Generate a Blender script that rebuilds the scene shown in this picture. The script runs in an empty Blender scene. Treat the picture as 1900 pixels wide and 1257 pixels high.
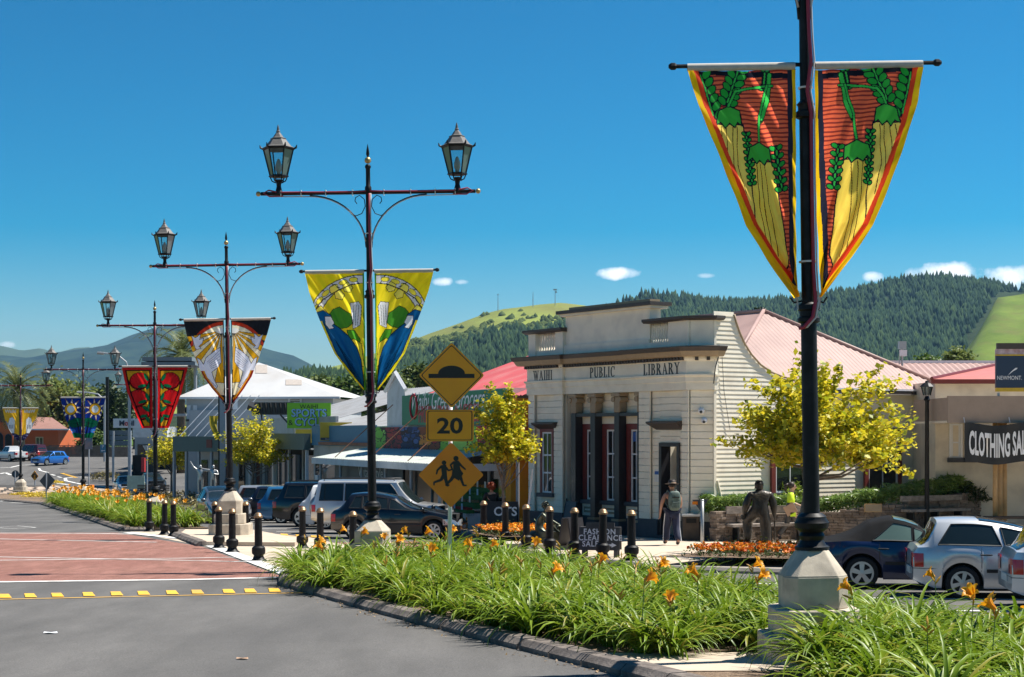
import bpy, bmesh, math, random
import numpy as np
from mathutils import Vector, Matrix, Euler, noise as mnoise
random.seed(7); rng = np.random.default_rng(7)
SC = bpy.context.scene
COL = SC.collection
R = math.radians
# ------------------------------------------------------------ camera
F, CX, HV, CAMZ = 3000.0, 950.0, 805.0, 2.3      # focal length / axis / horizon in photo pixels (1900 wide)
cam = bpy.data.cameras.new('camera'); cam.sensor_width = 36.0; cam.lens = F / 1900 * 36
cam.shift_y = (HV - 628.5) / 1900; cam.clip_end = 40000; cam.clip_start = 0.3
camo = bpy.data.objects.new('camera', cam); COL.objects.link(camo)
camo.location = (0, 0, CAMZ); camo.rotation_euler = (R(90), 0, 0); SC.camera = camo
# ------------------------------------------------------------ light
SUN_AZ, SUN_EL = R(74.0), R(60.0)
S = Vector((math.sin(SUN_AZ) * math.cos(SUN_EL), math.cos(SUN_AZ) * math.cos(SUN_EL), math.sin(SUN_EL)))
sl = bpy.data.lights.new('sun', 'SUN'); sl.energy = 5.0; sl.angle = R(0.5); sl.color = (1.0, 0.95, 0.86)
so = bpy.data.objects.new('sun', sl); COL.objects.link(so); so.rotation_euler = S.to_track_quat('Z', 'Y').to_euler()
so.location = (30, 20, 60)
world = bpy.data.worlds.new('World'); SC.world = world; world.use_nodes = True
nt = world.node_tree; nt.nodes.clear()
def wn(t, **k):
    n = nt.nodes.new(t)
    for a, b in k.items(): setattr(n, a, b)
    return n
sky = wn('ShaderNodeTexSky', sky_type='NISHITA', sun_disc=False, sun_elevation=SUN_EL, sun_rotation=SUN_AZ)
sky.air_density = 1.0; sky.dust_density = 0.35; sky.ozone_density = 2.6; sky.altitude = 100
hsv = wn('ShaderNodeHueSaturation'); hsv.inputs['Saturation'].default_value = 1.62; hsv.inputs['Hue'].default_value = 0.487
hsv.inputs['Value'].default_value = 0.44
bg = wn('ShaderNodeBackground'); bg.inputs['Strength'].default_value = 0.051
out = wn('ShaderNodeOutputWorld')
gam = wn('ShaderNodeGamma'); gam.inputs[1].default_value = 1.5
nt.links.new(sky.outputs[0], gam.inputs[0]); nt.links.new(gam.outputs[0], hsv.inputs['Color'])
# small fair-weather clouds low over the hills: soft ellipses in (azimuth, elevation), broken by noise
tc = wn('ShaderNodeTexCoord'); sep = wn('ShaderNodeSeparateXYZ'); nt.links.new(tc.outputs['Generated'], sep.inputs[0])
def M_(op, a, b=None, clamp=False):
    n = wn('ShaderNodeMath', operation=op, use_clamp=clamp)
    for i, s in enumerate((a, b)):
        if s is None: continue
        if isinstance(s, (int, float)): n.inputs[i].default_value = s
        else: nt.links.new(s, n.inputs[i])
    return n.outputs[0]
yy = M_('MAXIMUM', sep.outputs[1], 0.001)
ax = M_('DIVIDE', sep.outputs[0], yy); el = M_('DIVIDE', sep.outputs[2], yy)
noi = wn('ShaderNodeTexNoise'); noi.inputs['Scale'].default_value = 55; noi.inputs['Detail'].default_value = 6; noi.inputs['Roughness'].default_value = 0.62
nt.links.new(tc.outputs['Generated'], noi.inputs['Vector'])
nz = M_('MULTIPLY', M_('SUBTRACT', noi.outputs[0], 0.5), 2.6)
acc = None
for (u, v, w, h, k) in [(1145, 508, 46, 13, 1.0), (820, 523, 22, 9, .75), (858, 524, 16, 6, .6), (1755, 512, 75, 27, 1.1), (1620, 514, 24, 11, .8), (1875, 518, 60, 28, 1.1), (10, 640, 20, 7, .5), (1310, 512, 20, 5, .35)]:
    dx = M_('MULTIPLY', M_('SUBTRACT', ax, (u - CX) / F), F / w)
    dy = M_('MULTIPLY', M_('SUBTRACT', el, (HV - v) / F), F / h)
    d = M_('ADD', M_('MULTIPLY', dx, dx), M_('MULTIPLY', dy, dy))
    m = M_('MULTIPLY', M_('SUBTRACT', M_('ADD', 1.0, nz), d), k * 1.1, True)
    acc = m if acc is None else M_('MAXIMUM', acc, m)
cm = wn('ShaderNodeMixRGB'); nt.links.new(acc, cm.inputs[0]); nt.links.new(hsv.outputs[0], cm.inputs[1]); cm.inputs[2].default_value = (15, 15.2, 15.5, 1)
nt.links.new(cm.outputs[0], bg.inputs['Color']); nt.links.new(bg.outputs[0], out.inputs[0])
SC.view_settings.view_transform = 'Standard'; SC.view_settings.look = 'None'
SC.view_settings.exposure = 0.9; SC.view_settings.gamma = 1.0; SC.view_settings.use_curve_mapping = False
SC.render.engine = 'CYCLES'
SC.cycles.max_bounces = 8; SC.cycles.transparent_max_bounces = 12; SC.cycles.caustics_reflective = False; SC.cycles.caustics_refractive = False
SC.cycles.sample_clamp_indirect = 6
# ------------------------------------------------------------ helpers
_GP = [(-60, 1.26), (115, -2.415), (130, -2.55), (145, -2.3), (175, -0.9), (230, 0.1), (420, 1.0), (1200, 2.0), (12000, 3.0)]
def gz(Y):
    for (a, za), (b, zb) in zip(_GP, _GP[1:]):
        if Y <= b: return za + (zb - za) * (Y - a) / (b - a)
    return 3.0
def P(u, v, Y): return Vector(((u - CX) * Y / F, Y, CAMZ + (HV - v) * Y / F))
def G(u, v, dz=0.0):                      # photo pixel of a point on the street surface -> world
    Y = (6900 - 3000 * dz) / (v - 868); return Vector(((u - CX) * Y / F, Y, -.021 * Y + dz))
def GX(u, Y, dz=0.0): return Vector(((u - CX) * Y / F, Y, gz(Y) + dz))
def MX(Y): return 3.47 - .372 * (Y - 18.6)         # line of the lamp posts along the median
def ease(t): t = max(0., min(1., t)); return t * t * (3 - 2 * t)
def lerp(a, b, t): return a + (b - a) * t
def interp(pts, x):
    if x <= pts[0][0]: return pts[0][1]
    for (a, va), (b, vb) in zip(pts, pts[1:]):
        if x <= b: return va + (vb - va) * (x - a) / (b - a)
    return pts[-1][1]

_M = {}
def mat(name, col, rough=.6, metal=0., var=.12, vs=6., bump=0., bs=60., spec=.5, trans=0., coat=0., alpha=None, dirt=None, stretch=None, col2=None, emis=None, speck=0.):
    """one procedural material: base colour broken up by two octaves of noise, optional second colour, bump and coat"""
    if name in _M: return _M[name]
    m = bpy.data.materials.new(name); m.use_nodes = True; t = m.node_tree; n = t.nodes; l = t.links
    b = n['Principled BSDF']; o = n['Material Output']
    c = (*col, 1) if len(col) == 3 else col
    b.inputs['Roughness'].default_value = rough; b.inputs['Metallic'].default_value = metal
    b.inputs['Specular IOR Level'].default_value = spec
    b.inputs['Coat Weight'].default_value = coat; b.inputs['Coat Roughness'].default_value = .04
    tcn = n.new('ShaderNodeTexCoord'); vec = tcn.outputs['Object']
    if stretch:
        mp = n.new('ShaderNodeMapping'); mp.inputs['Scale'].default_value = stretch; l.new(vec, mp.inputs[0]); vec = mp.outputs[0]
    if var > 0 or col2:
        nz_ = n.new('ShaderNodeTexNoise'); nz_.inputs['Scale'].default_value = vs; nz_.inputs['Detail'].default_value = 5; nz_.inputs['Roughness'].default_value = .65
        l.new(vec, nz_.inputs['Vector'])
        rp = n.new('ShaderNodeValToRGB'); rp.color_ramp.elements[0].position = .3; rp.color_ramp.elements[1].position = .72
        c2 = col2 if col2 else tuple(min(1, x * (1 + var)) for x in c[:3])
        rp.color_ramp.elements[0].color = tuple(x * (1 - var) for x in c[:3]) + (1,)
        rp.color_ramp.elements[1].color = (*c2, 1)
        l.new(nz_.outputs[0], rp.inputs[0]); csock = rp.outputs[0]
        if dirt:
            n2 = n.new('ShaderNodeTexNoise'); n2.inputs['Scale'].default_value = dirt[1]; n2.inputs['Detail'].default_value = 7; l.new(vec, n2.inputs['Vector'])
            r2 = n.new('ShaderNodeValToRGB'); r2.color_ramp.elements[0].position = .48; r2.color_ramp.elements[1].position = .75
            l.new(n2.outputs[0], r2.inputs[0])
            mx = n.new('ShaderNodeMixRGB'); l.new(r2.outputs[0], mx.inputs[0]); l.new(csock, mx.inputs[1]); mx.inputs[2].default_value = (*dirt[0], 1); csock = mx.outputs[0]
        if speck:
            n3 = n.new('ShaderNodeTexNoise'); n3.inputs['Scale'].default_value = 48; n3.inputs['Detail'].default_value = 3; n3.inputs['Roughness'].default_value = .8; l.new(tcn.outputs['Object'], n3.inputs['Vector'])
            r3 = n.new('ShaderNodeMapRange'); r3.inputs[1].default_value = .3; r3.inputs[2].default_value = .7; r3.inputs[3].default_value = 1 - speck; r3.inputs[4].default_value = 1 + speck; l.new(n3.outputs[0], r3.inputs[0])
            m3 = n.new('ShaderNodeMixRGB'); m3.blend_type = 'MULTIPLY'; m3.inputs[0].default_value = 1; l.new(csock, m3.inputs[1]); l.new(r3.outputs[0], m3.inputs[2]); csock = m3.outputs[0]
        l.new(csock, b.inputs['Base Color'])
    else: csock = None; b.inputs['Base Color'].default_value = c
    if bump > 0:
        nb = n.new('ShaderNodeTexNoise'); nb.inputs['Scale'].default_value = bs; nb.inputs['Detail'].default_value = 4; l.new(vec, nb.inputs['Vector'])
        bp = n.new('ShaderNodeBump'); bp.inputs['Strength'].default_value = bump; bp.inputs['Distance'].default_value = .02
        l.new(nb.outputs[0], bp.inputs['Height']); l.new(bp.outputs[0], b.inputs['Normal'])
    if trans > 0:
        tr = n.new('ShaderNodeBsdfTranslucent'); ms = n.new('ShaderNodeMixShader'); ms.inputs[0].default_value = trans
        if csock: l.new(csock, tr.inputs[0])
        else: tr.inputs[0].default_value = c
        l.new(b.outputs[0], ms.inputs[1]); l.new(tr.outputs[0], ms.inputs[2]); l.new(ms.outputs[0], o.inputs[0])
    if emis: b.inputs['Emission Color'].default_value = (*emis[0], 1); b.inputs['Emission Strength'].default_value = emis[1]
    _M[name] = m; return m
def glass_mat(name, tint=(.02, .03, .035), rough=.03, see=.0):
    if name in _M: return _M[name]
    m = bpy.data.materials.new(name); m.use_nodes = True; t = m.node_tree; n = t.nodes; l = t.links
    b = n['Principled BSDF']; b.inputs['Base Color'].default_value = (*tint, 1); b.inputs['Roughness'].default_value = rough
    b.inputs['Specular IOR Level'].default_value = .7
    if see > 0:
        tr = n.new('ShaderNodeBsdfTransparent'); tr.inputs[0].default_value = (.82, .9, .9, 1)
        fr = n.new('ShaderNodeLayerWeight'); fr.inputs[0].default_value = .35
        mm = n.new('ShaderNodeMath'); mm.operation = 'MULTIPLY_ADD'; mm.inputs[1].default_value = -see; mm.inputs[2].default_value = see; l.new(fr.outputs['Fresnel'], mm.inputs[0])
        ms = n.new('ShaderNodeMixShader'); l.new(mm.outputs[0], ms.inputs[0]); l.new(b.outputs[0], ms.inputs[1]); l.new(tr.outputs[0], ms.inputs[2]); l.new(ms.outputs[0], n['Material Output'].inputs[0])
    _M[name] = m; return m
def attr_mat(name, rough=.6, trans=0., spec=.3, bump=0.):
    """colour read from the 'print' colour attribute: flat print (banners, signs, murals)"""
    if name in _M: return _M[name]
    m = bpy.data.materials.new(name); m.use_nodes = True; t = m.node_tree; n = t.nodes; l = t.links
    b = n['Principled BSDF']; b.inputs['Roughness'].default_value = rough; b.inputs['Specular IOR Level'].default_value = spec
    a = n.new('ShaderNodeVertexColor'); a.layer_name = 'print'
    nz_ = n.new('ShaderNodeTexNoise'); nz_.inputs['Scale'].default_value = 9; nz_.inputs['Detail'].default_value = 4
    mp = n.new('ShaderNodeMapRange'); mp.inputs[1].default_value = .3; mp.inputs[2].default_value = .75; mp.inputs[3].default_value = 1.12; mp.inputs[4].default_value = 1.42; l.new(nz_.outputs[0], mp.inputs[0])
    mx = n.new('ShaderNodeMixRGB'); mx.blend_type = 'MULTIPLY'; mx.inputs[0].default_value = 1; l.new(a.outputs[0], mx.inputs[1]); l.new(mp.outputs[0], mx.inputs[2])
    l.new(mx.outputs[0], b.inputs['Base Color'])
    if trans > 0:
        tr = n.new('ShaderNodeBsdfTranslucent'); ms = n.new('ShaderNodeMixShader'); ms.inputs[0].default_value = trans
        l.new(mx.outputs[0], tr.inputs[0]); l.new(b.outputs[0], ms.inputs[1]); l.new(tr.outputs[0], ms.inputs[2]); l.new(ms.outputs[0], n['Material Output'].inputs[0])
    _M[name] = m; return m

class MB:
    def __init__(s): s.v = []; s.f = []
    def add(s, vs, fs, M=None):
        k = len(s.v)
        s.v += [tuple(M @ Vector(p)) if M is not None else tuple(p) for p in vs]
        s.f += [tuple(i + k for i in f) for f in fs]; return s
    def box(s, c, d, M=None, taper=1.0):
        x, y, z = d[0] / 2, d[1] / 2, d[2] / 2; t = taper
        vs = [(-x, -y, -z), (x, -y, -z), (x, y, -z), (-x, y, -z), (-x * t, -y * t, z), (x * t, -y * t, z), (x * t, y * t, z), (-x * t, y * t, z)]
        vs = [(a + c[0], b + c[1], e + c[2]) for a, b, e in vs]
        return s.add(vs, [(0, 3, 2, 1), (4, 5, 6, 7), (0, 1, 5, 4), (1, 2, 6, 5), (2, 3, 7, 6), (3, 0, 4, 7)], M)
    def span(s, lo, hi, M=None):
        return s.box([(a + b) / 2 for a, b in zip(lo, hi)], [abs(b - a) for a, b in zip(lo, hi)], M)
    def tube(s, path, r, n=8, cap=True, M=None):
        path = [Vector(p) for p in path]; N = len(path); rr = r if isinstance(r, (list, tuple)) else [r] * N
        vs = []; up = None
        for i, p in enumerate(path):
            t = (path[min(i + 1, N - 1)] - path[max(i - 1, 0)])
            t = t.normalized() if t.length > 1e-9 else Vector((0, 0, 1))
            if up is None: up = Vector((1, 0, 0)) if abs(t.x) < .9 else Vector((0, 1, 0))
            a = (up - t * up.dot(t)).normalized(); b = t.cross(a); up = a
            for k in range(n):
                th = 2 * math.pi * k / n; vs.append(p + (a * math.cos(th) + b * math.sin(th)) * rr[i])
        fs = [(i * n + k, i * n + (k + 1) % n, (i + 1) * n + (k + 1) % n, (i + 1) * n + k) for i in range(N - 1) for k in range(n)]
        if cap: fs += [tuple(range(n))[::-1], tuple(range((N - 1) * n, N * n))]
        return s.add(vs, fs, M)
    def lathe(s, prof, n=12, c=(0, 0, 0), M=None, rot=0., sx=1., sy=1., cap=True):
        vs = [(c[0] + r * math.cos(2 * math.pi * k / n + rot) * sx, c[1] + r * math.sin(2 * math.pi * k / n + rot) * sy, c[2] + z) for r, z in prof for k in range(n)]
        N = len(prof)
        fs = [(i * n + k, i * n + (k + 1) % n, (i + 1) * n + (k + 1) % n, (i + 1) * n + k) for i in range(N - 1) for k in range(n)]
        if cap: fs += [tuple(range(n))[::-1], tuple(range((N - 1) * n, N * n))]
        return s.add(vs, fs, M)
    def ball(s, c, r, n=10, m=6, M=None, sc=(1, 1, 1)):
        vs = [(c[0], c[1], c[2] - r * sc[2])]
        for i in range(1, m):
            a = -math.pi / 2 + math.pi * i / m
            vs += [(c[0] + r * sc[0] * math.cos(a) * math.cos(2 * math.pi * k / n), c[1] + r * sc[1] * math.cos(a) * math.sin(2 * math.pi * k / n), c[2] + r * sc[2] * math.sin(a)) for k in range(n)]
        vs.append((c[0], c[1], c[2] + r * sc[2])); T = len(vs) - 1
        fs = [(0, 1 + (k + 1) % n, 1 + k) for k in range(n)]
        for i in range(m - 2): fs += [(1 + i * n + k, 1 + i * n + (k + 1) % n, 1 + (i + 1) * n + (k + 1) % n, 1 + (i + 1) * n + k) for k in range(n)]
        fs += [(T, 1 + (m - 2) * n + k, 1 + (m - 2) * n + (k + 1) % n) for k in range(n)]
        return s.add(vs, fs, M)
    def prism(s, poly, z0, z1, M=None):                 # poly in xy, extruded in z
        n = len(poly); vs = [(x, y, z0) for x, y in poly] + [(x, y, z1) for x, y in poly]
        return s.add(vs, [tuple(range(n))[::-1], tuple(range(n, 2 * n))] + [(i, (i + 1) % n, n + (i + 1) % n, n + i) for i in range(n)], M)
    def quad(s, a, b, c, d): return s.add([a, b, c, d], [(0, 1, 2, 3)])
    def grid(s, fn, nu, nv):
        vs = [fn(i / nu, j / nv) for j in range(nv + 1) for i in range(nu + 1)]
        return s.add(vs, [(j * (nu + 1) + i, j * (nu + 1) + i + 1, (j + 1) * (nu + 1) + i + 1, (j + 1) * (nu + 1) + i) for j in range(nv) for i in range(nu)])
    def build(s, name, m, parent=None, smooth=False, bevel=0., fix=True):
        me = bpy.data.meshes.new(name); me.from_pydata([tuple(v) for v in s.v], [], s.f)
        if fix:
            bm = bmesh.new(); bm.from_mesh(me); bmesh.ops.recalc_face_normals(bm, faces=bm.faces); bm.to_mesh(me); bm.free()
        return link(name, me, m, parent, smooth, bevel)
def link(name, me, m, parent=None, smooth=False, bevel=0.):
    if m is not None and len(me.materials) == 0: me.materials.append(m)
    if smooth == True: me.polygons.foreach_set('use_smooth', [True] * len(me.polygons))
    elif smooth: 
        me.polygons.foreach_set('use_smooth', [True] * len(me.polygons)); me.set_sharp_from_angle(angle=R(smooth))
    o = bpy.data.objects.new(name, me); COL.objects.link(o)
    if parent: o.parent = parent
    if bevel:
        b = o.modifiers.new('bevel', 'BEVEL'); b.width = bevel; b.segments = 2; b.limit_method = 'ANGLE'; b.angle_limit = R(35)
    return o
def tag(o, label=None, cat=None, group=None, kind=None):
    if label: o['label'] = label
    if cat: o['category'] = cat
    if group: o['group'] = group
    if kind: o['kind'] = kind
    return o
def thing(name, label, cat, loc=(0, 0, 0), rz=0., group=None):
    o = bpy.data.objects.new(name, None); COL.objects.link(o); o.empty_display_size = .1
    o.location = loc; o.rotation_euler = (0, 0, rz); return tag(o, label, cat, group)
def copy_tree(o, parent=None):
    c = o.copy(); COL.objects.link(c)
    if parent: c.parent = parent
    for ch in o.children: copy_tree(ch, c)
    return c
def struct(o): o['kind'] = 'structure'; return o
def sheet(name, pts, dz, m, parent=None, thick=None):
    """flat surface lying on the street plane; thick -> raised slab with sides"""
    b = MB(); pts = [tuple(p[:2]) for p in pts]
    top = [(x, y, gz(y) + dz) for x, y in pts]; n = len(pts)
    if thick: b.add(top + [(x, y, z - thick) for x, y, z in top], [tuple(range(n))] + [(i, (i + 1) % n, n + (i + 1) % n, n + i) for i in range(n)])
    else: b.add(top, [tuple(range(n))])
    o = b.build(name, m, parent)
    if not thick:
        if o.data.polygons[0].normal.z < 0: o.data.flip_normals()
    return o
_dg = None
def text_mesh(body, size=1., bold=0., align='CENTER', ext=0., sx=1., shear=0., space=1.):
    cu = bpy.data.curves.new('text', 'FONT'); cu.body = body; cu.size = size; cu.align_x = align; cu.align_y = 'BOTTOM_BASELINE'
    cu.offset = bold; cu.extrude = ext; cu.shear = shear; cu.space_character = space; cu.resolution_u = 3
    o = bpy.data.objects.new('text', cu); COL.objects.link(o); o.scale = (1, 1, 1)
    dg = bpy.context.evaluated_depsgraph_get(); dg.update()
    me = bpy.data.meshes.new_from_object(o.evaluated_get(dg)); bpy.data.objects.remove(o); 
    if sx != 1.: me.transform(Matrix.Diagonal((sx, 1, 1, 1)))
    return me
def text(name, body, m, parent, M, size, **k):
    me = text_mesh(body, size, **k); me.transform(M); me.materials.clear(); return link(name, me, m, parent)
def frame(o, ex, ey=None, ez=(0, 0, 1)):
    """matrix with origin o, x axis ex, z axis ez"""
    ex = Vector(ex).normalized(); ez = Vector(ez).normalized(); ey = ez.cross(ex).normalized() if ey is None else Vector(ey).normalized()
    m = Matrix.Identity(4)
    for i in range(3): m[i][0] = ex[i]; m[i][1] = ey[i]; m[i][2] = ez[i]; m[i][3] = o[i]
    return m
def upright(o, ex):
    """x along ex (horizontal), y = world up, z = out of the face: for lettering on a wall"""
    ex = Vector(ex).normalized(); up = Vector((0, 0, 1)); return frame(o, ex, up, ex.cross(up))
def skin_mesh(joints, edges, sub=2, root=0):
    """a continuous body grown round a skeleton; joints: list of (x,y,z,r) or (x,y,z,rx,ry)"""
    me = bpy.data.meshes.new('skin'); me.from_pydata([j[:3] for j in joints], edges, [])
    o = bpy.data.objects.new('skin', me); COL.objects.link(o)
    md = o.modifiers.new('s', 'SKIN'); md.use_smooth_shade = True; md.branch_smoothing = .6
    sv = me.skin_vertices[0].data
    for i, j in enumerate(joints):
        sv[i].radius = (j[3], j[4] if len(j) > 4 else j[3]); sv[i].use_root = (i == root)
    sb = o.modifiers.new('b', 'SUBSURF'); sb.levels = sub; sb.render_levels = sub
    dg = bpy.context.evaluated_depsgraph_get(); dg.update()
    r = bpy.data.meshes.new_from_object(o.evaluated_get(dg)); bpy.data.objects.remove(o); return r
# ------------------------------------------------------------ flat print, rasterised into a colour attribute
def lin(c):
    c = np.array(c, float) / 255.0
    return np.where(c <= .04045, c / 12.92, ((c + .055) / 1.055) ** 2.4)
class Art:
    """colour lookup on arrays x,y (0..1); later strokes cover earlier ones"""
    def __init__(s, x, y, asp, base): s.x = x; s.y = y * asp; s.asp = asp; s.c = np.tile(lin(base), x.shape + (1,))
    def put(s, m, col): s.c[m] = lin(col)
    def poly(s, pts, col, edge=None, ew=.012):
        px = [p[0] for p in pts]; py = [p[1] * s.asp for p in pts]; m = np.zeros(s.x.shape, bool); n = len(pts); j = n - 1
        for i in range(n):
            if py[i] != py[j]:
                c = ((py[i] > s.y) != (py[j] > s.y)) & (s.x < (px[j] - px[i]) * (s.y - py[i]) / (py[j] - py[i]) + px[i]); m ^= c
            j = i
        s.put(m, col)
        if edge is not None: s.line(list(pts) + [pts[0]], ew, edge)
    def line(s, pts, w, col):
        for a, b in zip(pts, pts[1:]):
            ax_, ay = a[0], a[1] * s.asp; bx, by = b[0], b[1] * s.asp; dx, dy = bx - ax_, by - ay; L = dx * dx + dy * dy + 1e-12
            t = np.clip(((s.x - ax_) * dx + (s.y - ay) * dy) / L, 0, 1)
            s.put((s.x - ax_ - t * dx) ** 2 + (s.y - ay - t * dy) ** 2 < (w / 2) ** 2, col)
    def ell(s, cx, cy, rx, ry, col, ang=0., edge=None, ew=.012):
        c, q = math.cos(ang), math.sin(ang); X = s.x - cx; Y = s.y - cy * s.asp; a = X * c + Y * q; b = -X * q + Y * c
        if edge is not None: s.put((a / (rx + ew)) ** 2 + (b / (ry + ew)) ** 2 < 1, edge)
        s.put((a / rx) ** 2 + (b / ry) ** 2 < 1, col)
def print_sheet(name, fn, nu, nv, artfn, m, parent, asp=1., domain=None):
    """grid of nu x nv quads placed by fn(a,b); face colour from artfn(Art)"""
    b = MB().grid(fn, nu, nv)
    me = bpy.data.meshes.new(name); me.from_pydata([tuple(p) for p in b.v], [], b.f)
    a = (np.arange(nu) + .5) / nu; c = (np.arange(nv) + .5) / nv
    A, B = np.meshgrid(a, c)
    X, Y = domain(A, B) if domain else (A, B)
    art = Art(X, Y, asp, (200, 200, 200)); artfn(art, A, B)
    colr = np.ones((nv * nu, 4)); colr[:, :3] = art.c.reshape(-1, 3)
    at = me.color_attributes.new('print', 'FLOAT_COLOR', 'CORNER')
    at.data.foreach_set('color', np.repeat(colr, 4, axis=0).ravel())
    return link(name, me, m, parent, True)
# ------------------------------------------------------------ materials shared below
m_asph = mat('asphalt', (.108, .104, .1), .9, var=.16, vs=.9, bump=.35, bs=220, col2=(.142, .136, .13), spec=.25, dirt=((.085, .082, .08), .55), stretch=(1., .28, 1), speck=.35)
m_red = mat('red_chip_seal', (.215, .105, .08), .92, var=.2, vs=3, bump=.4, bs=150, col2=(.31, .155, .125), spec=.2, dirt=((.215, .1, .08), .9), stretch=(1., .3, 1), speck=.6)
m_white = mat('road_paint_white', (.72, .71, .68), .7, var=.12, vs=4, dirt=((.38, .36, .34), 3.))
m_yel = mat('road_paint_yellow', (.78, .42, .03), .7, var=.12, vs=5, dirt=((.42, .27, .08), 4.))
m_pave = mat('beige_paving', (.5, .415, .32), .9, var=.08, vs=3, bump=.15, bs=120, col2=(.56, .47, .375), spec=.2, dirt=((.4, .33, .26), .7))
m_conc = mat('concrete', (.5, .435, .345), .85, var=.14, vs=5, bump=.12, bs=70, dirt=((.28, .245, .2), 3.2), spec=.3)
m_kerb = mat('weathered_kerb', (.15, .128, .115), .95, var=.3, vs=4, bump=.4, bs=45, dirt=((.26, .22, .19), 7.), spec=.2)
m_mulch = mat('mulch', (.13, .09, .062), 1., var=.45, vs=30, bump=.9, bs=50, col2=(.33, .24, .17), spec=.1)
m_grass = mat('grass', (.07, .12, .022), 1., var=.3, vs=.5, spec=.1)
m_blk = mat('black_enamel', (.009, .0095, .011), .4, var=.3, vs=14, spec=.3, bump=.03, bs=20)
m_brass = mat('brass_paint', (.46, .33, .14), .38, metal=.5, var=.18, vs=20)

def mesh_np(name, V, Fc, m, parent=None, smooth=False):
    me = bpy.data.meshes.new(name); V = np.asarray(V, np.float32); Fc = np.asarray(Fc, np.int32); k = Fc.shape[1]
    me.vertices.add(len(V)); me.vertices.foreach_set('co', V.ravel())
    me.loops.add(Fc.size); me.loops.foreach_set('vertex_index', Fc.ravel())
    me.polygons.add(len(Fc)); me.polygons.foreach_set('loop_start', np.arange(len(Fc), dtype=np.int32) * k)
    me.update(calc_edges=True); me.validate()
    return link(name, me, m, parent, smooth)
def strip(name, xl, xr, Ys, dz, m, nx=1):
    b = MB()
    for a, c in zip(Ys, Ys[1:]):
        b.quad((xl(a), a, gz(a) + dz), (xr(a), a, gz(a) + dz), (xr(c), c, gz(c) + dz), (xl(c), c, gz(c) + dz))
    o = b.build(name, m)
    if o.data.polygons[0].normal.z < 0: o.data.flip_normals()
    return struct(o)
KN = [-60, 115, 130, 145, 175, 230, 420, 1200, 12000]
strip('ground', lambda y: -9000, lambda y: 9000, KN, -.012, m_grass)
strip('road', lambda y: -140, lambda y: 45, [-20, 115, 130, 145, 175, 230, 260], 0, m_asph)

# ---- footpath on the right, with its kerb
walk = struct(sheet('footpath', [(.1, 43.2), (2.6, 37.5), (3.3, 35.9), (6.5, 34.5), (9, 33), (13.5, 31.5), (17, 23), (40, 23), (40, 114.9), (-24.2, 114.9), (-11, 80), (-3.5, 60), (-.2, 50.5), (-1.7, 48.4)], .12, m_pave, thick=.14))
tablep = [(-40, 25.6), (-10.3, 32.4), (-4.75, 33.75), (-8.97, 46.9), (-13.9, 57.0), (-40, 57.6)]
struct(sheet('raised_crossing', tablep, .004, m_red))
struct(sheet('raised_crossing', [(-5.5, 49.5), (-3.2, 44), (-1.2, 39.0), (2.45, 37.6), (.05, 43.25), (-1.75, 48.4), (-2.6, 50.5)], .004, m_red))
struct(sheet('median_paving', [(-4.7, 34.0), (-3.6, 37.2), (-1.4, 38.4), (-3.2, 44), (-5.5, 49.5), (-6.6, 53), (-10.4, 60), (-13.6, 57.6), (-8.9, 47.0)], .008, m_pave))

def mark(pts, m, dz=.012, name='road_marking'):
    return struct(sheet(name, [tuple(p)[:2] for p in pts], dz, m))
def mline(px, w, m, dz=.012):              # painted line through photo pixels on the street, width in metres
    q = [G(u, v) for u, v in px]; L = []; Rr = []
    for i, p in enumerate(q):
        d = q[min(i + 1, len(q) - 1)] - q[max(i - 1, 0)]; n = Vector((-d.y, d.x, 0)).normalized() * w / 2; L.append(p + n); Rr.append(p - n)
    return mark(L + Rr[::-1], m, dz)
mline([(-200, 1085), (0, 1081), (350, 1076.5), (536, 1072)], .3, m_white)
mline([(-100, 1033), (0, 1034.5), (350, 1041), (460, 1043.5)], .13, m_white)
mline([(-100, 1042.5), (0, 1041), (350, 1037), (446, 1035)], .13, m_white, .016)
mline([(-100, 999), (0, 1001), (190, 1005), (290, 1007)], .16, m_white)
mline([(-100, 989.5), (0, 990), (180, 990.8), (262, 992.5)], .22, m_white)
mline([(-100, 979.5), (0, 979.3), (32, 976.5), (66, 979.5), (32, 982), (-20, 979.8)], .09, m_white)
mark([G(376, 1012), G(398, 1011.5), G(560, 1069), G(536, 1074)], m_white, .02)     # pale edge strip of the crossing
mark([G(228, 990.2), G(245, 988.5), G(334, 999.5), G(326, 1001)], m_white, .02)
mline([(-250, 1119), (0, 1113.5), (300, 1107), (480, 1103), (590, 1100.5)], .085, m_yel)
for u in (-95, -48, 0, 47, 97, 155, 207, 257, 310, 357, 415, 455, 500):
    vb = interp([(-250, 1119), (0, 1113.5), (300, 1107), (480, 1103), (590, 1100.5)], u + 10) - 2.5
    mark([G(u - 2, vb - 7), G(u + 16, vb - 7.2), G(u + 22, vb), G(u, vb)], m_yel, .014)
mline([(480, 992), (620, 1000)], .12, m_yel)
for u in (492, 520, 548, 576, 602): mark([G(u, 989.4 + (u - 492) * .06), G(u + 13, 990 + (u - 492) * .06), G(u + 15, 992.5 + (u - 492) * .06), G(u + 2, 991.8 + (u - 492) * .06)], m_yel, .014)
mline([(560, 1021), (1000, 1049), (1240, 1062)], .1, m_white)
mline([(900, 1017), (985, 1031), (1230, 1052)], .1, m_white)
def GG(u, v):                               # as G, but over the dip and the rise beyond it
    Y = 60.
    while Y < 240:
        if HV + F * (CAMZ - gz(Y)) / Y <= v: break
        Y += .25
    return Vector(((u - CX) * Y / F, Y, 0))
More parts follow.
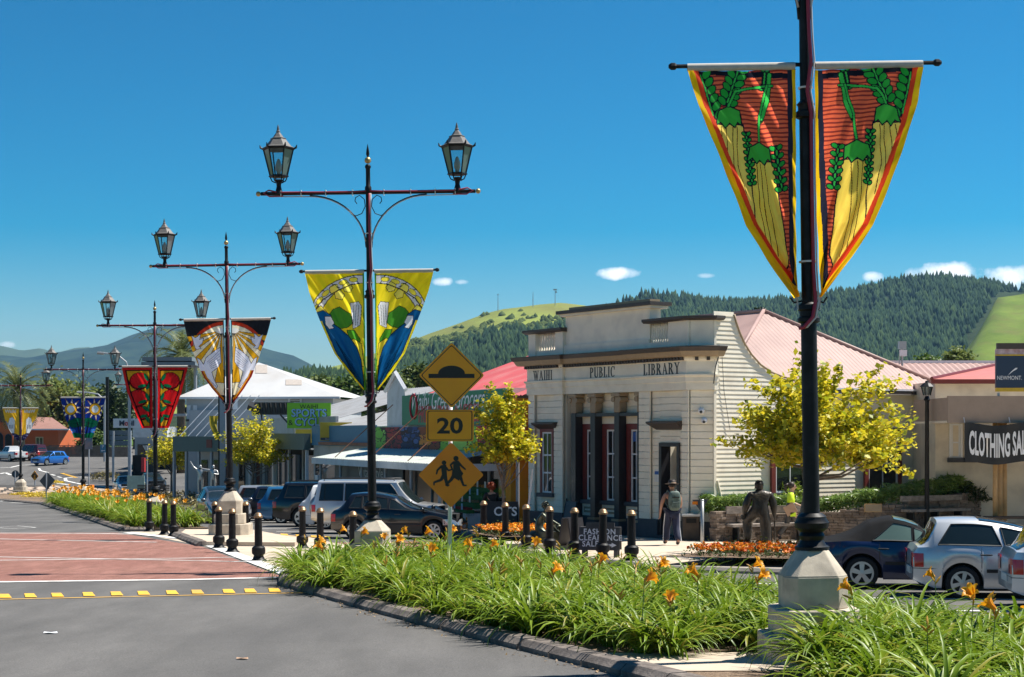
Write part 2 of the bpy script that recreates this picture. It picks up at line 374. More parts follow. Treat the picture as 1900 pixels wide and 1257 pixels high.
def fline(px, w):
    q = [GG(u, v) for u, v in px]; 
    b = MB()
    for p, c in zip(q, q[1:]):
        d = (c - p); n = Vector((-d.y, d.x, 0)).normalized() * w / 2
        b.quad(*[(k.x, k.y, gz(k.y) + .02) for k in (p + n, p - n, c - n, c + n)])
    return b
for nm, px, w, mm in [('a', [(330, 915), (260, 911), (200, 905), (150, 899), (122, 893), (121, 888), (140, 886), (185, 887)], .3, m_white),
                      ('b', [(72, 870), (75, 874), (90, 878)], .25, m_white), ('c', [(95, 881), (102, 883)], .25, m_white), ('d', [(107, 885), (114, 887.5)], .25, m_white),
                      ('e', [(0, 869), (20, 868), (38, 864), (66, 863)], .3, m_white), ('f', [(115, 879), (141, 887)], .4, m_yel), ('g', [(100, 897), (126, 900)], .4, m_white),
                      ('h', [(0, 880), (10, 878), (20, 882)], .3, m_white), ('i', [(0, 931), (8, 930)], .25, m_white), ('j', [(20, 933.5), (42, 934.5)], .25, m_white)]:
    struct(fline(px, w).build('road_marking', mm))
# bay lines between the parked cars
for k in range(9):
    a = Vector((MX(44 + 3.1 * k) + 3.6, 53.5 + 2.9 * k - 4.2, 0)); a = Vector((-6.4 - 1.02 * k, 52.4 + 2.75 * k, 0)); b_ = a + Vector((4.6, -.64, 0)); n = Vector((.14, 1, 0)) * .06
    mark([a + n, a - n, b_ - n, b_ + n], m_white)
mark([(5.6, 28.4), (5.62, 28.55), (10.5, 27.9), (10.5, 27.75)], m_white); mark([(4.6, 31.9), (4.62, 32.05), (9.0, 31.4), (9., 31.25)], m_white)
mark([(6.4, 25.9), (6.42, 26.05), (11.4, 25.4), (11.4, 25.25)], m_white)

# ---- planted median
bedp = [(5.6, 8), (.94, 18.8), (-.88, 23), (-2.14, 25.9), (-4.42, 31.65), (-4.75, 34.0), (-3.6, 37.2), (-1.4, 38.2), (.6, 35.2), (2.6, 30), (6.7, 18.6), (10.6, 8)]
bed1 = struct(sheet('median_bed', bedp, .09, m_mulch, thick=.1))
bed2p = [(-14.06, 58.6), (-21.5, 79.5), (-29.3, 101), (-26.2, 101.5), (-20, 84), (-14.2, 68), (-11.2, 59.6)]
bed2 = struct(sheet('median_bed', bed2p, .09, m_mulch, thick=.1))
bed3 = struct(sheet('median_bed', [(-29.3, 101.3), (-36.8, 114.5), (-33.4, 114.8), (-26.2, 101.6)], .09, m_mulch, thick=.1))
struct(MB().add([(x, y, gz(y) + d) for d in (.09, -.05) for x, y in [(-37, 115.1), (-41, 125), (-40, 131), (-36.6, 131), (-33.4, 115.1)]], [(0, 1, 2, 3, 4)] + [(i, (i + 1) % 5, 5 + (i + 1) % 5, 5 + i) for i in range(5)]).build('median_bed', m_mulch))
slab = struct(sheet('median_island', [(-11.2, 53.9), (-9.1, 47.35), (-6.3, 46.9), (-6.5, 49.5), (-9.2, 57), (-11.6, 57)], .13, m_pave, thick=.13))
struct(sheet('paved_gap', [(1.45, 18.1), (1.0, 19.2), (4.1, 19.3), (4.6, 17.6), (1.7, 17.5)], .1, m_pave))
_kme = {}
def kerbs(pts, parent, length=.95, m=m_kerb, w=.3, h=.14):
    """one stone after another along a polyline, slanted face to the road on the left of travel"""
    acc = [Vector((*p, 0)) for p in pts]; 
    for a, b in zip(acc, acc[1:]):
        d = b - a; n = max(1, round(d.length / length)); L = d.length / n; t = d.normalized(); nn = Vector((-t.y, t.x, 0))
        for k in range(n):
            c = a + t * (L * (k + .5)); key = round(L, 1)
            if (key, w, h) not in _kme:
                l = L / 2 - .012; me = bpy.data.meshes.new('kerb_stone')
                vs = []
                for sx in (-1, 1):
                    for y, z in ((-w / 2, -.05), (-w / 2, h * .45), (-w * .22, h * .96), (-w * .1, h), (w / 2, h), (w / 2, -.05)): vs.append((sx * l, y, z))
                me.from_pydata(vs, [], [(5, 4, 3, 2, 1, 0), (6, 7, 8, 9, 10, 11)] + [(i, (i + 1) % 6, 6 + (i + 1) % 6, 6 + i) for i in range(6)]); me.materials.append(m); _kme[(key, w, h)] = me
            o = bpy.data.objects.new('kerb_stone', _kme[(key, w, h)]); COL.objects.link(o); o.parent = parent
            o.location = (c.x + random.uniform(-.008, .008), c.y, gz(c.y) + random.uniform(-.006, .006)); o.rotation_euler = (random.uniform(-.02, .02), 0.0195 * t.y, math.atan2(t.y, t.x) + random.uniform(-.008, .008)+ math.pi*0)
def off(pts, d):
    r = []
    for i, p in enumerate(pts):
        a = Vector(pts[max(0, i - 1)]); b = Vector(pts[min(len(pts) - 1, i + 1)]); t = (b - a).normalized(); r.append((p[0] - t.y * d, p[1] + t.x * d))
    return r
# travel towards the camera so that the road (left carriageway) is on the right-hand = slanted side
kerbs(off([(-4.75, 34.0), (-4.42, 31.65), (-2.14, 25.9), (-.88, 23), (.94, 18.8), (5.6, 8)], -.0), bed1)
kerbs([(-3.6, 37.2), (-4.75, 34.0)], bed1)
kerbs([(10.6, 8), (6.7, 18.6), (2.6, 30), (.6, 35.2), (-1.4, 38.2)], bed1)
kerbs([(-29.3, 101), (-21.5, 79.5), (-14.06, 58.6)], bed2, 1.4)
kerbs([(-14.06, 58.6), (-13.0, 58.75)], bed2)
kerbs([(-36.8, 114.5), (-29.3, 101.3)], bed3, 1.6)
kerbs([(-11.6, 56.6), (-11.2, 53.9), (-9.1, 47.35)], slab, .9, h=.15)
m_kl = mat('pale_kerb', (.3, .27, .235), .9, var=.2, vs=4, bump=.2, bs=40, dirt=((.18, .16, .14), 5.))
kerbs([(17, 23), (13.5, 31.5), (9, 33), (6.5, 34.5), (3.3, 35.9), (2.6, 37.5), (.1, 43.2), (-1.7, 48.4), (-.2, 50.5), (-3.5, 60), (-11, 80), (-24, 114)][::-1], walk, 1.3, m_kl, .2, .135)

# ------------------------------------------------------------ hills
def hill(name, ridge, Yr, Yb, m, zb=1., nx=90, ny=34, amp=6., ns=.006, back=500, seed=0., shape=1.15, skew=0., ext=0):
    """terrain whose crest at distance Yr passes through ridge (photo columns u, rows v); returns height function"""
    rz = [((u - CX) * Yr / F, CAMZ + (HV - v) * Yr / F) for u, v in ridge]; x0, x1 = rz[0][0] + ext, rz[-1][0]
    def H(x, y):
        zr = interp(rz, x + (Yr - y) * skew); t = (y - Yb) / (Yr - Yb)
        s = max(0., t) ** shape if t <= 1 else 1 - .8 * ((y - Yr) / back) ** 1.3
        return zb + (zr - zb) * s + amp * (mnoise.noise((x * ns, y * ns, seed)) + .4 * mnoise.noise((x * ns * 3, y * ns * 3, seed + 5))) * min(1, max(0, t) * 4) * (1 if t < .9 else .35)
    b = MB(); Ys = [Yb + (Yr - Yb) * (j / ny) for j in range(ny + 1)] + [Yr + back * k / 4 for k in range(1, 5)]
    Xs = [lerp(x0, x1, i / nx) for i in range(nx + 1)]
    vs = [(x, y, H(x, y)) for y in Ys for x in Xs]; n = nx + 1
    b.add(vs, [(j * n + i, j * n + i + 1, (j + 1) * n + i + 1, (j + 1) * n + i) for j in range(len(Ys) - 1) for i in range(nx)])
    o = b.build(name, m, smooth=True, fix=False); struct(o); return H
m_past = mat('pasture', (.2, .23, .05), 1., var=.25, vs=.02, col2=(.26, .31, .065), spec=.05, dirt=((.16, .15, .05), .012), stretch=(1, .4, 1))
m_field = mat('green_field', (.115, .17, .024), 1., var=.2, vs=.03, col2=(.175, .235, .04), spec=.05, dirt=((.14, .14, .04), .05), stretch=(1, .35, 1))
m_fert = mat('forest_floor', (.03, .045, .02), 1., var=.3, vs=.05, spec=.05)
m_mtn = mat('mountain_bush', (.014, .03, .018), 1., var=.5, vs=.01, bump=.0, col2=(.035, .055, .026), spec=.03)
m_mtn2 = mat('far_green_range', (.085, .11, .03), 1., var=.3, vs=.004, col2=(.055, .08, .03), spec=.03)
hill('mountain_range', [(-500, 640), (-200, 650), (0, 642), (40, 651), (75, 646), (105, 655), (140, 646), (165, 645), (190, 655), (260, 668), (420, 700), (700, 790)], 9500, 7600, m_mtn2, nx=130, amp=28, ns=.0016, back=2500)
hill('mountain', [(-700, 690), (-300, 662), (0, 657), (50, 660), (100, 655), (150, 648), (200, 643), (240, 626), (290, 609), (320, 604), (345, 603), (372, 606), (400, 615), (440, 634), (500, 650), (530, 658), (545, 661), (570, 672), (600, 690), (660, 720), (760, 790)], 7000, 4600, m_mtn, nx=170, ny=60, amp=46, ns=.0028, back=2500, shape=1.05)
Hp = hill('pasture_hill', [(380, 790), (500, 720), (560, 696), (640, 676), (700, 655), (740, 641), (770, 630), (800, 618), (850, 601), (900, 582), (930, 574), (960, 571), (1000, 566), (1040, 563), (1090, 569), (1150, 585), (1250, 640), (1400, 760)], 1900, 900, m_past, amp=5)
Hf = hill('forest_hill', [(900, 760), (1000, 690), (1080, 600), (1140, 566), (1180, 553), (1200, 548), (1240, 553), (1300, 562), (1360, 567), (1420, 563), (1480, 556), (1540, 549), (1600, 541), (1640, 532), (1680, 523), (1720, 520), (1760, 522), (1800, 527), (1835, 530), (1860, 538), (1900, 538), (2000, 532), (2300, 560)], 2300, 1100, m_fert, nx=120, amp=7)
Hg = hill('grass_hill', [(1700, 790), (1755, 705), (1775, 672), (1800, 640), (1830, 592), (1842, 566), (1850, 552), (1870, 550), (1900, 546), (1950, 530), (2100, 500), (2400, 520)], 1750, 900, m_field, nx=90, amp=2., skew=.34, ext=-330)
# conifers: thousands of small spires on the slopes
m_pine = bpy.data.materials.new('pine_foliage'); m_pine.use_nodes = True
_t = m_pine.node_tree; _b = _t.nodes['Principled BSDF']; _g = _t.nodes.new('ShaderNodeNewGeometry'); _r = _t.nodes.new('ShaderNodeValToRGB')
_r.color_ramp.elements[0].color = (.012, .026, .015, 1); _r.color_ramp.elements[1].color = (.042, .07, .026, 1); _e = _r.color_ramp.elements.new(.6); _e.color = (.022, .044, .02, 1)
_t.links.new(_g.outputs['Random Per Island'], _r.inputs[0]); _t.links.new(_r.outputs[0], _b.inputs['Base Color']); _b.inputs['Roughness'].default_value = .95; _b.inputs['Specular IOR Level'].default_value = .05
def spires(name, label, pts, hh, ww, m=m_pine, cat='forest'):
    """pts (N,3): one ragged two-tier spire each"""
    N = len(pts); pts = np.array(pts); h = hh * rng.uniform(.7, 1.25, N); w = ww * rng.uniform(.7, 1.2, N); V = np.zeros((N, 13, 3)); ph = rng.uniform(0, 6.28, N)
    for t, (r0, z0) in enumerate([(1, 0.05), (.72, .42)]):
        for k in range(6):
            a = ph + k * math.pi / 3; rr = w * r0 * rng.uniform(.65, 1.2, N)
            V[:, t * 6 + k] = np.stack([pts[:, 0] + rr * np.cos(a), pts[:, 1] + rr * np.sin(a), pts[:, 2] + h * (z0 + rng.uniform(-.07, .07, N))], 1)
    V[:, 12] = pts + np.stack([rng.uniform(-.1, .1, N) * w, rng.uniform(-.1, .1, N) * w, h], 1)
    base = np.arange(N)[:, None, None] * 13; fl = []
    for k in range(6):
        k2 = (k + 1) % 6; fl += [(k, k2, 6 + k2), (k, 6 + k2, 6 + k), (6 + k, 6 + k2, 12)]
    Fc = (base + np.array(fl)[None]).reshape(-1, 3)
    return tag(mesh_np(name, V.reshape(-1, 3), Fc, m), label, cat, kind='stuff')
def uv_of(x, y, z): return CX + F * x / y, HV - F * (z - CAMZ) / y
pts = []
while len(pts) < 11000:
    y = random.uniform(1250, 2330); x = random.uniform(-80, 1000) * y / 1500; z = Hf(x, y); u, v = uv_of(x, y, z)
    if 1020 < u < 1990 and u < 1240 - (v - 560) * 2 and v < 600 and random.random() < .75: continue
    if 1020 < u < 1990 and not (u > 1846 - (v - 545) * .55 and v > 543) and Hg(x, y) < z + 2: pts.append((x, y, z - .6))
spires('pine_forest', 'dark green pine forest covering the hillside right of the library', pts, 12.5, 4.2)
edge = [(690, 690), (745, 652), (800, 642), (850, 634), (900, 612), (950, 600), (985, 606), (1010, 603), (1045, 598), (1120, 595)]
pts = []; sc = []
while len(pts) < 3200:
    y = random.uniform(950, 1900); x = random.uniform(-230, 160) * y / 1500; z = Hp(x, y); u, v = uv_of(x, y, z)
    e = interp(edge, u) + 13 + 6 * mnoise.noise((u * .05, 3, 0))
    if 690 < u < 1130 and v > e: pts.append((x, y, z - .5))
    elif 690 < u < 1050 and e - 26 + (u - 760) * .02 < v < e and mnoise.noise((x * .03, y * .03, 2.)) > -.12 - (u < 900) * .25 and len(sc) < 420: sc.append((x, y, z))
    elif 840 < u < 1040 and mnoise.noise((x * .05, y * .05, 9.)) > .42 and len(sc) < 800: sc.append((x, y, z))
spires('pine_forest', 'dark pine plantation below the grassy hill with masts', pts, 11, 3.8)
m_scrub = mat('scrub', (.05, .075, .02), 1., var=.35, vs=.08, col2=(.1, .13, .04), spec=.05)
sp = spires('scrub', 'patchy green scrub on the grassy hill', sc, 4.5, 4.5, m_scrub, 'scrub')
# far conifer ridge behind the shops
pts = []
for _ in range(1500):
    u = random.uniform(430, 800); y = random.uniform(820, 1150); x = (u - CX) * y / F
    v = interp([(430, 730), (520, 690), (560, 684), (600, 682), (680, 684), (740, 690), (800, 700)], u) + (1150 - y) * .09; pts.append((x, y, CAMZ + (HV - v) * y / F - 8))
hill('wooded_ridge', [(380, 770), (430, 735), (520, 696), (560, 690), (600, 687), (680, 690), (740, 696), (800, 706), (900, 740), (1000, 790)], 1150, 780, m_fert, nx=40, ny=12, amp=1)
spires('pine_belt', 'dark pine belt on the low ridge behind the white-roofed building', pts, 10, 3., cat='forest')
# masts on the grassy hill
m_galv = mat('galvanised_steel', (.42, .43, .44), .45, metal=.7, var=.1, vs=10)
for i, (u, vt, lab, dish) in enumerate([(924, 545, 'left slim mast with small aerial on the grassy hill', 0), (989, 542, 'middle bare mast on the grassy hill', 1), (1030, 536, 'right mast with box aerials on the grassy hill', 2)]):
    y = 1880; x = (u - CX) * y / F; z = Hp(x, y); zt = CAMZ + (HV - vt) * y / F
    t = thing('radio_mast', lab, 'mast', (x, y, z), 0, 'masts on the hill')
    b = MB(); b.tube([(0, 0, -2), (0, 0, zt - z)], [.5, .22], 6); b.build('pole', m_galv, t)
    if dish == 2: MB().box((0, 0, zt - z - 1.2), (4.2, .7, 1.6)).build('aerial', m_galv, t); MB().box((1.2, 0, zt - z - 4), (1.6, .6, 2.)).build('aerial', m_galv, t)
    elif dish == 0: MB().box((0, 0, zt - z - 1.4), (2.4, .4, .6)).build('aerial', m_galv, t)
    else: MB().tube([(-1, 0, (zt - z) * .5), (1, 0, (zt - z) * .5)], .25, 6).build('aerial', m_galv, t)
# the air: thin even haze round camera and landscape
_hz = MB().span((-9500, -40, -8), (9500, 12500, 760)).build('haze', None); tag(_hz, 'thin blue-white summer haze filling the valley', 'haze', kind='stuff')
HAZE = 4.8e-5
mh = bpy.data.materials.new('haze_volume'); mh.use_nodes = True; mh.node_tree.nodes.clear()
pv = mh.node_tree.nodes.new('ShaderNodeVolumePrincipled'); mo = mh.node_tree.nodes.new('ShaderNodeOutputMaterial'); mh.node_tree.links.new(pv.outputs[0], mo.inputs['Volume'])
pv.inputs['Color'].default_value = (.33, .64, 1., 1); pv.inputs['Density'].default_value = HAZE; pv.inputs['Anisotropy'].default_value = .2
_hz.data.materials.append(mh); SC.cycles.volume_bounces = 0
# ------------------------------------------------------------ lamp posts
m_lamp = mat('lamp_black', (.008, .0085, .0095), .48, var=.35, vs=9, spec=.22, dirt=((.02, .021, .024), 5.))
m_roofm = mat('lantern_roof', (.15, .14, .13), .5, metal=.3, var=.2, vs=20)
m_lglass = glass_mat('lantern_glass', (.12, .17, .18), .06, .93)
m_frost = mat('frosted_bulb', (.62, .62, .58), .5, var=.05, trans=.3)
m_cablr = mat('red_cable', (.33, .02, .045), .45, var=.15, vs=30)
m_cablw = mat('pale_cable', (.55, .5, .48), .5, var=.1, vs=30)
m_tie = mat('white_cable_tie', (.75, .74, .7), .5, var=.05)
def oct_tier(b, w0, w1, z0, z1, c=.3):
    def o(w): k = w / 2; q = k * (1 - c * 1.2); return [(-k, -q), (-q, -k), (q, -k), (k, -q), (k, q), (q, k), (-q, k), (-k, q)]
    A, B = o(w0), o(w1); vs = [(x, y, z0) for x, y in A] + [(x, y, z1) for x, y in B]
    b.add(vs, [tuple(range(8))[::-1], tuple(range(8, 16))] + [(i, (i + 1) % 8, 8 + (i + 1) % 8, 8 + i) for i in range(8)])
def lantern(parent, x, z, first):
    """hexagonal street lantern standing on the arm at (x, z)"""
    ln = MB(); n = 6
    ln.lathe([(.09, -.05), (.075, .02), (.05, .12), (.06, .2), (.1, .27)], 10)
    for k in range(n):
        a = k * math.pi / 3; ln.tube([(.07 * math.cos(a), .07 * math.sin(a), .2), (.15 * math.cos(a), .15 * math.sin(a), .24), (.19 * math.cos(a), .19 * math.sin(a), .33)], .014, 5)
    ln.lathe([(.2, .325), (.225, .335), (.225, .36), (.2, .37)], 6)
    for k in range(n):
        a = k * math.pi / 3; ln.tube([(.19 * math.cos(a), .19 * math.sin(a), .35), (.335 * math.cos(a), .335 * math.sin(a), .95)], .0155, 4)
        ln.tube([(.335 * math.cos(a), .335 * math.sin(a), .95), (.4 * math.cos(a), .4 * math.sin(a), .99), (.415 * math.cos(a), .415 * math.sin(a), 1.05)], [.02, .026, .008], 5)
    ln.lathe([(.325, .93), (.375, .95), (.38, .975), (.33, .985)], 6)
    root = ln.build('lantern', m_lamp, parent); root.location = (x, 0, z)
    MB().lathe([(.36, .985), (.29, 1.02), (.19, 1.15), (.165, 1.18)], 6).build('lantern_roof', m_roofm, root)
    MB().lathe([(.175, 1.175), (.18, 1.195), (.12, 1.22), (.075, 1.29), (.04, 1.33), (.05, 1.35), (.03, 1.38), (.028, 1.42), (.008, 1.5)], 6).build('lantern_cap', m_roofm, root)
    for k in range(n):
        a, c = k * math.pi / 3, (k + 1) * math.pi / 3; r0, r1 = .188, .325
        MB().quad((r0 * math.cos(a), r0 * math.sin(a), .375), (r0 * math.cos(c), r0 * math.sin(c), .375), (r1 * math.cos(c), r1 * math.sin(c), .935), (r1 * math.cos(a), r1 * math.sin(a), .935)).build('pane', m_lglass, root)
    MB().lathe([(.045, .37), (.05, .45), (.075, .5), (.07, .6), (.03, .72), (.01, .74)], 10).build('bulb', m_frost, root, smooth=True)
    return root
def make_post(loc, ped, tilt, label, group, pw=(1.3, .98, .77)):
    """ped: height of the concrete pedestal"""
    t = thing('lamp_post', label, 'street lamp', loc, 0, group); t.rotation_euler = (0, -tilt, 0)
    h = ped; k = h / 1.45
    b = MB(); oct_tier(b, pw[0], pw[0], -.25, .36 * k); b.build('plinth', m_conc, t, bevel=.02)
    b = MB(); oct_tier(b, pw[1], pw[1], .36 * k, .70 * k); b.build('plinth', m_conc, t, bevel=.02)
    b = MB(); oct_tier(b, pw[2], pw[2], .70 * k, 1.12 * k); oct_tier(b, pw[2], .34, 1.12 * k, h); b.build('pedestal', m_conc, t, bevel=.012)
    b = MB(); b.lathe([(.2, h), (.2, h + .035), (.165, h + .05), (.13, h + .11), (.15, h + .16), (.125, h + .2), (.19, h + .25), (.2, h + .31), (.17, h + .36), (.17, h + .38), (.12, h + .42)], 16); b.build('base_casting', m_lamp, t, smooth=35)
    b = MB(); b.lathe([(.095, h + .3), (.092, h + 2.62)], 14); b.lathe([(.095, h + 2.6), (.13, h + 2.62), (.13, h + 2.66), (.105, h + 2.68), (.105, h + 2.74), (.125, h + 2.76), (.12, h + 2.81), (.085, h + 2.84)], 14)
    b.lathe([(.08, h + 2.8), (.076, h + 4.98)], 14); b.lathe([(.08, h + 4.95), (.115, h + 4.97), (.115, h + 5.03), (.09, h + 5.05), (.09, h + 5.1), (.105, h + 5.12), (.065, h + 5.16)], 14)
    b.lathe([(.065, h + 5.1), (.058, h + 7.35)], 12); b.build('pole', m_lamp, t, smooth=40)
    b = MB(); b.lathe([(.062, h + 7.3), (.075, h + 7.32), (.075, h + 7.45), (.052, h + 7.48), (.05, h + 7.86), (.068, h + 7.89), (.068, h + 7.92), (.04, h + 7.96)], 12); b.lathe([(.028, h + 8.1), (.02, h + 8.13), (.04, h + 8.19), (.03, h + 8.28), (.002, h + 8.42)], 10); b.build('finial', m_lamp, t, smooth=40)
    MB().ball((0, 0, h + 8.05), .075, 12, 8).build('finial_ball', m_brass, t, smooth=True)
    ar = MB().tube([(-2.4, 0, h + 7.33), (2.4, 0, h + 7.33)], .042, 10).build('crossarm', m_lamp, t, smooth=40)
    for s in (-1, 1):
        MB().ball((2.46 * s, 0, h + 7.33), .058, 10, 6).build('end_ball', m_brass, ar, smooth=True)
        MB().tube([(s * (.06 + 1.25 * (1 - math.cos(a))), 0, h + 6.1 + 1.17 * math.sin(a)) for a in [math.pi / 2 * i / 12 for i in range(13)]], .02, 6).build('bracket', m_lamp, t, smooth=True)
        sp_ = [(s * (.3 + (.3 - .008 * i) * math.cos(.2 + math.pi * .5 * i / 5 - 1.3) * .9), 0, h + 6.98 + (.3 - .006 * i) * math.sin(.2 + math.pi * .5 * i / 5 - 1.3)) for i in range(0, 8)]
        sc_ = [(s * x, 0, h + z) for x, z in ((.46, 6.96), (.38, 6.85), (.28, 6.81), (.15, 6.86), (.07, 7.02), (.09, 7.18), (.195, 7.27), (.285, 7.22), (.3, 7.14), (.255, 7.08))]
        MB().tube(sc_, .011, 5).build('scroll', m_lamp, t, smooth=True)
        lantern(t, 2.0 * s, h + 7.37, False)
        MB().tube([(s * .04, -.05, h + 7.36)] + [(s * x, -.052, h + 7.345 + .006 * math.sin(x * 9)) for x in (.3, .7, 1.1, 1.5)] + [(s * 2., -.052, h + 7.35), (s * 2.22, -.05, h + 7.4), (s * 2.34, -.05, h + 7.34), (s * 2.2, -.05, h + 7.26), (s * 1.9, -.03, h + 7.27)], .019, 6).build('cable', m_cablr, ar, smooth=True)
        bp = [(s * (.06 + 1.25 * (1 - math.cos(a))), -.022, h + 6.08 + 1.17 * math.sin(a)) for a in [math.pi / 2 * i / 12 for i in range(13)]]
        MB().tube(bp[1:] + [(s * 2.0, -.02, h + 7.26)], .013, 5).build('cable', m_cablw, ar, smooth=True)
        for x in (.35, .95, 1.5, 1.95): MB().box((s * x, 0, h + 7.33), (.018, .13, .13)).build('cable_tie', m_tie, ar)
    cb = [(.03, -.09, h + 7.3), (.02, -.095, h + 6.6), (.035, -.1, h + 5.9), (.05, -.115, h + 5.6), (.0, -.12, h + 5.25), (.04, -.12, h + 5.0), (.04, -.105, h + 4.2), (.045, -.105, h + 3.2), (.06, -.12, h + 2.85), (.02, -.14, h + 2.66), (-.08, -.13, h + 2.55), (-.13, -.1, h + 2.54)]
    cabs = MB().tube(cb, .022, 6).build('cable', m_cablr, t, smooth=True)
    MB().tube([(x + .035, y - .005, z) for x, y, z in cb], .011, 5).build('cable', m_cablw, cabs, smooth=True)
    for z in (3.3, 5.3, 6.4): MB().lathe([(.105 if z < 5 else .085, h + z), (.105 if z < 5 else .085, h + z + .02)], 10).build('cable_tie', m_tie, cabs)
    MB().tube([(-1.5, -.0, h + 5.58), (1.5, 0, h + 5.58)], .024, 8).build('banner_rod', m_lamp, t)
    for s in (-1, 1):
        MB().lathe([(.03, 0), (.042, .02), (.042, .06), (.02, .09)], 8, M=frame((s * 1.48, 0, h + 5.58), (0, 1, 0), ez=(s, 0, 0))).build('rod_end', m_lamp, t)
        MB().tube([(s * .08, 0, h + 2.86), (s * .17, -.02, h + 2.84), (s * .21, -.02, h + 2.9)], .012, 5).build('hook', m_lamp, t)
    return t, h
# posts: foot (X, Y), level of the pedestal top in the photo, lean
POSTS = [('A', 18.6, 3.47, 1020, .0145, 'black lamp post with yellow kowhai banners standing nearest at the right'),
         ('B', 36.2, -3.11, 965, .013, 'black double lamp post carrying the yellow and blue bird banners'),
         ('C', 52.5, -9.13, 911, .016, 'black double lamp post on three-tier pedestal carrying the dove banners'),
         ('D', 69.4, -15.3, 921, .004, 'black double lamp post carrying the red flower banners'),
         ('E', 101.8, -27.0, 902, .0, 'black double lamp post carrying the blue sun banners'),
         ('F', 127., -38.6, 889, .0, 'black double lamp post carrying the yellow town-name banners')]
HPED = {}
for nm, Y, X, vct, tilt, lab in POSTS:
    zc = CAMZ + (HV - vct) * Y / F; z0 = gz(Y) + (.13 if nm == 'C' else .09)
    make_post((X, Y, z0), zc - z0, tilt, lab, 'double lamp posts along the median', (1.18, .95, .72) if nm == 'A' else (1.3, .98, .77)); HPED[nm] = (X, Y, z0, zc - z0, tilt)
make_post((-38.9, 168, gz(168)), 1.3, 0, 'farthest double lamp post beyond the far left roundabout, without banners', 'double lamp posts along the median')

# ------------------------------------------------------------ banners
m_bann = attr_mat('banner_cloth', .75, .66, .12)
m_hem = mat('white_banner_hem', (.62, .58, .52), .8, var=.1, vs=12, trans=.2)
def w_sail(t): return interp([(0, 1), (.155, .92), (.3, .81), (.465, .68), (.68, .5), (.82, .31), (.93, .14), (1, .03)], t)
def w_trap(t): return interp([(0, 1), (.4, .8), (.8, .5), (1, .36)], t)
def w_mid(t): return interp([(0, 1), (.3, .84), (.6, .62), (.85, .36), (1, .12)], t)
NAV, YEL, RED, GRN = (28, 30, 42), (238, 190, 24), (196, 62, 44), (40, 160, 60)
def art_kowhai(a, A, B, wf, fl):
    a.c[:] = lin((240, 108, 72)); st = (np.sin(a.y / a.asp * 2 * np.pi * 52) > .35); a.put(st, (150, 58, 50))
    a.line([(.0, .03), (1.0, .0)], .05, NAV)
    def frond(x0, y0, x1, y1, n, s, only=None):
        a.line([(x0, y0), (x1, y1)], .075 if s > .04 else .05, NAV); a.line([(x0, y0), (x1, y1)], .014, (60, 190, 80)); dx, dy = x1 - x0, (y1 - y0) * a.asp; L = math.hypot(dx, dy); nx_, ny_ = -dy / L, dx / L
        for i in range(n + 1):
            t = i / n; px, py = x0 + (x1 - x0) * t, y0 + (y1 - y0) * t
            for q in (-1, 1):
                if only and q != only: continue
                a.ell(px + q * nx_ * s * 1.15, py + q * ny_ * s * 1.15 / a.asp, s, s * .62, GRN, math.atan2(dy, dx) - q * .9, NAV, .01)
    frond(.88, .02, .78, .2, 5, .05); frond(.52, -.01, .64, .14, 5, .045); frond(.28, .0, .3, .08, 1, .02)
    a.line([(.24, .02), (.27, .14), (.33, .22)], .05, (18, 60, 30)); a.line([(.24, .02), (.27, .14), (.32, .21)], .034, (60, 190, 80))
    a.poly([(.84, .24), (.5, .24), (.46, .42), (.36, .58), (.22, .7), (.30, .78), (.36, .72), (.40, .78), (.54, .68), (.68, .58), (.8, .42)], (250, 216, 100), NAV, .012)
    for x in (.71, .66, .6, .56): a.line([(x, .25), (x + .01, .42), (x - .06, .55)], .008, (90, 70, 30))
    a.line([(.55, .6), (.46, .66), (.36, .71)], .01, NAV)
    a.poly([(.46, .4), (.22, .4), (.15, .6), (.09, .82), (.14, .9), (.2, .86), (.26, .91), (.34, .83), (.42, .73), (.43, .58)], (252, 216, 90), NAV, .012)
    for x in (.39, .35, .3): a.line([(x, .41), (x - .02, .6), (x - .1, .82)], .008, (90, 70, 30))
    frond(.475, .28, .44, .5, 8, .02); frond(.19, .34, .14, .52, 5, .028)
    for cx_, cy_ in ((.63, .2), (.35, .36)):
        a.poly([(cx_ - .12, cy_ + .045), (cx_ - .1, cy_ - .02), (cx_, cy_ - .045), (cx_ + .1, cy_ - .02), (cx_ + .13, cy_ + .045), (cx_ + .08, cy_ + .03), (cx_ + .04, cy_ + .055), (cx_, cy_ + .035), (cx_ - .05, cy_ + .055), (cx_ - .08, cy_ + .03)], (66, 176, 66), NAV, .012)
    a.line([(.63, .155), (.56, .09), (.4, .075), (.22, .07)], .034, NAV); a.line([(.63, .155), (.56, .09), (.4, .075), (.22, .07)], .02, (60, 190, 80))
    a.line([(.35, .31), (.34, .2), (.27, .07)], .03, NAV); a.line([(.35, .31), (.34, .2), (.27, .07)], .018, (60, 190, 80))
    w = wf(B); e = w - A * w
    a.put(e < .1, (226, 70, 40)); a.put(A * w < .075, (40, 42, 58)); a.put((e < .055), YEL); a.put(A * w < .03, YEL)
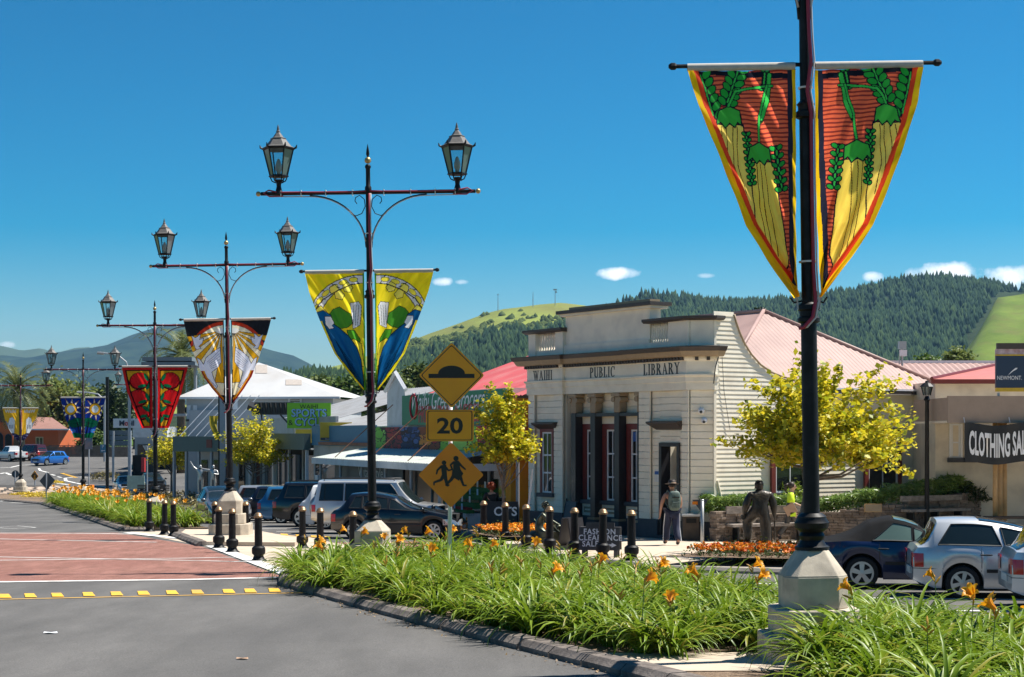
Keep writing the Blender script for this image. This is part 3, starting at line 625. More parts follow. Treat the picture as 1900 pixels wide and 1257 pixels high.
def art_bird(a, A, B, wf, fl):
    a.c[:] = lin((232, 214, 30)); K = (30, 34, 34)
    a.ell(.05, .36, .84, .68, (206, 208, 204), 0, K, .014); a.ell(.02, .42, .72, .66, (232, 212, 40), 0, K, .014); a.ell(.05, .36, .80, .64, (206, 208, 204)) if False else None
    for i in range(7): t0 = -1.5 + i * .24; a.line([(.05 + .7 * math.cos(t0), .36 + .56 * math.sin(t0) / a.asp), (.05 + .85 * math.cos(t0 + .1), .36 + .7 * math.sin(t0 + .1) / a.asp)], .012, K); a.ell(.05 + .77 * math.cos(t0 + .1), .36 + .62 * math.sin(t0 + .1) / a.asp, .07, .035, (238, 222, 70), t0 + 1.5, K, .008)
    a.ell(.05, .32, .82, .625, (150, 140, 40)) if False else None
    for x, y in ((.5, .12), (.28, .1), (.72, .3), (.42, .16)): a.poly([(x - .09, y + .02), (x, y - .03), (x + .09, y), (x + .06, y + .05), (x - .04, y + .06)], (236, 222, 90), K, .01)
    a.line([(.86, .34), (.7, .22), (.45, .14), (.2, .09)], .018, K)
    a.poly([(.62, .36), (.52, .3), (.42, .28), (.34, .31), (.24, .34), (.2, .42), (.3, .46), (.46, .47), (.6, .42)], (70, 140, 44), K, .01)
    a.poly([(.24, .25), (.1, .24), (.05, .28), (.08, .44), (.2, .47), (.22, .36)], (214, 216, 216), K, .01)
    for x in (.1, .14, .18): a.line([(x, .27), (x + .02, .44)], .008, (90, 94, 96))
    a.poly([(.3, .48), (.18, .48), (.08, .56), (.1, .68), (.2, .66)], (76, 148, 40), K, .01)
    a.poly([(.34, .66), (.2, .55), (.06, .6), (.02, .8), (.1, .78)], (230, 210, 60), K, .01)
    a.poly([(.82, .33), (.68, .31), (.56, .35), (.53, .42), (.42, .46), (.27, .53), (.14, .63), (.07, .74), (.05, .84), (.02, .98), (.1, .97), (.19, .86), (.34, .76), (.56, .67), (.7, .54), (.8, .42)], (18, 88, 140), K, .014)
    for i in range(6): a.line([(.5 - i * .03, .55 + i * .03), (.2 - i * .02, .78 + i * .035)], .009, (8, 44, 74))
    a.poly([(.66, .36), (.56, .36), (.5, .42), (.54, .44), (.5, .46), (.58, .47), (.64, .43)], (216, 220, 222), K, .008)
    a.poly([(.6, .71), (.42, .74), (.28, .86), (.3, .92), (.46, .88)], (228, 206, 60), K, .012); a.line([(.5, .75), (.38, .88)], .01, K); a.line([(.44, .75), (.34, .88)], .01, K)
    w = wf(B); e = w - A * w; a.put((e < .035) & (B > .4), (232, 214, 30)); a.put((e < .055) & (e > .045) & (B > .4), K); a.put(A * w < .025, (70, 140, 44))
def art_dove(a, A, B, wf, fl):
    a.c[:] = lin((34, 36, 40)); K = (40, 34, 28); a.ell(0, .46, .9, .92, (196, 60, 34), 0, K, .01); a.ell(0, .48, .84, .87, (238, 228, 194), 0, K, .01)
    for i in range(9):
        t0 = .15 + i * .32; a0 = [(.05, .12), (.05 + 1.3 * math.cos(t0), .12 + 1.3 * math.sin(t0) / a.asp), (.05 + 1.3 * math.cos(t0 + .16), .12 + 1.3 * math.sin(t0 + .16) / a.asp)]
        a.poly(a0, (226, 168, 30), K, .012)
    a.ell(.04, .12, .16, .07, (235, 232, 222))
    D = (226, 228, 236); K2 = (70, 74, 86)
    a.poly([(.8, .17), (.7, .2), (.58, .15), (.6, .22), (.5, .2), (.54, .27), (.62, .3), (.56, .33), (.68, .34), (.74, .27)], D, K2, .012)
    a.poly([(.66, .44), (.58, .46), (.5, .52), (.44, .44), (.24, .36), (.1, .32), (.08, .5), (.16, .56), (.3, .62), (.24, .72), (.16, .8), (.3, .86), (.4, .78), (.46, .68), (.6, .62), (.62, .52)], D, K2, .014)
    for i in range(6): a.line([(.42 - i * .02, .5 + i * .015), (.12, .36 + i * .035)], .01, (120, 124, 140))
    for i in range(4): a.line([(.38, .7 + i * .01), (.2 + i * .05, .8 + i * .015)], .009, (120, 124, 140))
    w = wf(B); e = w - A * w; a.put((e < .05) & (B > .6), (150, 40, 28)); a.put((e < .09) & (e > .05) & (B > .6), (220, 150, 24)); a.put(A * w < .025, (34, 36, 40))
def art_flower(a, A, B, wf, fl):
    a.c[:] = lin((222, 158, 28)); a.put(np.sin(a.y / a.asp * 2 * np.pi * 40) > .6, (190, 120, 24)); K = (50, 12, 14)
    for cx_, cy_, r in ((.42, .22, .31), (.46, .5, .31), (.34, .75, .26)):
        a.ell(cx_, cy_, r * 1.06, r * .93, (70, 8, 12)); a.ell(cx_, cy_ - .01, r * .93, r * .8, (216, 28, 30)); 
        for i in range(16):
            t = i * .39; a.line([(cx_ + r * .8 * math.cos(t), cy_ + r * .7 * math.sin(t) / a.asp), (cx_ + r * 1.04 * math.cos(t), cy_ + r * .9 * math.sin(t) / a.asp)], .02, (150, 16, 20))
    for x, y, an in ((.2, .16, -1.1), (.12, .3, 1.), (.34, .3, .2), (.16, .48, -1.2), (.32, .56, .3), (.1, .62, 1.2), (.3, .8, .25), (.14, .86, -1.), (.2, .68, -.7)): a.ell(x, y, .13, .045, (16, 110, 66), an, (8, 50, 34), .012)
    w = wf(B); e = w - A * w; a.put((e < .13) | (A * w < .1) | (B < .055), K); a.put((e < .085) | (A * w < .07) | (B < .035), (206, 30, 30)); a.put((B > .965), (206, 30, 30))
def art_sun(a, A, B, wf, fl):
    a.c[:] = lin((24, 50, 128))
    for i in range(10):
        t = i * .628 + .2; a.poly([(.5 + .26 * math.cos(t - .22), .27 + .26 * math.sin(t - .22) / a.asp), (.5 + .56 * math.cos(t), .27 + .56 * math.sin(t) / a.asp), (.5 + .26 * math.cos(t + .22), .27 + .26 * math.sin(t + .22) / a.asp)], (238, 226, 200), (150, 90, 30), .02)
    a.ell(.5, .27, .3, .3, (40, 34, 40)); a.ell(.5, .27, .27, .27, (236, 166, 28)); a.ell(.5, .27, .17, .17, (232, 230, 222))
    for x, y, r in ((.2, .55, .22), (.42, .6, .22), (.6, .66, .16), (.1, .66, .2), (.3, .68, .2)): a.ell(x, y, r, r * .5, (14, 84, 58), 0, (8, 34, 34), .014)
    a.line([(.08, .95), (.12, .8), (.2, .6)], .05, (30, 24, 30)); a.ell(.45, .82, .2, .1, (60, 120, 190)); a.poly([(0, 1), (0, .9), (.3, .86), (.6, .92), (.6, 1)], (14, 96, 60)); a.poly([(.4, .84), (.6, .82), (.55, .87)], (226, 150, 30))
def art_town(a, A, B, wf, fl):
    a.c[:] = lin((226, 172, 40)); a.poly([(1, .3), (.7, .4), (.66, .95), (1, .9)], (120, 120, 130)); a.poly([(.28, .9), (.26, .34), (.4, .26), (.56, .3), (.62, .44), (.64, .9)], (222, 220, 216), (120, 118, 120), .015)
    a.poly([(.62, .44), (.86, .4), (.9, .78), (.64, .86)], (150, 152, 160))
    for x in (.34, .44, .52): a.poly([(x, .5), (x + .04, .5), (x + .04, .62), (x, .62)], (110, 110, 118))
    a.poly([(0, 1), (0, .84), (.3, .76), (.6, .78), (.9, .72), (1, .8), (1, 1)], (50, 44, 78)); a.line([(.2, .82), (.5, .86), (.8, .8)], .03, (150, 146, 170)); a.line([(.1, .9), (.4, .94)], .03, (110, 106, 140))
def banner(nm, side, wf, art, label, L, Wd, nu, nv, fold, group, tip=0., letters=None):
    X, Y, z0, h, tilt = HPED[nm]
    t = thing('banner', label, 'banner', (X, Y, z0), 0, group); t.rotation_euler = (0, -tilt, 0)
    top = h + 5.52; x0 = .115
    def fn(a_, b_):
        w = wf(b_) * Wd; x = x0 + tip * b_ * b_ + a_ * w
        y = fold * (math.sin(a_ * 5 + b_ * 3.2 + side) * .06 * (.3 + b_) - .16 * math.sin(b_ * 3.0) * a_ + .025 * math.sin(a_ * 17 + b_ * 4) * (.3 + b_) + .012 * math.sin((a_ + b_) * 31))
        return (side * x, y - .01, top - b_ * L - .03 * a_ * math.sin(b_ * 3.14))
    fl = side > 0
    print_sheet('cloth', fn, nu, nv, lambda a, A, B: art(a, A, B, wf, fl), m_bann, t, L / Wd, lambda A, B: (A * np.vectorize(wf)(B), B))
    MB().grid(lambda a_, b_: (side * (x0 + a_ * Wd), .034 * math.cos(b_ * 6.28), h + 5.565 + .045 * math.sin(b_ * 6.28)), 14, 8).build('hem', m_hem, t, smooth=True)
    MB().tube([(side * (x0 + tip + .02), -.01, top - L), (side * .12, -.02, top - L - .14)], .014, 5).build('tie_strap', m_hem, t)
    return t
_vw = lambda f: (lambda t: np.vectorize(f)(t) if isinstance(t, np.ndarray) else f(t))
for nm, wf, art, lab, L, Wd, nu, nv, fo in [('A', _vw(w_sail), art_kowhai, 'yellow kowhai flower banner on dark red, {} of the nearest lamp post', 2.62, 1.24, 190, 380, 1.5), ('B', _vw(w_sail), art_bird, 'yellow banner with blue bird, {} of its lamp post', 2.62, 1.32, 110, 220, 1.4),
                                           ('C', _vw(w_sail), art_dove, 'dark banner with white doves and gold rays, {} of its lamp post', 2.66, 1.3, 80, 170, 1.), ('D', _vw(w_trap), art_flower, 'banner with three red flowers on gold, {} of its lamp post', 2.6, 1.3, 66, 130, .7),
                                           ('E', _vw(w_trap), art_sun, 'blue banner with a yellow sun over a dark green tree, {} of its lamp post', 2.5, 1.3, 44, 90, .7), ('F', _vw(w_mid), art_town, 'yellow banner with a pale tower, {} of its lamp post', 2.5, 1.3, 40, 80, .7)]:
    for s in (-1, 1):
        t = banner(nm, s, wf, art, lab.format('left' if s < 0 else 'right'), L, Wd, nu, nv, fo, 'banners on the median lamp posts')
        if nm == 'F':
            X, Y, z0, h, _ = HPED[nm]; me = text_mesh('Waihi', .36, bold=.012); me.transform(frame((s * .75, -.14, h + 5.2), (-s, 0, 0), (0, 0, 1), (0, -1, 0))); me.transform(Matrix.Identity(4)); me.materials.clear(); link('lettering', me, mat('print_white', (.75, .74, .7), .7, var=.03), t)

# ------------------------------------------------------------ bollards
m_boll = mat('bollard_black', (.006, .006, .007), .5, var=.3, vs=12, bump=.06, bs=40, dirt=((.015, .0145, .0145), 9.), spec=.22)
m_cap = mat('bollard_bronze', (.3, .19, .1), .4, metal=.6, var=.25, vs=25)
bp = thing('bollard', 'x', 'bollard')
MB().lathe([(.22, 0), (.2, .02), (.15, .06), (.12, .13), (.125, .15), (.165, .19), (.17, .26), (.165, .33), (.13, .36), (.1, .38)], 16).build('base', m_boll, bp, smooth=35)
MB().lathe([(.098, .36), (.09, 1.08)], 16).build('shaft', m_boll, bp, smooth=40)
MB().lathe([(.09, 1.06), (.112, 1.07), (.112, 1.11), (.1, 1.12), (.085, 1.16), (.05, 1.19), (.0, 1.2)], 16).build('cap', m_cap, bp, smooth=35)
BOL = [(277, 987, 0, 'left bollard of the three beside the far lily bed'), (305, 993, 0, 'middle bollard of the three beside the far lily bed'), (322, 995.5, 0, 'right bollard of the three beside the far lily bed'),
       (406, 1018, 0, 'left bollard of the three in front of the stepped pedestal'), (431, 1025.5, 0, 'middle bollard of the three in front of the stepped pedestal'), (480, 1041.5, 0, 'bollard nearest the camera on the pale crossing strip'),
       (399, 999, 0, 'bollard close behind the left one before the stepped pedestal'), (456, 999, 0, 'bollard half hidden behind the stepped pedestal'),
       (561, 1018, 0, 'bollard right of the island kerb, left of its pair'), (594, 1023, 0, 'bollard in front of the silver off-roader, right of its pair'), (655, 1036, 0, 'bollard just left of the bird-banner lamp pedestal'),
       (897, 1004, .12, 'leftmost bollard of the library row, before the red-haired woman'), (938, 1011, .12, 'second bollard of the library row, beside the young tree trunk'), (977, 1019, .12, 'third bollard of the library row, left of the bathing statue'), (1020, 1027, .12, 'bollard standing in front of the bathing statue'),
       (1066, 1032, .12, 'bollard just left of the clearance sale board'), (1118, 1037, .12, 'bollard standing in front of the clearance sale board'), (1172, 1042, .12, 'rightmost bollard of the library row')]
for i, (u, v, dz, lab) in enumerate(BOL):
    o = bp if i == 0 else copy_tree(bp); p = G(u, v, dz); o.location = p; o['label'] = lab; o['group'] = 'black bollards with bronze caps'; o.rotation_euler = (random.uniform(-.012, .012), random.uniform(-.012, .012), random.uniform(0, 6))

# ------------------------------------------------------------ warning sign by the crossing
m_sgn = mat('sign_amber', (1., .36, .004), .45, var=.05, vs=5, dirt=((.9, .3, .006), 2.5))
m_sgo = mat('sign_orange', (1., .26, .003), .45, var=.05, vs=5, dirt=((.85, .21, .006), 2.5))
m_sb = mat('sign_black', (.012, .011, .01), .5, var=.1)
m_swh = mat('white_post_paint', (.72, .74, .8), .45, var=.06, vs=8)
Y = 32.5; p0 = GX(834, Y, .09)
ws = thing('warning_sign', 'amber speed hump, 20 and children crossing signs on a white post in the lily bed', 'road sign', p0)
sc_ = Y / F
def rpoly(pts, r, n=5):
    o = []
    for i, p in enumerate(pts):
        p = Vector(p); a = (Vector(pts[i - 1]) - p).normalized(); b = (Vector(pts[(i + 1) % len(pts)]) - p).normalized()
        q0 = p + a * r; q1 = p + b * r
        for k in range(n + 1): t = k / n; o.append(tuple((q0 * (1 - t) ** 2 + p * 2 * t * (1 - t) + q1 * t * t)))
    return o
def sgn(name, cx, cy, pts, m, border=None, parent=ws, r=.05, yoff=0.):
    """plate facing the camera side (-Y); pts in metres about the centre"""
    Mx = Matrix.Translation(((cx - 834) * sc_, -.06 + yoff, CAMZ + (HV - cy) * sc_ - p0.z)) @ Matrix.Rotation(R(90), 4, 'X')
    o = MB().prism(rpoly(pts, r), -.004, 0, Mx).build(name, m, parent)
    if border:
        A = rpoly([Vector(p) * (1 - border[0]) for p in pts], r * .9); B = rpoly([Vector(p) * (1 - border[1]) for p in pts], r * .8); n = len(A)
        MB().add([(x, y, .002) for x, y in A] + [(x, y, .002) for x, y in B], [(i, (i + 1) % n, n + (i + 1) % n, n + i) for i in range(n)], Mx).build('border', m_sb, o)
    return o, Mx
D = .665
dm = [(-D * .975, 0), (0, -D), (D * .975, 0), (0, D)]
s1, M1 = sgn('hump_plate', 838, 697, [(-.66, 0), (0, -.66), (.66, 0), (0, .66)], m_sgn, (.065, .1))
MB().add([(x, y, .002) for x, y in [(-.46, -.055), (.46, -.055), (.46, .03), (.27, .03)] + [(.27 * math.cos(t), .03 + .165 * math.sin(t)) for t in [math.pi * k / 14 for k in range(1, 14)]] + [(-.27, .03), (-.46, .03)]], [tuple(range(19))], M1).build('symbol', m_sb, s1)
s2, M2 = sgn('speed_plate', 835, 790, [(-.48, -.315), (.48, -.315), (.48, .315), (-.48, .315)], m_sgn, (.06, .1))
text('number', '20', m_sb, s2, M2 @ Matrix.Translation((0, -.15, .003)), .43, bold=.012, sx=1.22)
s3, M3 = sgn('children_plate', 837, 881.5, [(-.66, 0), (0, -.66), (.66, 0), (0, .66)], m_sgo, None)
n_ = 0
def flat(pts, z=.002): MB().add([(x, y, z) for x, y in pts], [tuple(range(len(pts)))], M3).build('symbol', m_sb, s3)
def limb(a, b, w0, w1):
    d = Vector((b[0] - a[0], b[1] - a[1])); n = Vector((-d.y, d.x)).normalized()
    global n_; n_ += 1
    flat([(a[0] + n.x * w0, a[1] + n.y * w0), (b[0] + n.x * w1, b[1] + n.y * w1), (b[0] + d.normalized().x * w1, b[1] + d.normalized().y * w1), (b[0] - n.x * w1, b[1] - n.y * w1), (a[0] - n.x * w0, a[1] - n.y * w0)], .002 + .0004 * n_)
def disc(x, y, r):
    global n_; n_ += 1
    flat([(x + r * math.cos(t), y + r * math.sin(t)) for t in [k * math.pi / 8 for k in range(16)]], .002 + .0004 * n_)
disc(-.14, .245, .047); limb((-.15, .2), (-.13, .0), .055, .05); limb((-.13, .02), (-.08, -.2), .045, .025); limb((-.08, -.2), (-.04, -.205), .02, .016); limb((-.14, .0), (-.2, -.1), .042, .03); limb((-.2, -.1), (-.34, -.15), .028, .02); limb((-.34, -.15), (-.34, -.2), .018, .015)
limb((-.18, .18), (-.27, .1), .024, .02); limb((-.27, .1), (-.29, .02), .02, .015); limb((-.12, .17), (-.05, .09), .024, .018); limb((-.05, .09), (.02, .11), .017, .015)
disc(.1, .33, .052); limb((.1, .28), (.12, .08), .055, .075); limb((.1, .12), (.13, .0), .075, .12); limb((.08, .02), (-.0, -.1), .045, .03); limb((-.0, -.1), (-.1, -.2), .03, .02); limb((-.1, -.2), (-.06, -.22), .02, .016); limb((.16, .02), (.21, -.1), .045, .028); limb((.21, -.1), (.25, -.21), .026, .02); limb((.25, -.21), (.31, -.21), .018, .014)
limb((.06, .26), (-.01, .2), .022, .018); limb((-.01, .2), (.03, .11), .018, .014); limb((.14, .26), (.21, .18), .024, .02); limb((.21, .18), (.29, .11), .018, .014)
MB().tube([(0, 0, -.2), (.03, 0, CAMZ + (HV - 660) * sc_ - p0.z)], .041, 12).build('post', m_swh, ws, smooth=True)
for cy in (670, 725, 790, 850, 905): MB().box(((836 - 834) * sc_, -.04, CAMZ + (HV - cy) * sc_ - p0.z), (.16, .03, .03)).build('clamp', m_galv, ws)
# ------------------------------------------------------------ library
m_cream = mat('cream_weatherboard', (.84, .775, .635), .6, var=.05, vs=2.5, dirt=((.73, .66, .53), 2.2), bump=.04, bs=40)
m_creamp = mat('cream_plaster', (.83, .785, .67), .7, var=.05, vs=2., dirt=((.68, .65, .57), 1.6))
m_brown = mat('dark_brown_trim', (.055, .043, .038), .5, var=.15, vs=8)
m_tan = mat('tan_trim', (.34, .25, .155), .6, var=.12, vs=8)
m_maroon = mat('maroon_trim', (.16, .026, .022), .45, var=.12, vs=8)
m_char = mat('charcoal_paint', (.022, .022, .026), .4, var=.15, vs=8)
m_plinth = mat('slate_plinth', (.045, .05, .062), .6, var=.2, vs=5)
m_sash = mat('white_sash', (.72, .73, .76), .45, var=.04)
m_win = glass_mat('window_glass', (.012, .015, .018), .02)
m_roof = mat('pink_corrugated_iron', (.4, .265, .235), .55, metal=.0, var=.1, vs=1.2, dirt=((.32, .21, .19), .9), spec=.3)
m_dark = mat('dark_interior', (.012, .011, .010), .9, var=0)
AV = Vector((-.555, .832, 0)).normalized(); NV = Vector((-AV.y, AV.x, 0)) * 1.0; NV = Vector((-.832, -.555, 0)).normalized(); BV = -NV
R0 = Vector((5.39, 48.82, 0)); C2 = Vector((6.07, 48.68, 0)); ZG = gz(49) + .12
lib = thing('library', 'cream weatherboard public library with dark columns, maroon windows and pink iron roof', 'building', (R0.x, R0.y, 0))
ML = Matrix.Translation(-R0) @ frame(R0, AV, NV)                     # local x = along facade (away), y = outward, z = up (children of lib)
cd = Vector((.981, -.196, 0)).normalized(); cn = Vector((cd.y, -cd.x, 0)); cn = cn if cn.y < 0 else -cn
MC = Matrix.Translation(-R0) @ frame(R0, -cd, cn)                    # chamfer frame: x towards facade, y outward
sn = -AV
MS = Matrix.Translation(-R0) @ frame(C2, BV, AV)                     # side wall frame: x along wall (away right), y INTO building, z up
def du(u): k = (u - CX) / F; return (5.39 - k * 48.82) / (.555 + .832 * k)
def zf(v, d): return CAMZ + (HV - v) * (48.82 + .832 * d) / F
def se(u): k = (u - CX) / F; return (6.07 - k * 48.68) / (.555 * k - .832)
def zs(v, e): return CAMZ + (HV - v) * (48.68 + .555 * e) / F
dl, d1, d2 = 8.54, du(1048), du(1190); dw0, dw1 = du(1262.5), du(1225); zd = 2.02
def fb(name, d0, d1_, o0, o1, z0, z1, m, M=ML, parent=lib, bevel=0.): return MB().span((d0, o0, z0), (d1_, o1, z1), M).build(name, m, parent, bevel=bevel)
# core walls behind the boards
fb('inner_wall', 0.0, dw0, -.75, -.6, ZG - .3, 4.9, m_dark); fb('inner_wall', dw1, dl, -.75, -.6, ZG - .3, 4.9, m_dark); fb('wall', dl - .3, dl, -9, -.36, ZG - .3, 4.9, m_creamp); 
ZB = ZG + .55
def boards(d0, d1_, o, z0, z1, M, pitch=.205, depth=.05, tiltb=.0, m=m_cream, parent=lib):
    n = round((z1 - z0) / pitch); p = (z1 - z0) / n
    for i in range(n):
        za, zb_ = z0 + i * p + .006, z0 + (i + 1) * p - .002; b = MB()
        b.add([(d0, o - depth, za), (d0, o, za), (d0, o, zb_ - .022), (d0, o - .014, zb_), (d0, o - depth, zb_), (d1_, o - depth, za), (d1_, o, za), (d1_, o, zb_ - .022), (d1_, o - .014, zb_), (d1_, o - depth, zb_)],
              [(0, 1, 2, 3, 4), (9, 8, 7, 6, 5)] + [(k, (k + 1) % 5, 5 + (k + 1) % 5, 5 + k) for k in range(5)], M)
        b.build('weatherboard', m, parent)
ZT = 3.62
dw0, dw1 = du(1262.5), du(1225)                                     # door frame
fb('wall', 0., dw0, -.35, -.06, ZG - .3, 4.9, m_creamp); fb('wall', dw1, d2, -.35, -.06, ZG - .3, 4.9, m_creamp); fb('wall', dw0, dw1, -.35, -.06, zd, 4.9, m_creamp); fb('wall', d2, d1, -.58, -.37, 2.63, 4.9, m_creamp); fb('wall', d1, dl, -.35, -.06, ZG - .3, 4.9, m_creamp)
zd = 2.02
boards(.0, .28, .10, ZB, ZT, ML); boards(.28, dw0 - .0, .0, ZB, ZT, ML); boards(dw1, d2 - .55, .0, ZB, ZT, ML); boards(dw0, dw1, .0, zd, ZT, ML); boards(d2 - .55, d2, .10, ZB, ZT, ML)
boards(d1, d1 + .5, .10, ZB, ZT, ML); boards(d1 + .5, dl - .35, .0, ZB, ZT, ML); boards(dl - .35, dl, .10, ZB, ZT, ML)
boards(d2, d1, -.33, 2.95, ZT, ML)
# chamfered corner
chL = (C2 - R0).length
MB().span((-chL, -.3, ZG - .3), (0, -.055, 4.9), MC).build('wall', m_creamp, lib)
boards(-chL, 0., .0, ZB, ZT, MC)
# plinths
fb('plinth', -.02, dw0, -.2, .13, ZG - .4, ZB, m_plinth); fb('plinth', dw1, d2 + .02, -.2, .13, ZG - .4, ZB, m_plinth); fb('plinth', d2 + .02, d1, -.35, -.24, ZG - .4, ZB - .05, m_plinth); fb('plinth', d1, dl + .02, -.2, .13, ZG - .4, ZB, m_plinth)
MB().span((-chL - .02, -.2, ZG - .4), (.03, .05, ZB), MC).build('plinth', m_plinth, lib)
# entablature: mouldings swept round bays and chamfer
def sweep(name, path, prof, m, parent=lib, cl=False):
    """path in world XY (outward normal on the right of travel), prof = (outward, z) polygon"""
    n = len(prof); b = MB(); P_ = [Vector(p) for p in path]
    vs = []
    for i, p in enumerate(P_):
        t0 = (p - P_[i - 1]).normalized() if i else None; t1 = (P_[i + 1] - p).normalized() if i < len(P_) - 1 else None
        t0 = t0 or t1; t1 = t1 or t0; n0 = Vector((t0.y, -t0.x)); n1 = Vector((t1.y, -t1.x)); mm = (n0 + n1); mm = mm / max(.35, mm.dot(n0))
        for o_, z in prof: vs.append((p.x + mm.x * o_ - R0.x, p.y + mm.y * o_ - R0.y, z))
    fs = [(i * n + k, i * n + (k + 1) % n, (i + 1) * n + (k + 1) % n, (i + 1) * n + k) for i in range(len(P_) - 1) for k in range(n)] + [tuple(range(n))[::-1], tuple(range((len(P_) - 1) * n, len(P_) * n))]
    b.add(vs, fs); return b.build(name, m, parent)
def fp(d, o): q = R0 + AV * d + NV * o; return (q.x, q.y)
def cp(s, o): q = R0 + cd * s + cn * o; return (q.x, q.y)
side0 = C2 + BV * .05
path = [fp(dl + .02, -.6), fp(dl + .02, .11), fp(d1 - .02, .11), fp(d1 - .02, 0), fp(d2 + .02, 0), fp(d2 + .02, .11), fp(.06, .11), (C2.x + cn.x * .03 + .02, C2.y + cn.y * .03 - .02), (C2.x - AV.x * .02 + BV.x * .03, C2.y - AV.y * .02 + BV.y * .03)]
path = path[:-1] + [tuple((C2 + BV * .12 - AV * .04)[:2])]
path = path[::-1]; path = path[::-1]
rev = path                      # travelling from the far end to the near corner the street side lies on the right
sweep('architrave', rev, [(-.3, 3.62), (.03, 3.62), (.03, 3.86), (.055, 3.87), (.055, 4.02), (.10, 4.05), (.10, 4.10), (-.3, 4.10)], m_cream)
sweep('frieze', rev, [(-.3, 4.10), (.02, 4.10), (.02, 4.50), (-.3, 4.50)], m_creamp)
sweep('bed_moulding', rev, [(-.3, 4.50), (.04, 4.50), (.08, 4.56), (.08, 4.62), (-.3, 4.62)], m_cream)
sweep('cornice', rev, [(-.3, 4.62), (.26, 4.62), (.30, 4.66), (.36, 4.78), (-.3, 4.78)], m_tan)
sweep('cornice_cap', rev, [(-.3, 4.78), (.38, 4.78), (.44, 4.90), (.44, 4.925), (-.3, 4.99)], m_brown)
b = MB()
for i in range(56):
    d = .1 + i * .152; o_ = .11 if (d < d2 or d > d1) else 0
    if d < dl: b.span((d, o_ + .04, 4.515), (d + .085, o_ + .17, 4.61), ML)
for s in (.15, .5): b.span((-s - .1, .05, 4.51), (-s, .2, 4.61), MC)
b.build('dentil_course', m_brown, lib)['kind'] = 'stuff'
# lettering in a drawn serif capital
def SER(ch):
    v = lambda x, w=.15: [(x, 0), (x + w, 0), (x + w, 1), (x, 1)]
    s = lambda x0, x1, y: [(x0, y), (x1, y), (x1, y + .045), (x0, y + .045)]
    vs = lambda x, w=.15: [v(x, w), s(x - .07, x + w + .07, 0), s(x - .07, x + w + .07, .955)]
    def bowl(x, y0, y1, w, th, a0=-90, a1=90):
        cy, ry = (y0 + y1) / 2, (y1 - y0) / 2; o = []; n = 10
        for k in range(n + 1): t = R(a0 + (a1 - a0) * k / n); o.append((x + w * math.cos(t), cy + ry * math.sin(t)))
        for k in range(n, -1, -1): t = R(a0 + (a1 - a0) * k / n); o.append((x + (w - th) * math.cos(t), cy + (ry - .05) * math.sin(t)))
        return o
    if ch == 'I': return vs(.1), .35
    if ch == 'H': return vs(.08) + vs(.5) + [[(.2, .48), (.52, .48), (.52, .53), (.2, .53)]], .75
    if ch == 'L': return vs(.08) + [[(.2, 0), (.56, 0), (.58, .26), (.53, .26), (.5, .05), (.2, .05)]], .62
    if ch == 'A': return [[(.28, 1), (.4, 1), (.72, 0), (.56, 0)], [(.33, .97), (.37, .97), (.14, 0), (.08, 0)], [(.2, .3), (.52, .3), (.52, .345), (.2, .345)], s(.0, .23, 0), s(.48, .8, 0)], .8
    if ch == 'W': return [[(.02, 1), (.17, 1), (.4, 0), (.32, 0)], [(.33, 0), (.37, 0), (.56, .85), (.53, .92)], [(.42, 1), (.57, 1), (.78, 0), (.7, 0)], [(.72, 0), (.76, 0), (1., 1), (.94, 1)], s(-.05, .24, .955), s(.36, .63, .955), s(.86, 1.08, .955)], 1.08
    if ch == 'Y': return [[(.02, 1), (.18, 1), (.43, .48), (.32, .48)], [(.36, .5), (.41, .48), (.66, 1), (.6, 1)], [(.3, 0), (.45, 0), (.45, .5), (.3, .5)], s(-.05, .25, .955), s(.52, .74, .955), s(.2, .55, 0)], .72
    if ch == 'P': return vs(.08) + [bowl(.26, .46, 1, .34, .14), [(.2, .95), (.28, .95), (.28, 1), (.2, 1)], [(.2, .46), (.28, .46), (.28, .51), (.2, .51)]], .66
    if ch == 'B': return vs(.08) + [bowl(.26, .5, 1, .3, .13), bowl(.28, 0, .54, .34, .14), [(.2, .95), (.28, .95), (.28, 1), (.2, 1)], [(.2, 0), (.3, 0), (.3, .05), (.2, .05)]], .7
    if ch == 'R': return vs(.08) + [bowl(.26, .48, 1, .32, .14), [(.3, .5), (.44, .5), (.74, .0), (.56, 0)], s(.52, .8, 0), [(.2, .95), (.28, .95), (.28, 1), (.2, 1)]], .8
    if ch == 'U': return [v2 for v2 in ([(.08, .28), (.23, .28), (.23, 1), (.08, 1)], [(.6, .28), (.655, .28), (.655, 1), (.6, 1)], s(.0, .31, .955), s(.52, .74, .955))] + [[(.08, .3)] + [(.365 + .285 * math.cos(R(t)), .29 + .3 * math.sin(R(t))) for t in range(180, 361, 20)] + [(.6, .3)] + [(.41 + .19 * math.cos(R(t)), .29 + .22 * math.sin(R(t))) for t in range(360, 179, -20)]], .76
    if ch == 'C': return [[(.42 + .38 * math.cos(R(t)), .5 + .52 * math.sin(R(t))) for t in range(45, 316, 15)] + [(.44 + .25 * math.cos(R(t)), .5 + .46 * math.sin(R(t))) for t in range(315, 44, -15)], [(.64, .68), (.7, .68), (.7, 1), (.64, .95)]], .76
    return [], .4
m_let = mat('dark_lettering', (.028, .04, .042), .5, var=.1)
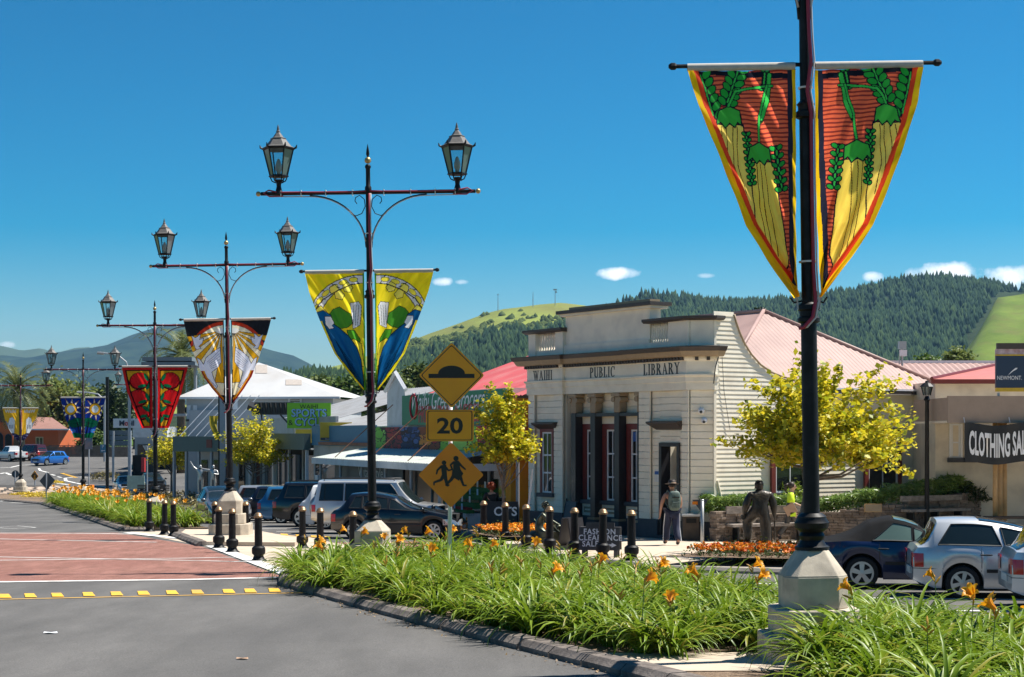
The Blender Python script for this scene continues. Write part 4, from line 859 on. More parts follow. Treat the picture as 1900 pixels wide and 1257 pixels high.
def serif_word(word, uc, vb, H, o_, wtot):
    d = du(uc); z = zf(vb, d); adv = [SER(c)[1] for c in word]; T = sum(adv) + .1 * (len(word) - 1); x = 0; sc = wtot / T
    for c, aw in zip(word, adv):
        b = MB()
        for j, pl in enumerate(SER(c)[0]):
            n = len(pl); q = [(d + wtot / 2 - (x + px) * sc, o_ + .012 + .0015 * j, z + py * H) for px, py in pl]; q2 = [(a_, o_ - .005, c_) for a_, _, c_ in q]
            b.add(q + q2, [tuple(range(n))] + [(i, (i + 1) % n, n + (i + 1) % n, n + i) for i in range(n)], ML)
        b.build('letter', m_let, lib); x += aw + .1
serif_word('WAIHI', 1013, 706, .33, .13, du(995.5) - du(1030.5)); serif_word('PUBLIC', 1118.5, 700.5, .335, .02, du(1095.5) - du(1142)); serif_word('LIBRARY', 1233, 695.5, .345, .13, du(1200) - du(1267))
# parapet
dp = du(1205)
fb('parapet', dp, d1 - .02, -.45, -.02, 4.93, 6.22, m_creamp); fb('parapet_base', dp - .02, d1, -.02, .05, 4.95, 5.25, m_creamp); 
fb('parapet_moulding', dp - .2, d1 + .15, -.6, .1, 6.22, 6.3, m_creamp); fb('parapet_cap', dp - .3, d1 + .25, -.66, .2, 6.3, 6.41, m_brown); fb('coping', dp + .1, d1 - .1, -.5, -.1, 6.42, 6.52, m_tan)
for (q0, q1, nb, o_) in ((.95, dp, 9, .06), (d1 + .42, dl - .42, 8, .06)):
    fb('baluster_base', q0, q1, -.3, o_, 4.95, 5.13, m_creamp)
    for i in range(nb):
        d = q0 + (q1 - q0) * (i + .5) / nb
        MB().lathe([(.05, 5.13), (.05, 5.17), (.035, 5.2), (.07, 5.3), (.06, 5.38), (.035, 5.54), (.045, 5.62), (.045, 5.72)], 8, (d, -.1, 0), ML).build('baluster', m_creamp, lib, smooth=True)
for q0, q1 in ((0.0, .95), (d1 - .02, d1 + .42), (dl - .42, dl)): fb('parapet_block', q0, q1, -.32, .1, 4.95, 5.72, m_creamp)
MB().span((-chL, -.3, 4.95), (0, .04, 5.72), MC).build('parapet_block', m_creamp, lib)
sweep('balustrade_cap', [fp(dp + .05, .1), fp(.06, .1), (C2.x + cn.x * .03 + .02, C2.y + cn.y * .03 - .02), tuple((C2 + BV * .3 - AV * .0)[:2])], [(-.4, 5.72), (.1, 5.72), (.18, 5.78), (.18, 5.85), (-.4, 5.87)], m_brown)
sweep('balustrade_cap', [fp(dl + .02, -.3), fp(dl + .02, .1), fp(d1 - .1, .1)], [(-.4, 5.72), (.08, 5.72), (.16, 5.78), (.16, 5.85), (-.4, 5.87)], m_brown)
# columns, capitals and windows of the centre
cols = [du(1060) - .1, du(1101) + .05, du(1148) + .12, du(1196) + .25]
for d in cols:
    fb('column', d - .13, d + .13, -.3, .0, ZG + .4, 2.98, m_char, bevel=.01); fb('column_base', d - .18, d + .18, -.32, .06, ZG - .2, ZG + .4, m_plinth)
    fb('base_ring', d - .19, d + .19, -.3, .07, ZG + .4, ZG + .47, m_tan)
    cpt = fb('capital', d - .15, d + .15, -.3, -.0, 2.98, 3.5, m_tan, bevel=.02); fb('abacus', d - .22, d + .22, -.3, .06, 3.5, 3.6, m_tan, parent=cpt)
    for s in (-1, 1): MB().tube([(d + s * .17, -.28, 3.4), (d + s * .17, .03, 3.4)], .09, 10, M=ML).build('volute', m_tan, cpt, smooth=40)
def window(d0, d1_, z0, z1, o_, M=ML, fr=.13, parent=lib, mullions=1, rails=(.5,), mfr=m_maroon, gl=m_win, dep=.1, sill=True):
    w = MB()
    for a_, b_, c_, e_ in ((d0, d0 + fr, z0, z1), (d1_ - fr, d1_, z0, z1), (d0 + fr, d1_ - fr, z1 - fr, z1)): w.span((a_, o_ - dep, c_), (b_, o_, e_), M)
    w = w.build('window', mfr, parent); i0, i1, zi = d0 + fr, d1_ - fr, z1 - fr
    MB().quad(*[M @ Vector(p) for p in ((i0, o_ - dep + .02, z0), (i1, o_ - dep + .02, z0), (i1, o_ - dep + .02, zi), (i0, o_ - dep + .02, zi))]).build('pane', gl, w)
    s = MB(); t = .055
    for a_, b_, c_, e_ in ((i0, i0 + t, z0, zi), (i1 - t, i1, z0, zi), (i0 + t, i1 - t, z0, z0 + t), (i0 + t, i1 - t, zi - t, zi)): s.span((a_, o_ - dep + .01, c_), (b_, o_ - dep + .05, e_), M)
    for k in range(mullions): x = lerp(i0, i1, (k + 1) / (mullions + 1)); s.span((x - .015, o_ - dep + .012, z0 + t), (x + .015, o_ - dep + .045, zi - t), M)
    for r_ in rails: z = lerp(z0, zi, r_); s.span((i0 + t, o_ - dep + .008, z - .025), (i1 - t, o_ - dep + .052, z + .025), M)
    s.build('sash', m_sash, w)
    if sill: MB().span((d0 - .06, o_ - dep, z0 - .14), (d1_ + .06, o_ + .1, z0 - .003), M).build('sill', m_plinth, w)
    return w
gaps = list(zip(cols[1:], cols))
for (q1, q0) in [(cols[0], cols[1]), (cols[1], cols[2]), (cols[2], cols[3])]:
    lo, hi = min(q0, q1) + .16, max(q0, q1) - .16
    window(lo, hi, .12, 2.62, -.28, rails=(.33, .66), fr=.19)
    fb('lintel', lo - .03, hi + .03, -.33, -.02, 2.86, 2.97, m_char); fb('wall', lo - .03, hi + .03, -.36, -.3, 2.6, 2.88, m_cream)
    fb('wall', lo - .03, hi + .03, -.36, -.29, ZB - .05, -.02, m_creamp); pn = fb('panel', lo + .08, hi - .08, -.29, -.27, ZB + .05, -.12, m_tan); fb('panel_field', lo + .15, hi - .15, -.27, -.262, ZB + .12, -.19, m_creamp, parent=pn)
dwl = (du(1006), du(1031)); zw = zf(796, dwl[0]); window(dwl[1], dwl[0], zf(914, dwl[0]), zw, .1, rails=(.33, .62), fr=.11, dep=.08)
for q0, q1, z in ((dwl[1] - .25, dwl[0] + .25, 2.62), (dw0 - .2, dw1 + .35, 2.62)):
    o_ = MB().add([(q0 + .15, 0, z - .2), (q1 - .15, 0, z - .2), (q0, .3, z - .0), (q1, .3, z - .0), (q0, .3, z + .05), (q1, .3, z + .05), (q0, 0, z + .08), (q1, 0, z + .08), (q0, 0, z), (q1, 0, z)], [(0, 1, 3, 2), (2, 3, 5, 4), (4, 5, 7, 6), (0, 2, 4, 6), (1, 7, 5, 3), (0, 6, 7, 1)], ML).build('window_hood', m_brown, lib)
# blue notice in the right hand window
fb('notice', cols[3] + .5, cols[3] + .95, -.355, -.352, 2.05, 2.35, mat('notice_blue', (.02, .1, .35), .5, var=.05))
# door
df = MB(); t = .12
for a_, b_, c_, e_ in ((dw0, dw0 + t, ZG - .1, zd), (dw1 - t, dw1, ZG - .1, zd), (dw0 + t, dw1 - t, zd - t, zd)): df.span((a_, -.3, c_), (b_, .06, e_), ML)
df = df.build('door_frame', m_char, lib)
fb('porch_wall', dw1 - t - .02, dw1 - t + .06, -1.5, -.3, ZG, zd, m_cream, parent=df); fb('door', dw0 + t, dw1 - t, -1.52, -1.45, ZG, zd - .1, m_maroon, parent=df)
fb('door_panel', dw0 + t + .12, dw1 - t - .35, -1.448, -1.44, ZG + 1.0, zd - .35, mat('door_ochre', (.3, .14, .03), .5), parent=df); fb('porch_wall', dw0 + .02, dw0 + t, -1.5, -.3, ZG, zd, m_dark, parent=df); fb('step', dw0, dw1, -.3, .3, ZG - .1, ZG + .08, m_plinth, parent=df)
MB().span((dw0 - 1.0, .001, .1), (dw0 - .99, .004, .11), ML)
nb_ = fb('notice', dw1 + .05, dw1 + .28, .002, .008, zf(895, dw1), zf(871, dw1), mat('notice_white', (.7, .7, .68), .6)); fb('print', dw1 + .07, dw1 + .26, .008, .01, zf(881, dw1), zf(875, dw1), mat('notice_blue', (.02, .1, .35), .5), parent=nb_)
for z in (zf(763, .2), zf(781, .2)):
    o_ = MB().ball((-.33 if z > 2.9 else -.42, .1, z), .1, 12, 8, MC).build('flood_lamp', m_sash, lib, smooth=True); MB().ball((-.33 if z > 2.9 else -.42, .17, z - .03), .05, 8, 6, MC).build('lens', m_char, o_)
# side wall with its swept gable: separate boards, each lapping the one below
curve = [(1361, 585), (1365, 600), (1372, 620), (1381, 640), (1393, 659), (1410, 678), (1430, 692), (1450, 700), (1468, 705), (1500, 709)]
ctop = [(zs(v, se(u)), se(u)) for u, v in curve][::-1]               # z -> e
e_end = 9.97; z_eave = zs(733, 9.)
p_ = .138; z = ZB
sideboard = []
i = 0
while z < 5.88:
    e1 = e_end if z + p_ * .5 < z_eave else interp(ctop, z + p_ * .6)
    e1b = e_end if z + p_ < z_eave else interp(ctop, z + p_)
    if e1 > .05:
        MB().add([(0, -.024, z), (e1, -.024, z), (e1b, -.006, z + p_ - .0), (0, -.006, z + p_), (0, .03, z), (e1, .03, z), (e1b, .03, z + p_), (0, .03, z + p_)], [(0, 1, 2, 3), (4, 7, 6, 5), (0, 4, 5, 1), (1, 5, 6, 2), (2, 6, 7, 3), (3, 7, 4, 0)], MS).build('weatherboard', m_cream, lib)
    z += p_; i += 1
MB().add([(0, .04, ZG - .4), (e_end, .04, ZG - .4), (e_end, .04, z_eave), (interp(ctop, z_eave), .04, z_eave), (interp(ctop, 4.6), .04, 4.6), (interp(ctop, 5.3), .04, 5.3), (se(1361), .04, 5.85), (0, .04, 5.85), ], [tuple(range(8))], MS).build('wall', m_creamp, lib)
MB().span((0, -.05, ZG - .4), (e_end, .1, ZB), MS).build('plinth', m_cream, lib)
MB().tube([(e_, -.03, z_ + .02) for z_, e_ in ctop[::-1]], .035, 6, M=MS).build('gable_trim', m_tan, lib, smooth=True)
MB().span((-.02, -.05, ZG), (.07, .0, 5.86), MS).build('corner_board', m_cream, lib); MB().span((e_end - .1, -.06, ZG), (e_end + .02, .2, z_eave), MS).build('corner_board', m_cream, lib)
MB().tube([(.1, -.05, .9), (.62, -.05, ZG)], .03, 8, M=MS).build('downpipe', m_cream, lib)
MB().tube([(.28, -.06, 4.7), (.36, -.06, 3.6), (.6, -.06, 2.4)], .008, 5, M=MS).build('wire', m_brown, lib); MB().tube([(.02, -.2, 4.6), (-.1, -.2, 4.3), (-.12, -.14, 3.8)], .018, 5, M=MS).build('wire', m_char, lib)
for (ua, ub, va, vb) in ((1427, 1497, 795, 915), (1600, 1668, 795, 912)):
    e0, e1 = se(ua), se(ub); window(e0, e1, zs(vb, e0), zs(va, e0), .13, M=MS @ Matrix.Diagonal((1, -1, 1, 1)), fr=.17, rails=(.48,), dep=.08)
    cb_ = MB(); Mx = MS @ Matrix.Diagonal((1, -1, 1, 1))
m_curt = mat('brown_curtain', (.13, .085, .05), .9, var=.4, vs=4, stretch=(9, 9, .2))
# eave gutter and hip roof
MB().span((interp(ctop, z_eave) - .1, -.42, z_eave - .02), (e_end + .35, -.3, z_eave + .1), MS).build('gutter', m_brown, lib); MB().span((interp(ctop, z_eave) - .1, -.43, z_eave + .1), (e_end + .36, -.28, z_eave + .16), MS).build('gutter_lip', m_sash, lib)
MB().span((interp(ctop, z_eave), -.42, z_eave - .03), (e_end + .35, .02, z_eave - .02), MS).build('soffit', m_cream, lib)
e0r, e1r, ea, qa, zap = -.1, e_end + .4, 5.0, 3.25, 6.38; zer = z_eave + .12
def roof_tri(s0, s1, sa, M, y0, ya, z0, za, pitch=.19, amp=.016, name='roof_sheet'):
    b = MB(); n = int((s1 - s0) / pitch * 4); prev = None
    for i in range(n + 1):
        s = s0 + (s1 - s0) * i / n; t = min((s - s0) / (sa - s0), (s1 - s) / (s1 - sa)); dz = amp * math.sin(2 * math.pi * (s - s0) / pitch)
        zc = interp([(e_, z_) for z_, e_ in ctop[::-1]], s) if s < ctop[0][1] else z0; k0 = max(0, (zc - .12 - z0) / (za - z0)) if s < ctop[0][1] else 0
        if k0 >= t: prev = None; continue
        cur = [M @ Vector((s, lerp(y0, ya, k), lerp(z0, za, k) + dz)) for k in (k0, max(t, .001))]
        if prev: b.quad(prev[0], cur[0], cur[1], prev[1])
        prev = cur
    return b.build(name, m_roof, lib, smooth=True, fix=False)
roof_tri(e0r, e1r, ea, MS, -.36, qa, zer, zap)
def wpt(e, q, z): return MS @ Vector((e, q, z))
MB().quad(wpt(lerp(e0r, ea, .3), lerp(-.36, qa, .3), lerp(zer, zap, .3)), wpt(ea, qa, zap), wpt(ea, 9., zap), wpt(lerp(e0r, ea, .3), 9., lerp(zer, zap, .3))).build('roof_sheet', m_roof, lib); MB().quad(wpt(e1r, -.36, zer), wpt(ea, qa, zap), wpt(ea, 9., zap), wpt(e1r, 9., zer)).build('roof_sheet', m_roof, lib)
for q, k_ in (((e0r, -.36), .3), ((e1r, -.36), 0)): MB().tube([wpt(lerp(q[0], ea, k_), lerp(q[1], qa, k_), lerp(zer, zap, k_) + .03), wpt(ea, qa, zap + .04)], .07, 6).build('ridge_cap', m_roof, lib, smooth=True)
MB().tube([wpt(ea, qa, zap + .04), wpt(ea, 9, zap + .04)], .07, 6).build('ridge_cap', m_roof, lib)
# rear wing with its own low roof
wz = CAMZ + (HV - 673) * 60 / F
rw = MB(); n = 160
for i in range(n):
    x0, x1 = 11.5 + 9 * i / n, 11.5 + 9 * (i + 1) / n; f0, f1 = .016 * math.sin(i * 2 * math.pi / 4), .016 * math.sin((i + 1) * 2 * math.pi / 4)
    rw.quad(*[Vector(p) - R0 for p in ((x0, 57, wz - .85 + f0), (x1, 57, wz - .85 + f1), (x1, 60, wz + f1), (x0, 60, wz + f0))])
rw.build('roof_sheet', m_roof, lib, smooth=True, fix=False); MB().span((11.5 - R0.x, 59.9 - R0.y, wz - .03), (20.5 - R0.x, 60.2 - R0.y, wz + .07)).build('ridge_cap', m_sash, lib); MB().span((12 - R0.x, 57.3 - R0.y, ZG), (20 - R0.x, 60 - R0.y, wz - .9)).build('wall', m_cream, lib)
# box aerials above the roof
ant = thing('roof_aerial', 'white box aerial on a thin pole above the library roof', 'aerial', (*P(1674, 672, 59.5)[:2], wz))
pz = lambda v: CAMZ + (HV - v) * 59.5 / F - wz
MB().tube([(0, 0, -.2), (0, 0, pz(640))], .04, 6).build('pole', m_galv, ant); MB().span((-.14, -.15, pz(648)), (.12, .1, pz(634))).build('aerial_box', m_galv, ant); MB().span((-.08, -.15, pz(661)), (.14, .1, pz(650))).build('aerial_box', m_sash, ant); MB().tube([(-.12, 0, -.2), (-.1, 0, pz(661))], .02, 5).build('stay', m_galv, ant)

# ------------------------------------------------------------ shop at the right edge
m_wallr = mat('cream_render', (.7, .62, .5), .8, var=.06, vs=2, dirt=((.48, .42, .35), 1.2))
m_fasc = mat('tan_fascia', (.31, .235, .185), .7, var=.08, vs=3); m_rroof = mat('red_iron', (.5, .16, .13), .5, var=.12, vs=1.5); m_timb = mat('varnished_post', (.42, .25, .1), .5, var=.15, vs=6)
m_navy = mat('navy_panel', (.012, .03, .07), .4, var=.06); m_gold = mat('gold_strip', (.55, .36, .02), .5)
rs = thing('corner_shop', 'cream rendered shop with tan verandah and red iron roof at the right edge', 'building', (13.25, 50.6, gz(50.6) + .12))
o0 = Vector((13.25, 50.6, gz(50.6) + .12))
def rb(name, u0, u1, v0, v1, Y, depth, m, parent=rs, bevel=0.):
    a, b_ = P(u0, v1, Y) - o0, P(u1, v0, Y) - o0; return MB().span((a.x, a.y, a.z), (b_.x, b_.y + depth, b_.z)).build(name, m, parent, bevel=bevel)
MB().span((0, 0, -.3), (12, 8, P(0, 708, 50.6).z - o0.z)).build('wall', m_wallr, rs)
rb('eave_fascia', 1728, 2050, 704, 712, 50.2, .3, m_maroon)
zr = lambda v, Y: CAMZ + (HV - v) * Y / F - o0.z
MB().add([(P(1728, 0, 50.2).x - o0.x, -.45, zr(704, 50.2)), (12, -.45, zr(704, 50.2)), (12, 4, zr(655, 54.6)), (P(1860, 0, 54.6).x - o0.x, 4, zr(676, 54.6)), (P(1735, 0, 54).x - o0.x, 3, zr(703, 53))], [(0, 1, 2, 3), (0, 3, 4)]).build('roof', m_rroof, rs)
MB().tube([(P(1728, 0, 50.2).x - o0.x, -.45, zr(703, 50.2)), (P(1860, 0, 54.6).x - o0.x, 4, zr(675, 54.6))], .06, 6).build('hip_cap', m_maroon, rs)
rb('verandah_fascia', 1759, 2050, 735, 785, 46.6, .12, m_fasc); MB().span((P(1759, 0, 46.6).x - o0.x, -3.9, zr(785, 46.6)), (12, -.02, zr(785, 46.6) + .06)).build('verandah_soffit', m_wallr, rs); MB().span((P(1759, 0, 46.6).x - o0.x, -3.88, zr(785, 46.6) + .07), (P(1759, 0, 46.6).x - o0.x + .1, -.02, zr(738, 46.6))).build('verandah_side', m_fasc, rs)
for u in (1848.5, 1862, 1876): MB().tube([(P(u, 0, 46.9).x - o0.x, -3.6 + (u - 1848) * .02, -.2), (P(u, 0, 46.9).x - o0.x, -3.6 + (u - 1848) * .02, zr(785, 46.6))], .085 if u != 1848.5 else .07, 12).build('verandah_post', m_timb, rs, smooth=True)
w0 = P(1762, 850, 50.55) - o0; w1 = P(1786, 783, 50.55) - o0; window(w0.x, w1.x, w0.z, w1.z, .06, M=Matrix.Diagonal((1, -1, 1, 1)), fr=.06, parent=rs, mfr=m_sash, rails=(.45,), mullions=0)
w0 = P(1790, 850, 50.55) - o0; w1 = P(1840, 783, 50.55) - o0; window(w0.x, w1.x, w0.z, w1.z, .06, M=Matrix.Diagonal((1, -1, 1, 1)), fr=.06, parent=rs, mfr=m_sash, rails=(.45,), mullions=1)
MB().span((9.5, -.1, 0), (10.8, -.02, 2.2)).build('door', m_dark, rs)
ns = thing('company_sign', 'navy billboard with white swoosh and name on the verandah roof', 'sign', P(1848, 735, 46.7)); so_ = P(1848, 735, 46.7)
def nb2(name, u0, u1, v0, v1, dy, m, par=ns): a, b_ = P(u0, v1, 46.7) - so_, P(u1, v0, 46.7) - so_; return MB().span((a.x, dy, a.z), (b_.x, .1, b_.z)).build(name, m, par)
nb2('board', 1848, 1960, 660, 720, 0, m_navy); nb2('strip', 1848, 1960, 720, 727, -.01, m_gold); nb2('strip', 1848, 1960, 658, 660.5, -.012, m_gold); nb2('faded_strip', 1848, 1960, 648, 658, 0, mat('faded_pink_print', (.45, .36, .4), .7, var=.35, vs=5, dirt=((.25, .08, .06), 4.))); nb2('top_cap', 1850, 1960, 637, 648, -.02, m_brown)
MB().span((.05, .03, -.4), (.12, .1, .1)).build('leg', m_galv, ns); MB().span((1.4, .03, -.4), (1.47, .1, .1)).build('leg', m_galv, ns)
text('lettering', 'NEWMONT.', m_sash, ns, upright((P(1873, 705, 46.7) - so_) + Vector((0, -.006, 0)), (1, 0, 0)), .165, sx=.8)
sw = [P(u, v, 46.7) - so_ + Vector((0, -.006, 0)) for u, v in ((1870, 697), (1876, 690), (1884, 683), (1888, 683), (1886, 686), (1880, 689))]; MB().add([tuple(q) for q in sw], [tuple(range(6))]).build('swoosh', m_sash, ns)
cs = thing('cloth_banner', 'black cloth banner reading clothing sale under the tan verandah', 'banner', P(1790, 785, 46.4)); co = P(1790, 785, 46.4)
m_bcl = mat('black_cloth', (.012, .012, .013), .6, var=.2, vs=3)
def bfn(a_, b_): x = a_ * 4.2; return (x, .05 * math.sin(x * 3.2) * (1 - b_ * .5) + .02 * math.sin(x * 9 + b_ * 3), -b_ * 1.12 + .05 * math.cos(x * 3.5) - .03)
MB().grid(bfn, 60, 12).build('cloth', m_bcl, cs, smooth=True, fix=False)
me = text_mesh('CLOTHING SALE', .92, bold=.03, align='LEFT', sx=.245, space=1.02)
for v_ in me.vertices: x = .12 + v_.co.x; v_.co = (x, bfn(x / 4.2, .5)[1] - .035, -.92 + v_.co.y + .05 * math.cos(x * 3.5))
me.materials.clear(); link('lettering', me, m_sash, cs)
for x in (0, 1.3, 2.6): MB().tube([(x, 0, 0), (x, .1, .16)], .01, 4).build('cord', m_sash, cs)
pt = thing('picnic_table', 'dark timber picnic table under the verandah', 'table', GX(1890, 46.5, .12)); m_dtim = mat('dark_timber', (.07, .05, .035), .8, var=.25, vs=5)
MB().span((-.9, -.4, .72), (.9, .4, .77)).build('tabletop', m_dtim, pt)
for s in (-1, 1):
    MB().span((-.9, s * .75 - .14, .42), (.9, s * .75 + .14, .46)).build('seat', m_dtim, pt); MB().tube([(s * .6, -.8, 0), (s * .6, -.25, .74)], .04, 4).build('leg', m_dtim, pt); MB().tube([(s * .6, .8, 0), (s * .6, .25, .74)], .04, 4).build('leg', m_dtim, pt)
# small pedestrian lamp in front of the side wall
sl_ = thing('garden_lamp', 'slim black garden lamp with caged lantern beside the library gutter', 'street lamp', GX(1720, 48.2, .6)); k = 48.2 / F
zl = lambda v: CAMZ + (HV - v) * k - (gz(48.2) + .6)
MB().lathe([(.09, -.6), (.075, .3), (.06, zl(745)), (.1, zl(742)), (.05, zl(735))], 10).build('pole', m_lamp, sl_, smooth=40); ln_ = MB().lathe([(.11, zl(733)), (.16, zl(719)), (.16, zl(718))], 8).build('lantern', m_lglass, sl_)
MB().lathe([(.22, zl(718)), (.12, zl(712)), (.06, zl(710)), (.06, zl(708)), (.0, zl(706))], 8).build('lantern_roof', m_lamp, sl_)
for kk in range(8): a = kk * math.pi / 4; MB().tube([(.11 * math.cos(a), .11 * math.sin(a), zl(734)), (.17 * math.cos(a), .17 * math.sin(a), zl(718))], .012, 4).build('bar', m_lamp, ln_)
# ------------------------------------------------------------ shops along the right-hand street
SD = Vector((-.372, .928, 0)).normalized(); SN = Vector((-SD.y, SD.x, 0)) ; SN = Vector((-.928, -.372, 0)).normalized()   # along the street (away), towards the street
def sY(u, X0=.3, Y0=57.): k = (u - CX) / F; return (X0 + .372 * Y0 / .928 * .928 / 1 - 0) if False else (X0 + .401 * Y0) / (k + .401)
class Shop:
    """facade frame: x along street (away), y towards the street, z up; origin at its near end"""
    def __init__(s, name, label, X0, Y0, cat='building', d=SD):
        s.o = Vector((X0, Y0, gz(Y0) + .12)); s.d = d; s.n = Vector((-d.y, d.x, 0)); s.n = s.n if s.n.x < 0 else -s.n
        s.t = thing(name, label, cat, s.o); s.M = Matrix.Translation(-s.o) @ frame(s.o, s.d, s.n); s.M[2][3] = 0
    def du(s, u, o=0.): 
        k = (u - CX) / F; q = s.o + s.n * o; return (q.x - k * q.y) / (k * s.d.y - s.d.x)
    def z(s, v, d, o=0.): q = s.o + s.d * d + s.n * o; return CAMZ + (HV - v) * q.y / F - s.o.z
    def b(s, name, x0, x1, y0, y1, z0, z1, m, parent=None, bevel=0.): return MB().span((x0, y0, z0), (x1, y1, z1), s.M).build(name, m, parent or s.t, bevel=bevel)
    def q(s, name, pts, m, parent=None): return MB().add(pts, [tuple(range(len(pts)))], s.M).build(name, m, parent or s.t)
    def corr(s, name, a, b_, c, d_, m, pitch=.25, amp=.02):
        """corrugated sheet: a-b along the eave, d-c along the ridge (local points)"""
        a, b_, c, d_ = map(Vector, (a, b_, c, d_)); n = max(8, int((b_ - a).length / pitch * 4)); mb = MB(); nrm = (b_ - a).cross(d_ - a).normalized(); pr = None
        for i in range(n + 1):
            t = i / n; w = nrm * amp * math.sin(i * math.pi / 2); cur = (s.M @ (a.lerp(b_, t) + w), s.M @ (d_.lerp(c, t) + w))
            if pr: mb.quad(pr[0], cur[0], cur[1], pr[1])
            pr = cur
        return mb.build(name, m, s.t, smooth=True, fix=False)
    def txt(s, body, d, o, z, size, m, parent=None, **k):
        p = s.M @ Vector((d, o, z)); return text('lettering', body, m, parent or s.t, upright(p, -s.d), size, **k)
m_orange = mat('orange_mural_wall', (.78, .3, .015), .75, var=.14, vs=1.5, bump=.5, bs=4, dirt=((.6, .25, .03), 1.4))
m_redr = mat('red_corrugated_iron', (.52, .1, .105), .5, var=.14, vs=.8, dirt=((.55, .2, .19), .7)); m_wht = mat('white_painted_board', (.62, .63, .64), .6, var=.06, vs=3, dirt=((.5, .5, .49), 2.)); m_green = mat('signboard_green', (.015, .18, .075), .5, var=.08)
m_gry = mat('grey_iron', (.36, .36, .36), .5, metal=.2, var=.14, vs=1.2, dirt=((.28, .26, .24), 1.)); m_teal = mat('grey_green_fascia', (.09, .135, .13), .6, var=.08); m_blue = mat('blue_paint', (.03, .17, .3), .5, var=.1); m_shopg = glass_mat('shop_glass', (.015, .018, .02), .04)
m_steelp = mat('grey_post_paint', (.35, .37, .4), .5, var=.08); m_rust = mat('rusty_iron', (.3, .13, .07), .8, var=.35, vs=4); m_lime = mat('lime_sign', (.21, .55, .02), .5, var=.05); m_ysign = mat('yellow_sign', (.72, .46, .03), .5, var=.06); m_redl = mat('red_lettering', (.42, .02, .025), .5); m_lblue = mat('pale_blue_lettering', (.25, .5, .75), .5)
# --- green grocer next to the library
g = Shop('grocer_shop', 'green grocer with orange wall, dark green signboard and red iron roof left of the library', .05, 57.)
L = g.du(752) 
zt = g.z(741, 3.)
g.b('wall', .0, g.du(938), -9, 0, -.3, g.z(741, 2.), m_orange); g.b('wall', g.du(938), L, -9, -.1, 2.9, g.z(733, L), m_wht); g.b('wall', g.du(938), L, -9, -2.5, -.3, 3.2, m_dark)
g.b('pilaster', -.05, .35, .0, .12, -.3, 3.0, m_orange)
e0, e1 = -.3, L + .3; ze = g.z(735, 1.)
g.corr('roof', (-.4, -.2, ze), (L + .6, -.2, ze), (L + .2, -7.5, ze + 2.7), (-.4, -7.5, ze + 2.7), m_redr, .28)
sg = g.b('signboard', g.du(936), g.du(750), .0, .1, g.z(789, L * .8), g.z(733, L * .85), m_green); zs0, zs1 = g.z(789, L * .8), g.z(733, L * .85)
g.txt('Waihi Green Grocers', (g.du(936) + g.du(750)) / 2 + .3, .115, zs0 + (zs1 - zs0) * .5, 1.05, m_sash, sg, shear=.35, sx=.92); g.txt('FRESH FRUIT & VEGES', (g.du(936) + g.du(750)) / 2, .115, zs0 + .12, .92, m_redl, sg, bold=.02, sx=.8)
ap = MB().tube([g.M @ Vector((L - 1.5 + .45 * math.cos(t), .13, zs0 + (zs1 - zs0) * .62 + .5 * math.sin(t))) for t in [k * .35 for k in range(19)]], .05, 5).build('apple_outline', m_redl, sg)
# fruit mural band under the sign: printed photographs of produce
def art_fruit(a, A, B):
    a.c[:] = lin((60, 20, 20)); r = random.Random(3)
    for (x0, x1, cols, s) in ((0, .28, [(140, 20, 24), (170, 30, 34)], .1), (.28, .5, [(120, 170, 50), (90, 150, 40), (150, 190, 80)], .13), (.5, .62, [(150, 30, 30), (190, 120, 40), (120, 60, 30)], .08), (.62, .75, [(40, 60, 110), (70, 90, 140), (30, 34, 70)], .05), (.75, .88, [(150, 40, 40), (120, 30, 40)], .05), (.88, 1., [(90, 150, 50), (130, 180, 80)], .09)):
        for _ in range(46):
            x, y = r.uniform(x0, x1), r.uniform(0, 1); a.ell(x, y, s * .35, s * .35, r.choice(cols), 0, (30, 20, 20), .004)
zb0, zb1 = g.z(838, L * .6), g.z(792, L * .6)
print_sheet('fruit_mural', lambda a_, b_: g.M @ Vector((lerp(g.du(985), g.du(690), a_) * 1., .18, lerp(zb1, zb0, b_))), 150, 24, lambda a, A, B: art_fruit(a, A, B), attr_mat('mural_print', .6), g.t, .16)
g.b('verandah_roof', .4, L + 1.2, -2.4, .15, zb0 - .1, zb0 - .02, m_wht)
for u in (958, 905, 868, 800, 770): d = g.du(u); MB().tube([g.M @ Vector((d, -.05, -.3)), g.M @ Vector((d, -.05, zb0 - .1))], .06, 8).build('verandah_post', m_steelp, g.t)
g.b('shop_window', .5, L, -2.48, -2.42, .5, 2.5, m_shopg); g.b('stall_riser', .5, L, -2.5, -2.38, -.2, .5, m_wht)
g.q('gable', [(L - .1, .05, zs0 - .6), (L + 2.4, .05, zs0 - .6), (L + 2.4, .05, g.z(725, L)), (L + 1.0, .05, g.z(692, L)), (L - .1, .05, g.z(722, L))], m_wht); MB().tube([g.M @ Vector(p) for p in ((L + 2.5, .1, g.z(724, L)), (L + 1., .1, g.z(690, L)), (L - .4, .1, g.z(724, L)))], .1, 4).build('barge_board', m_sash, g.t)
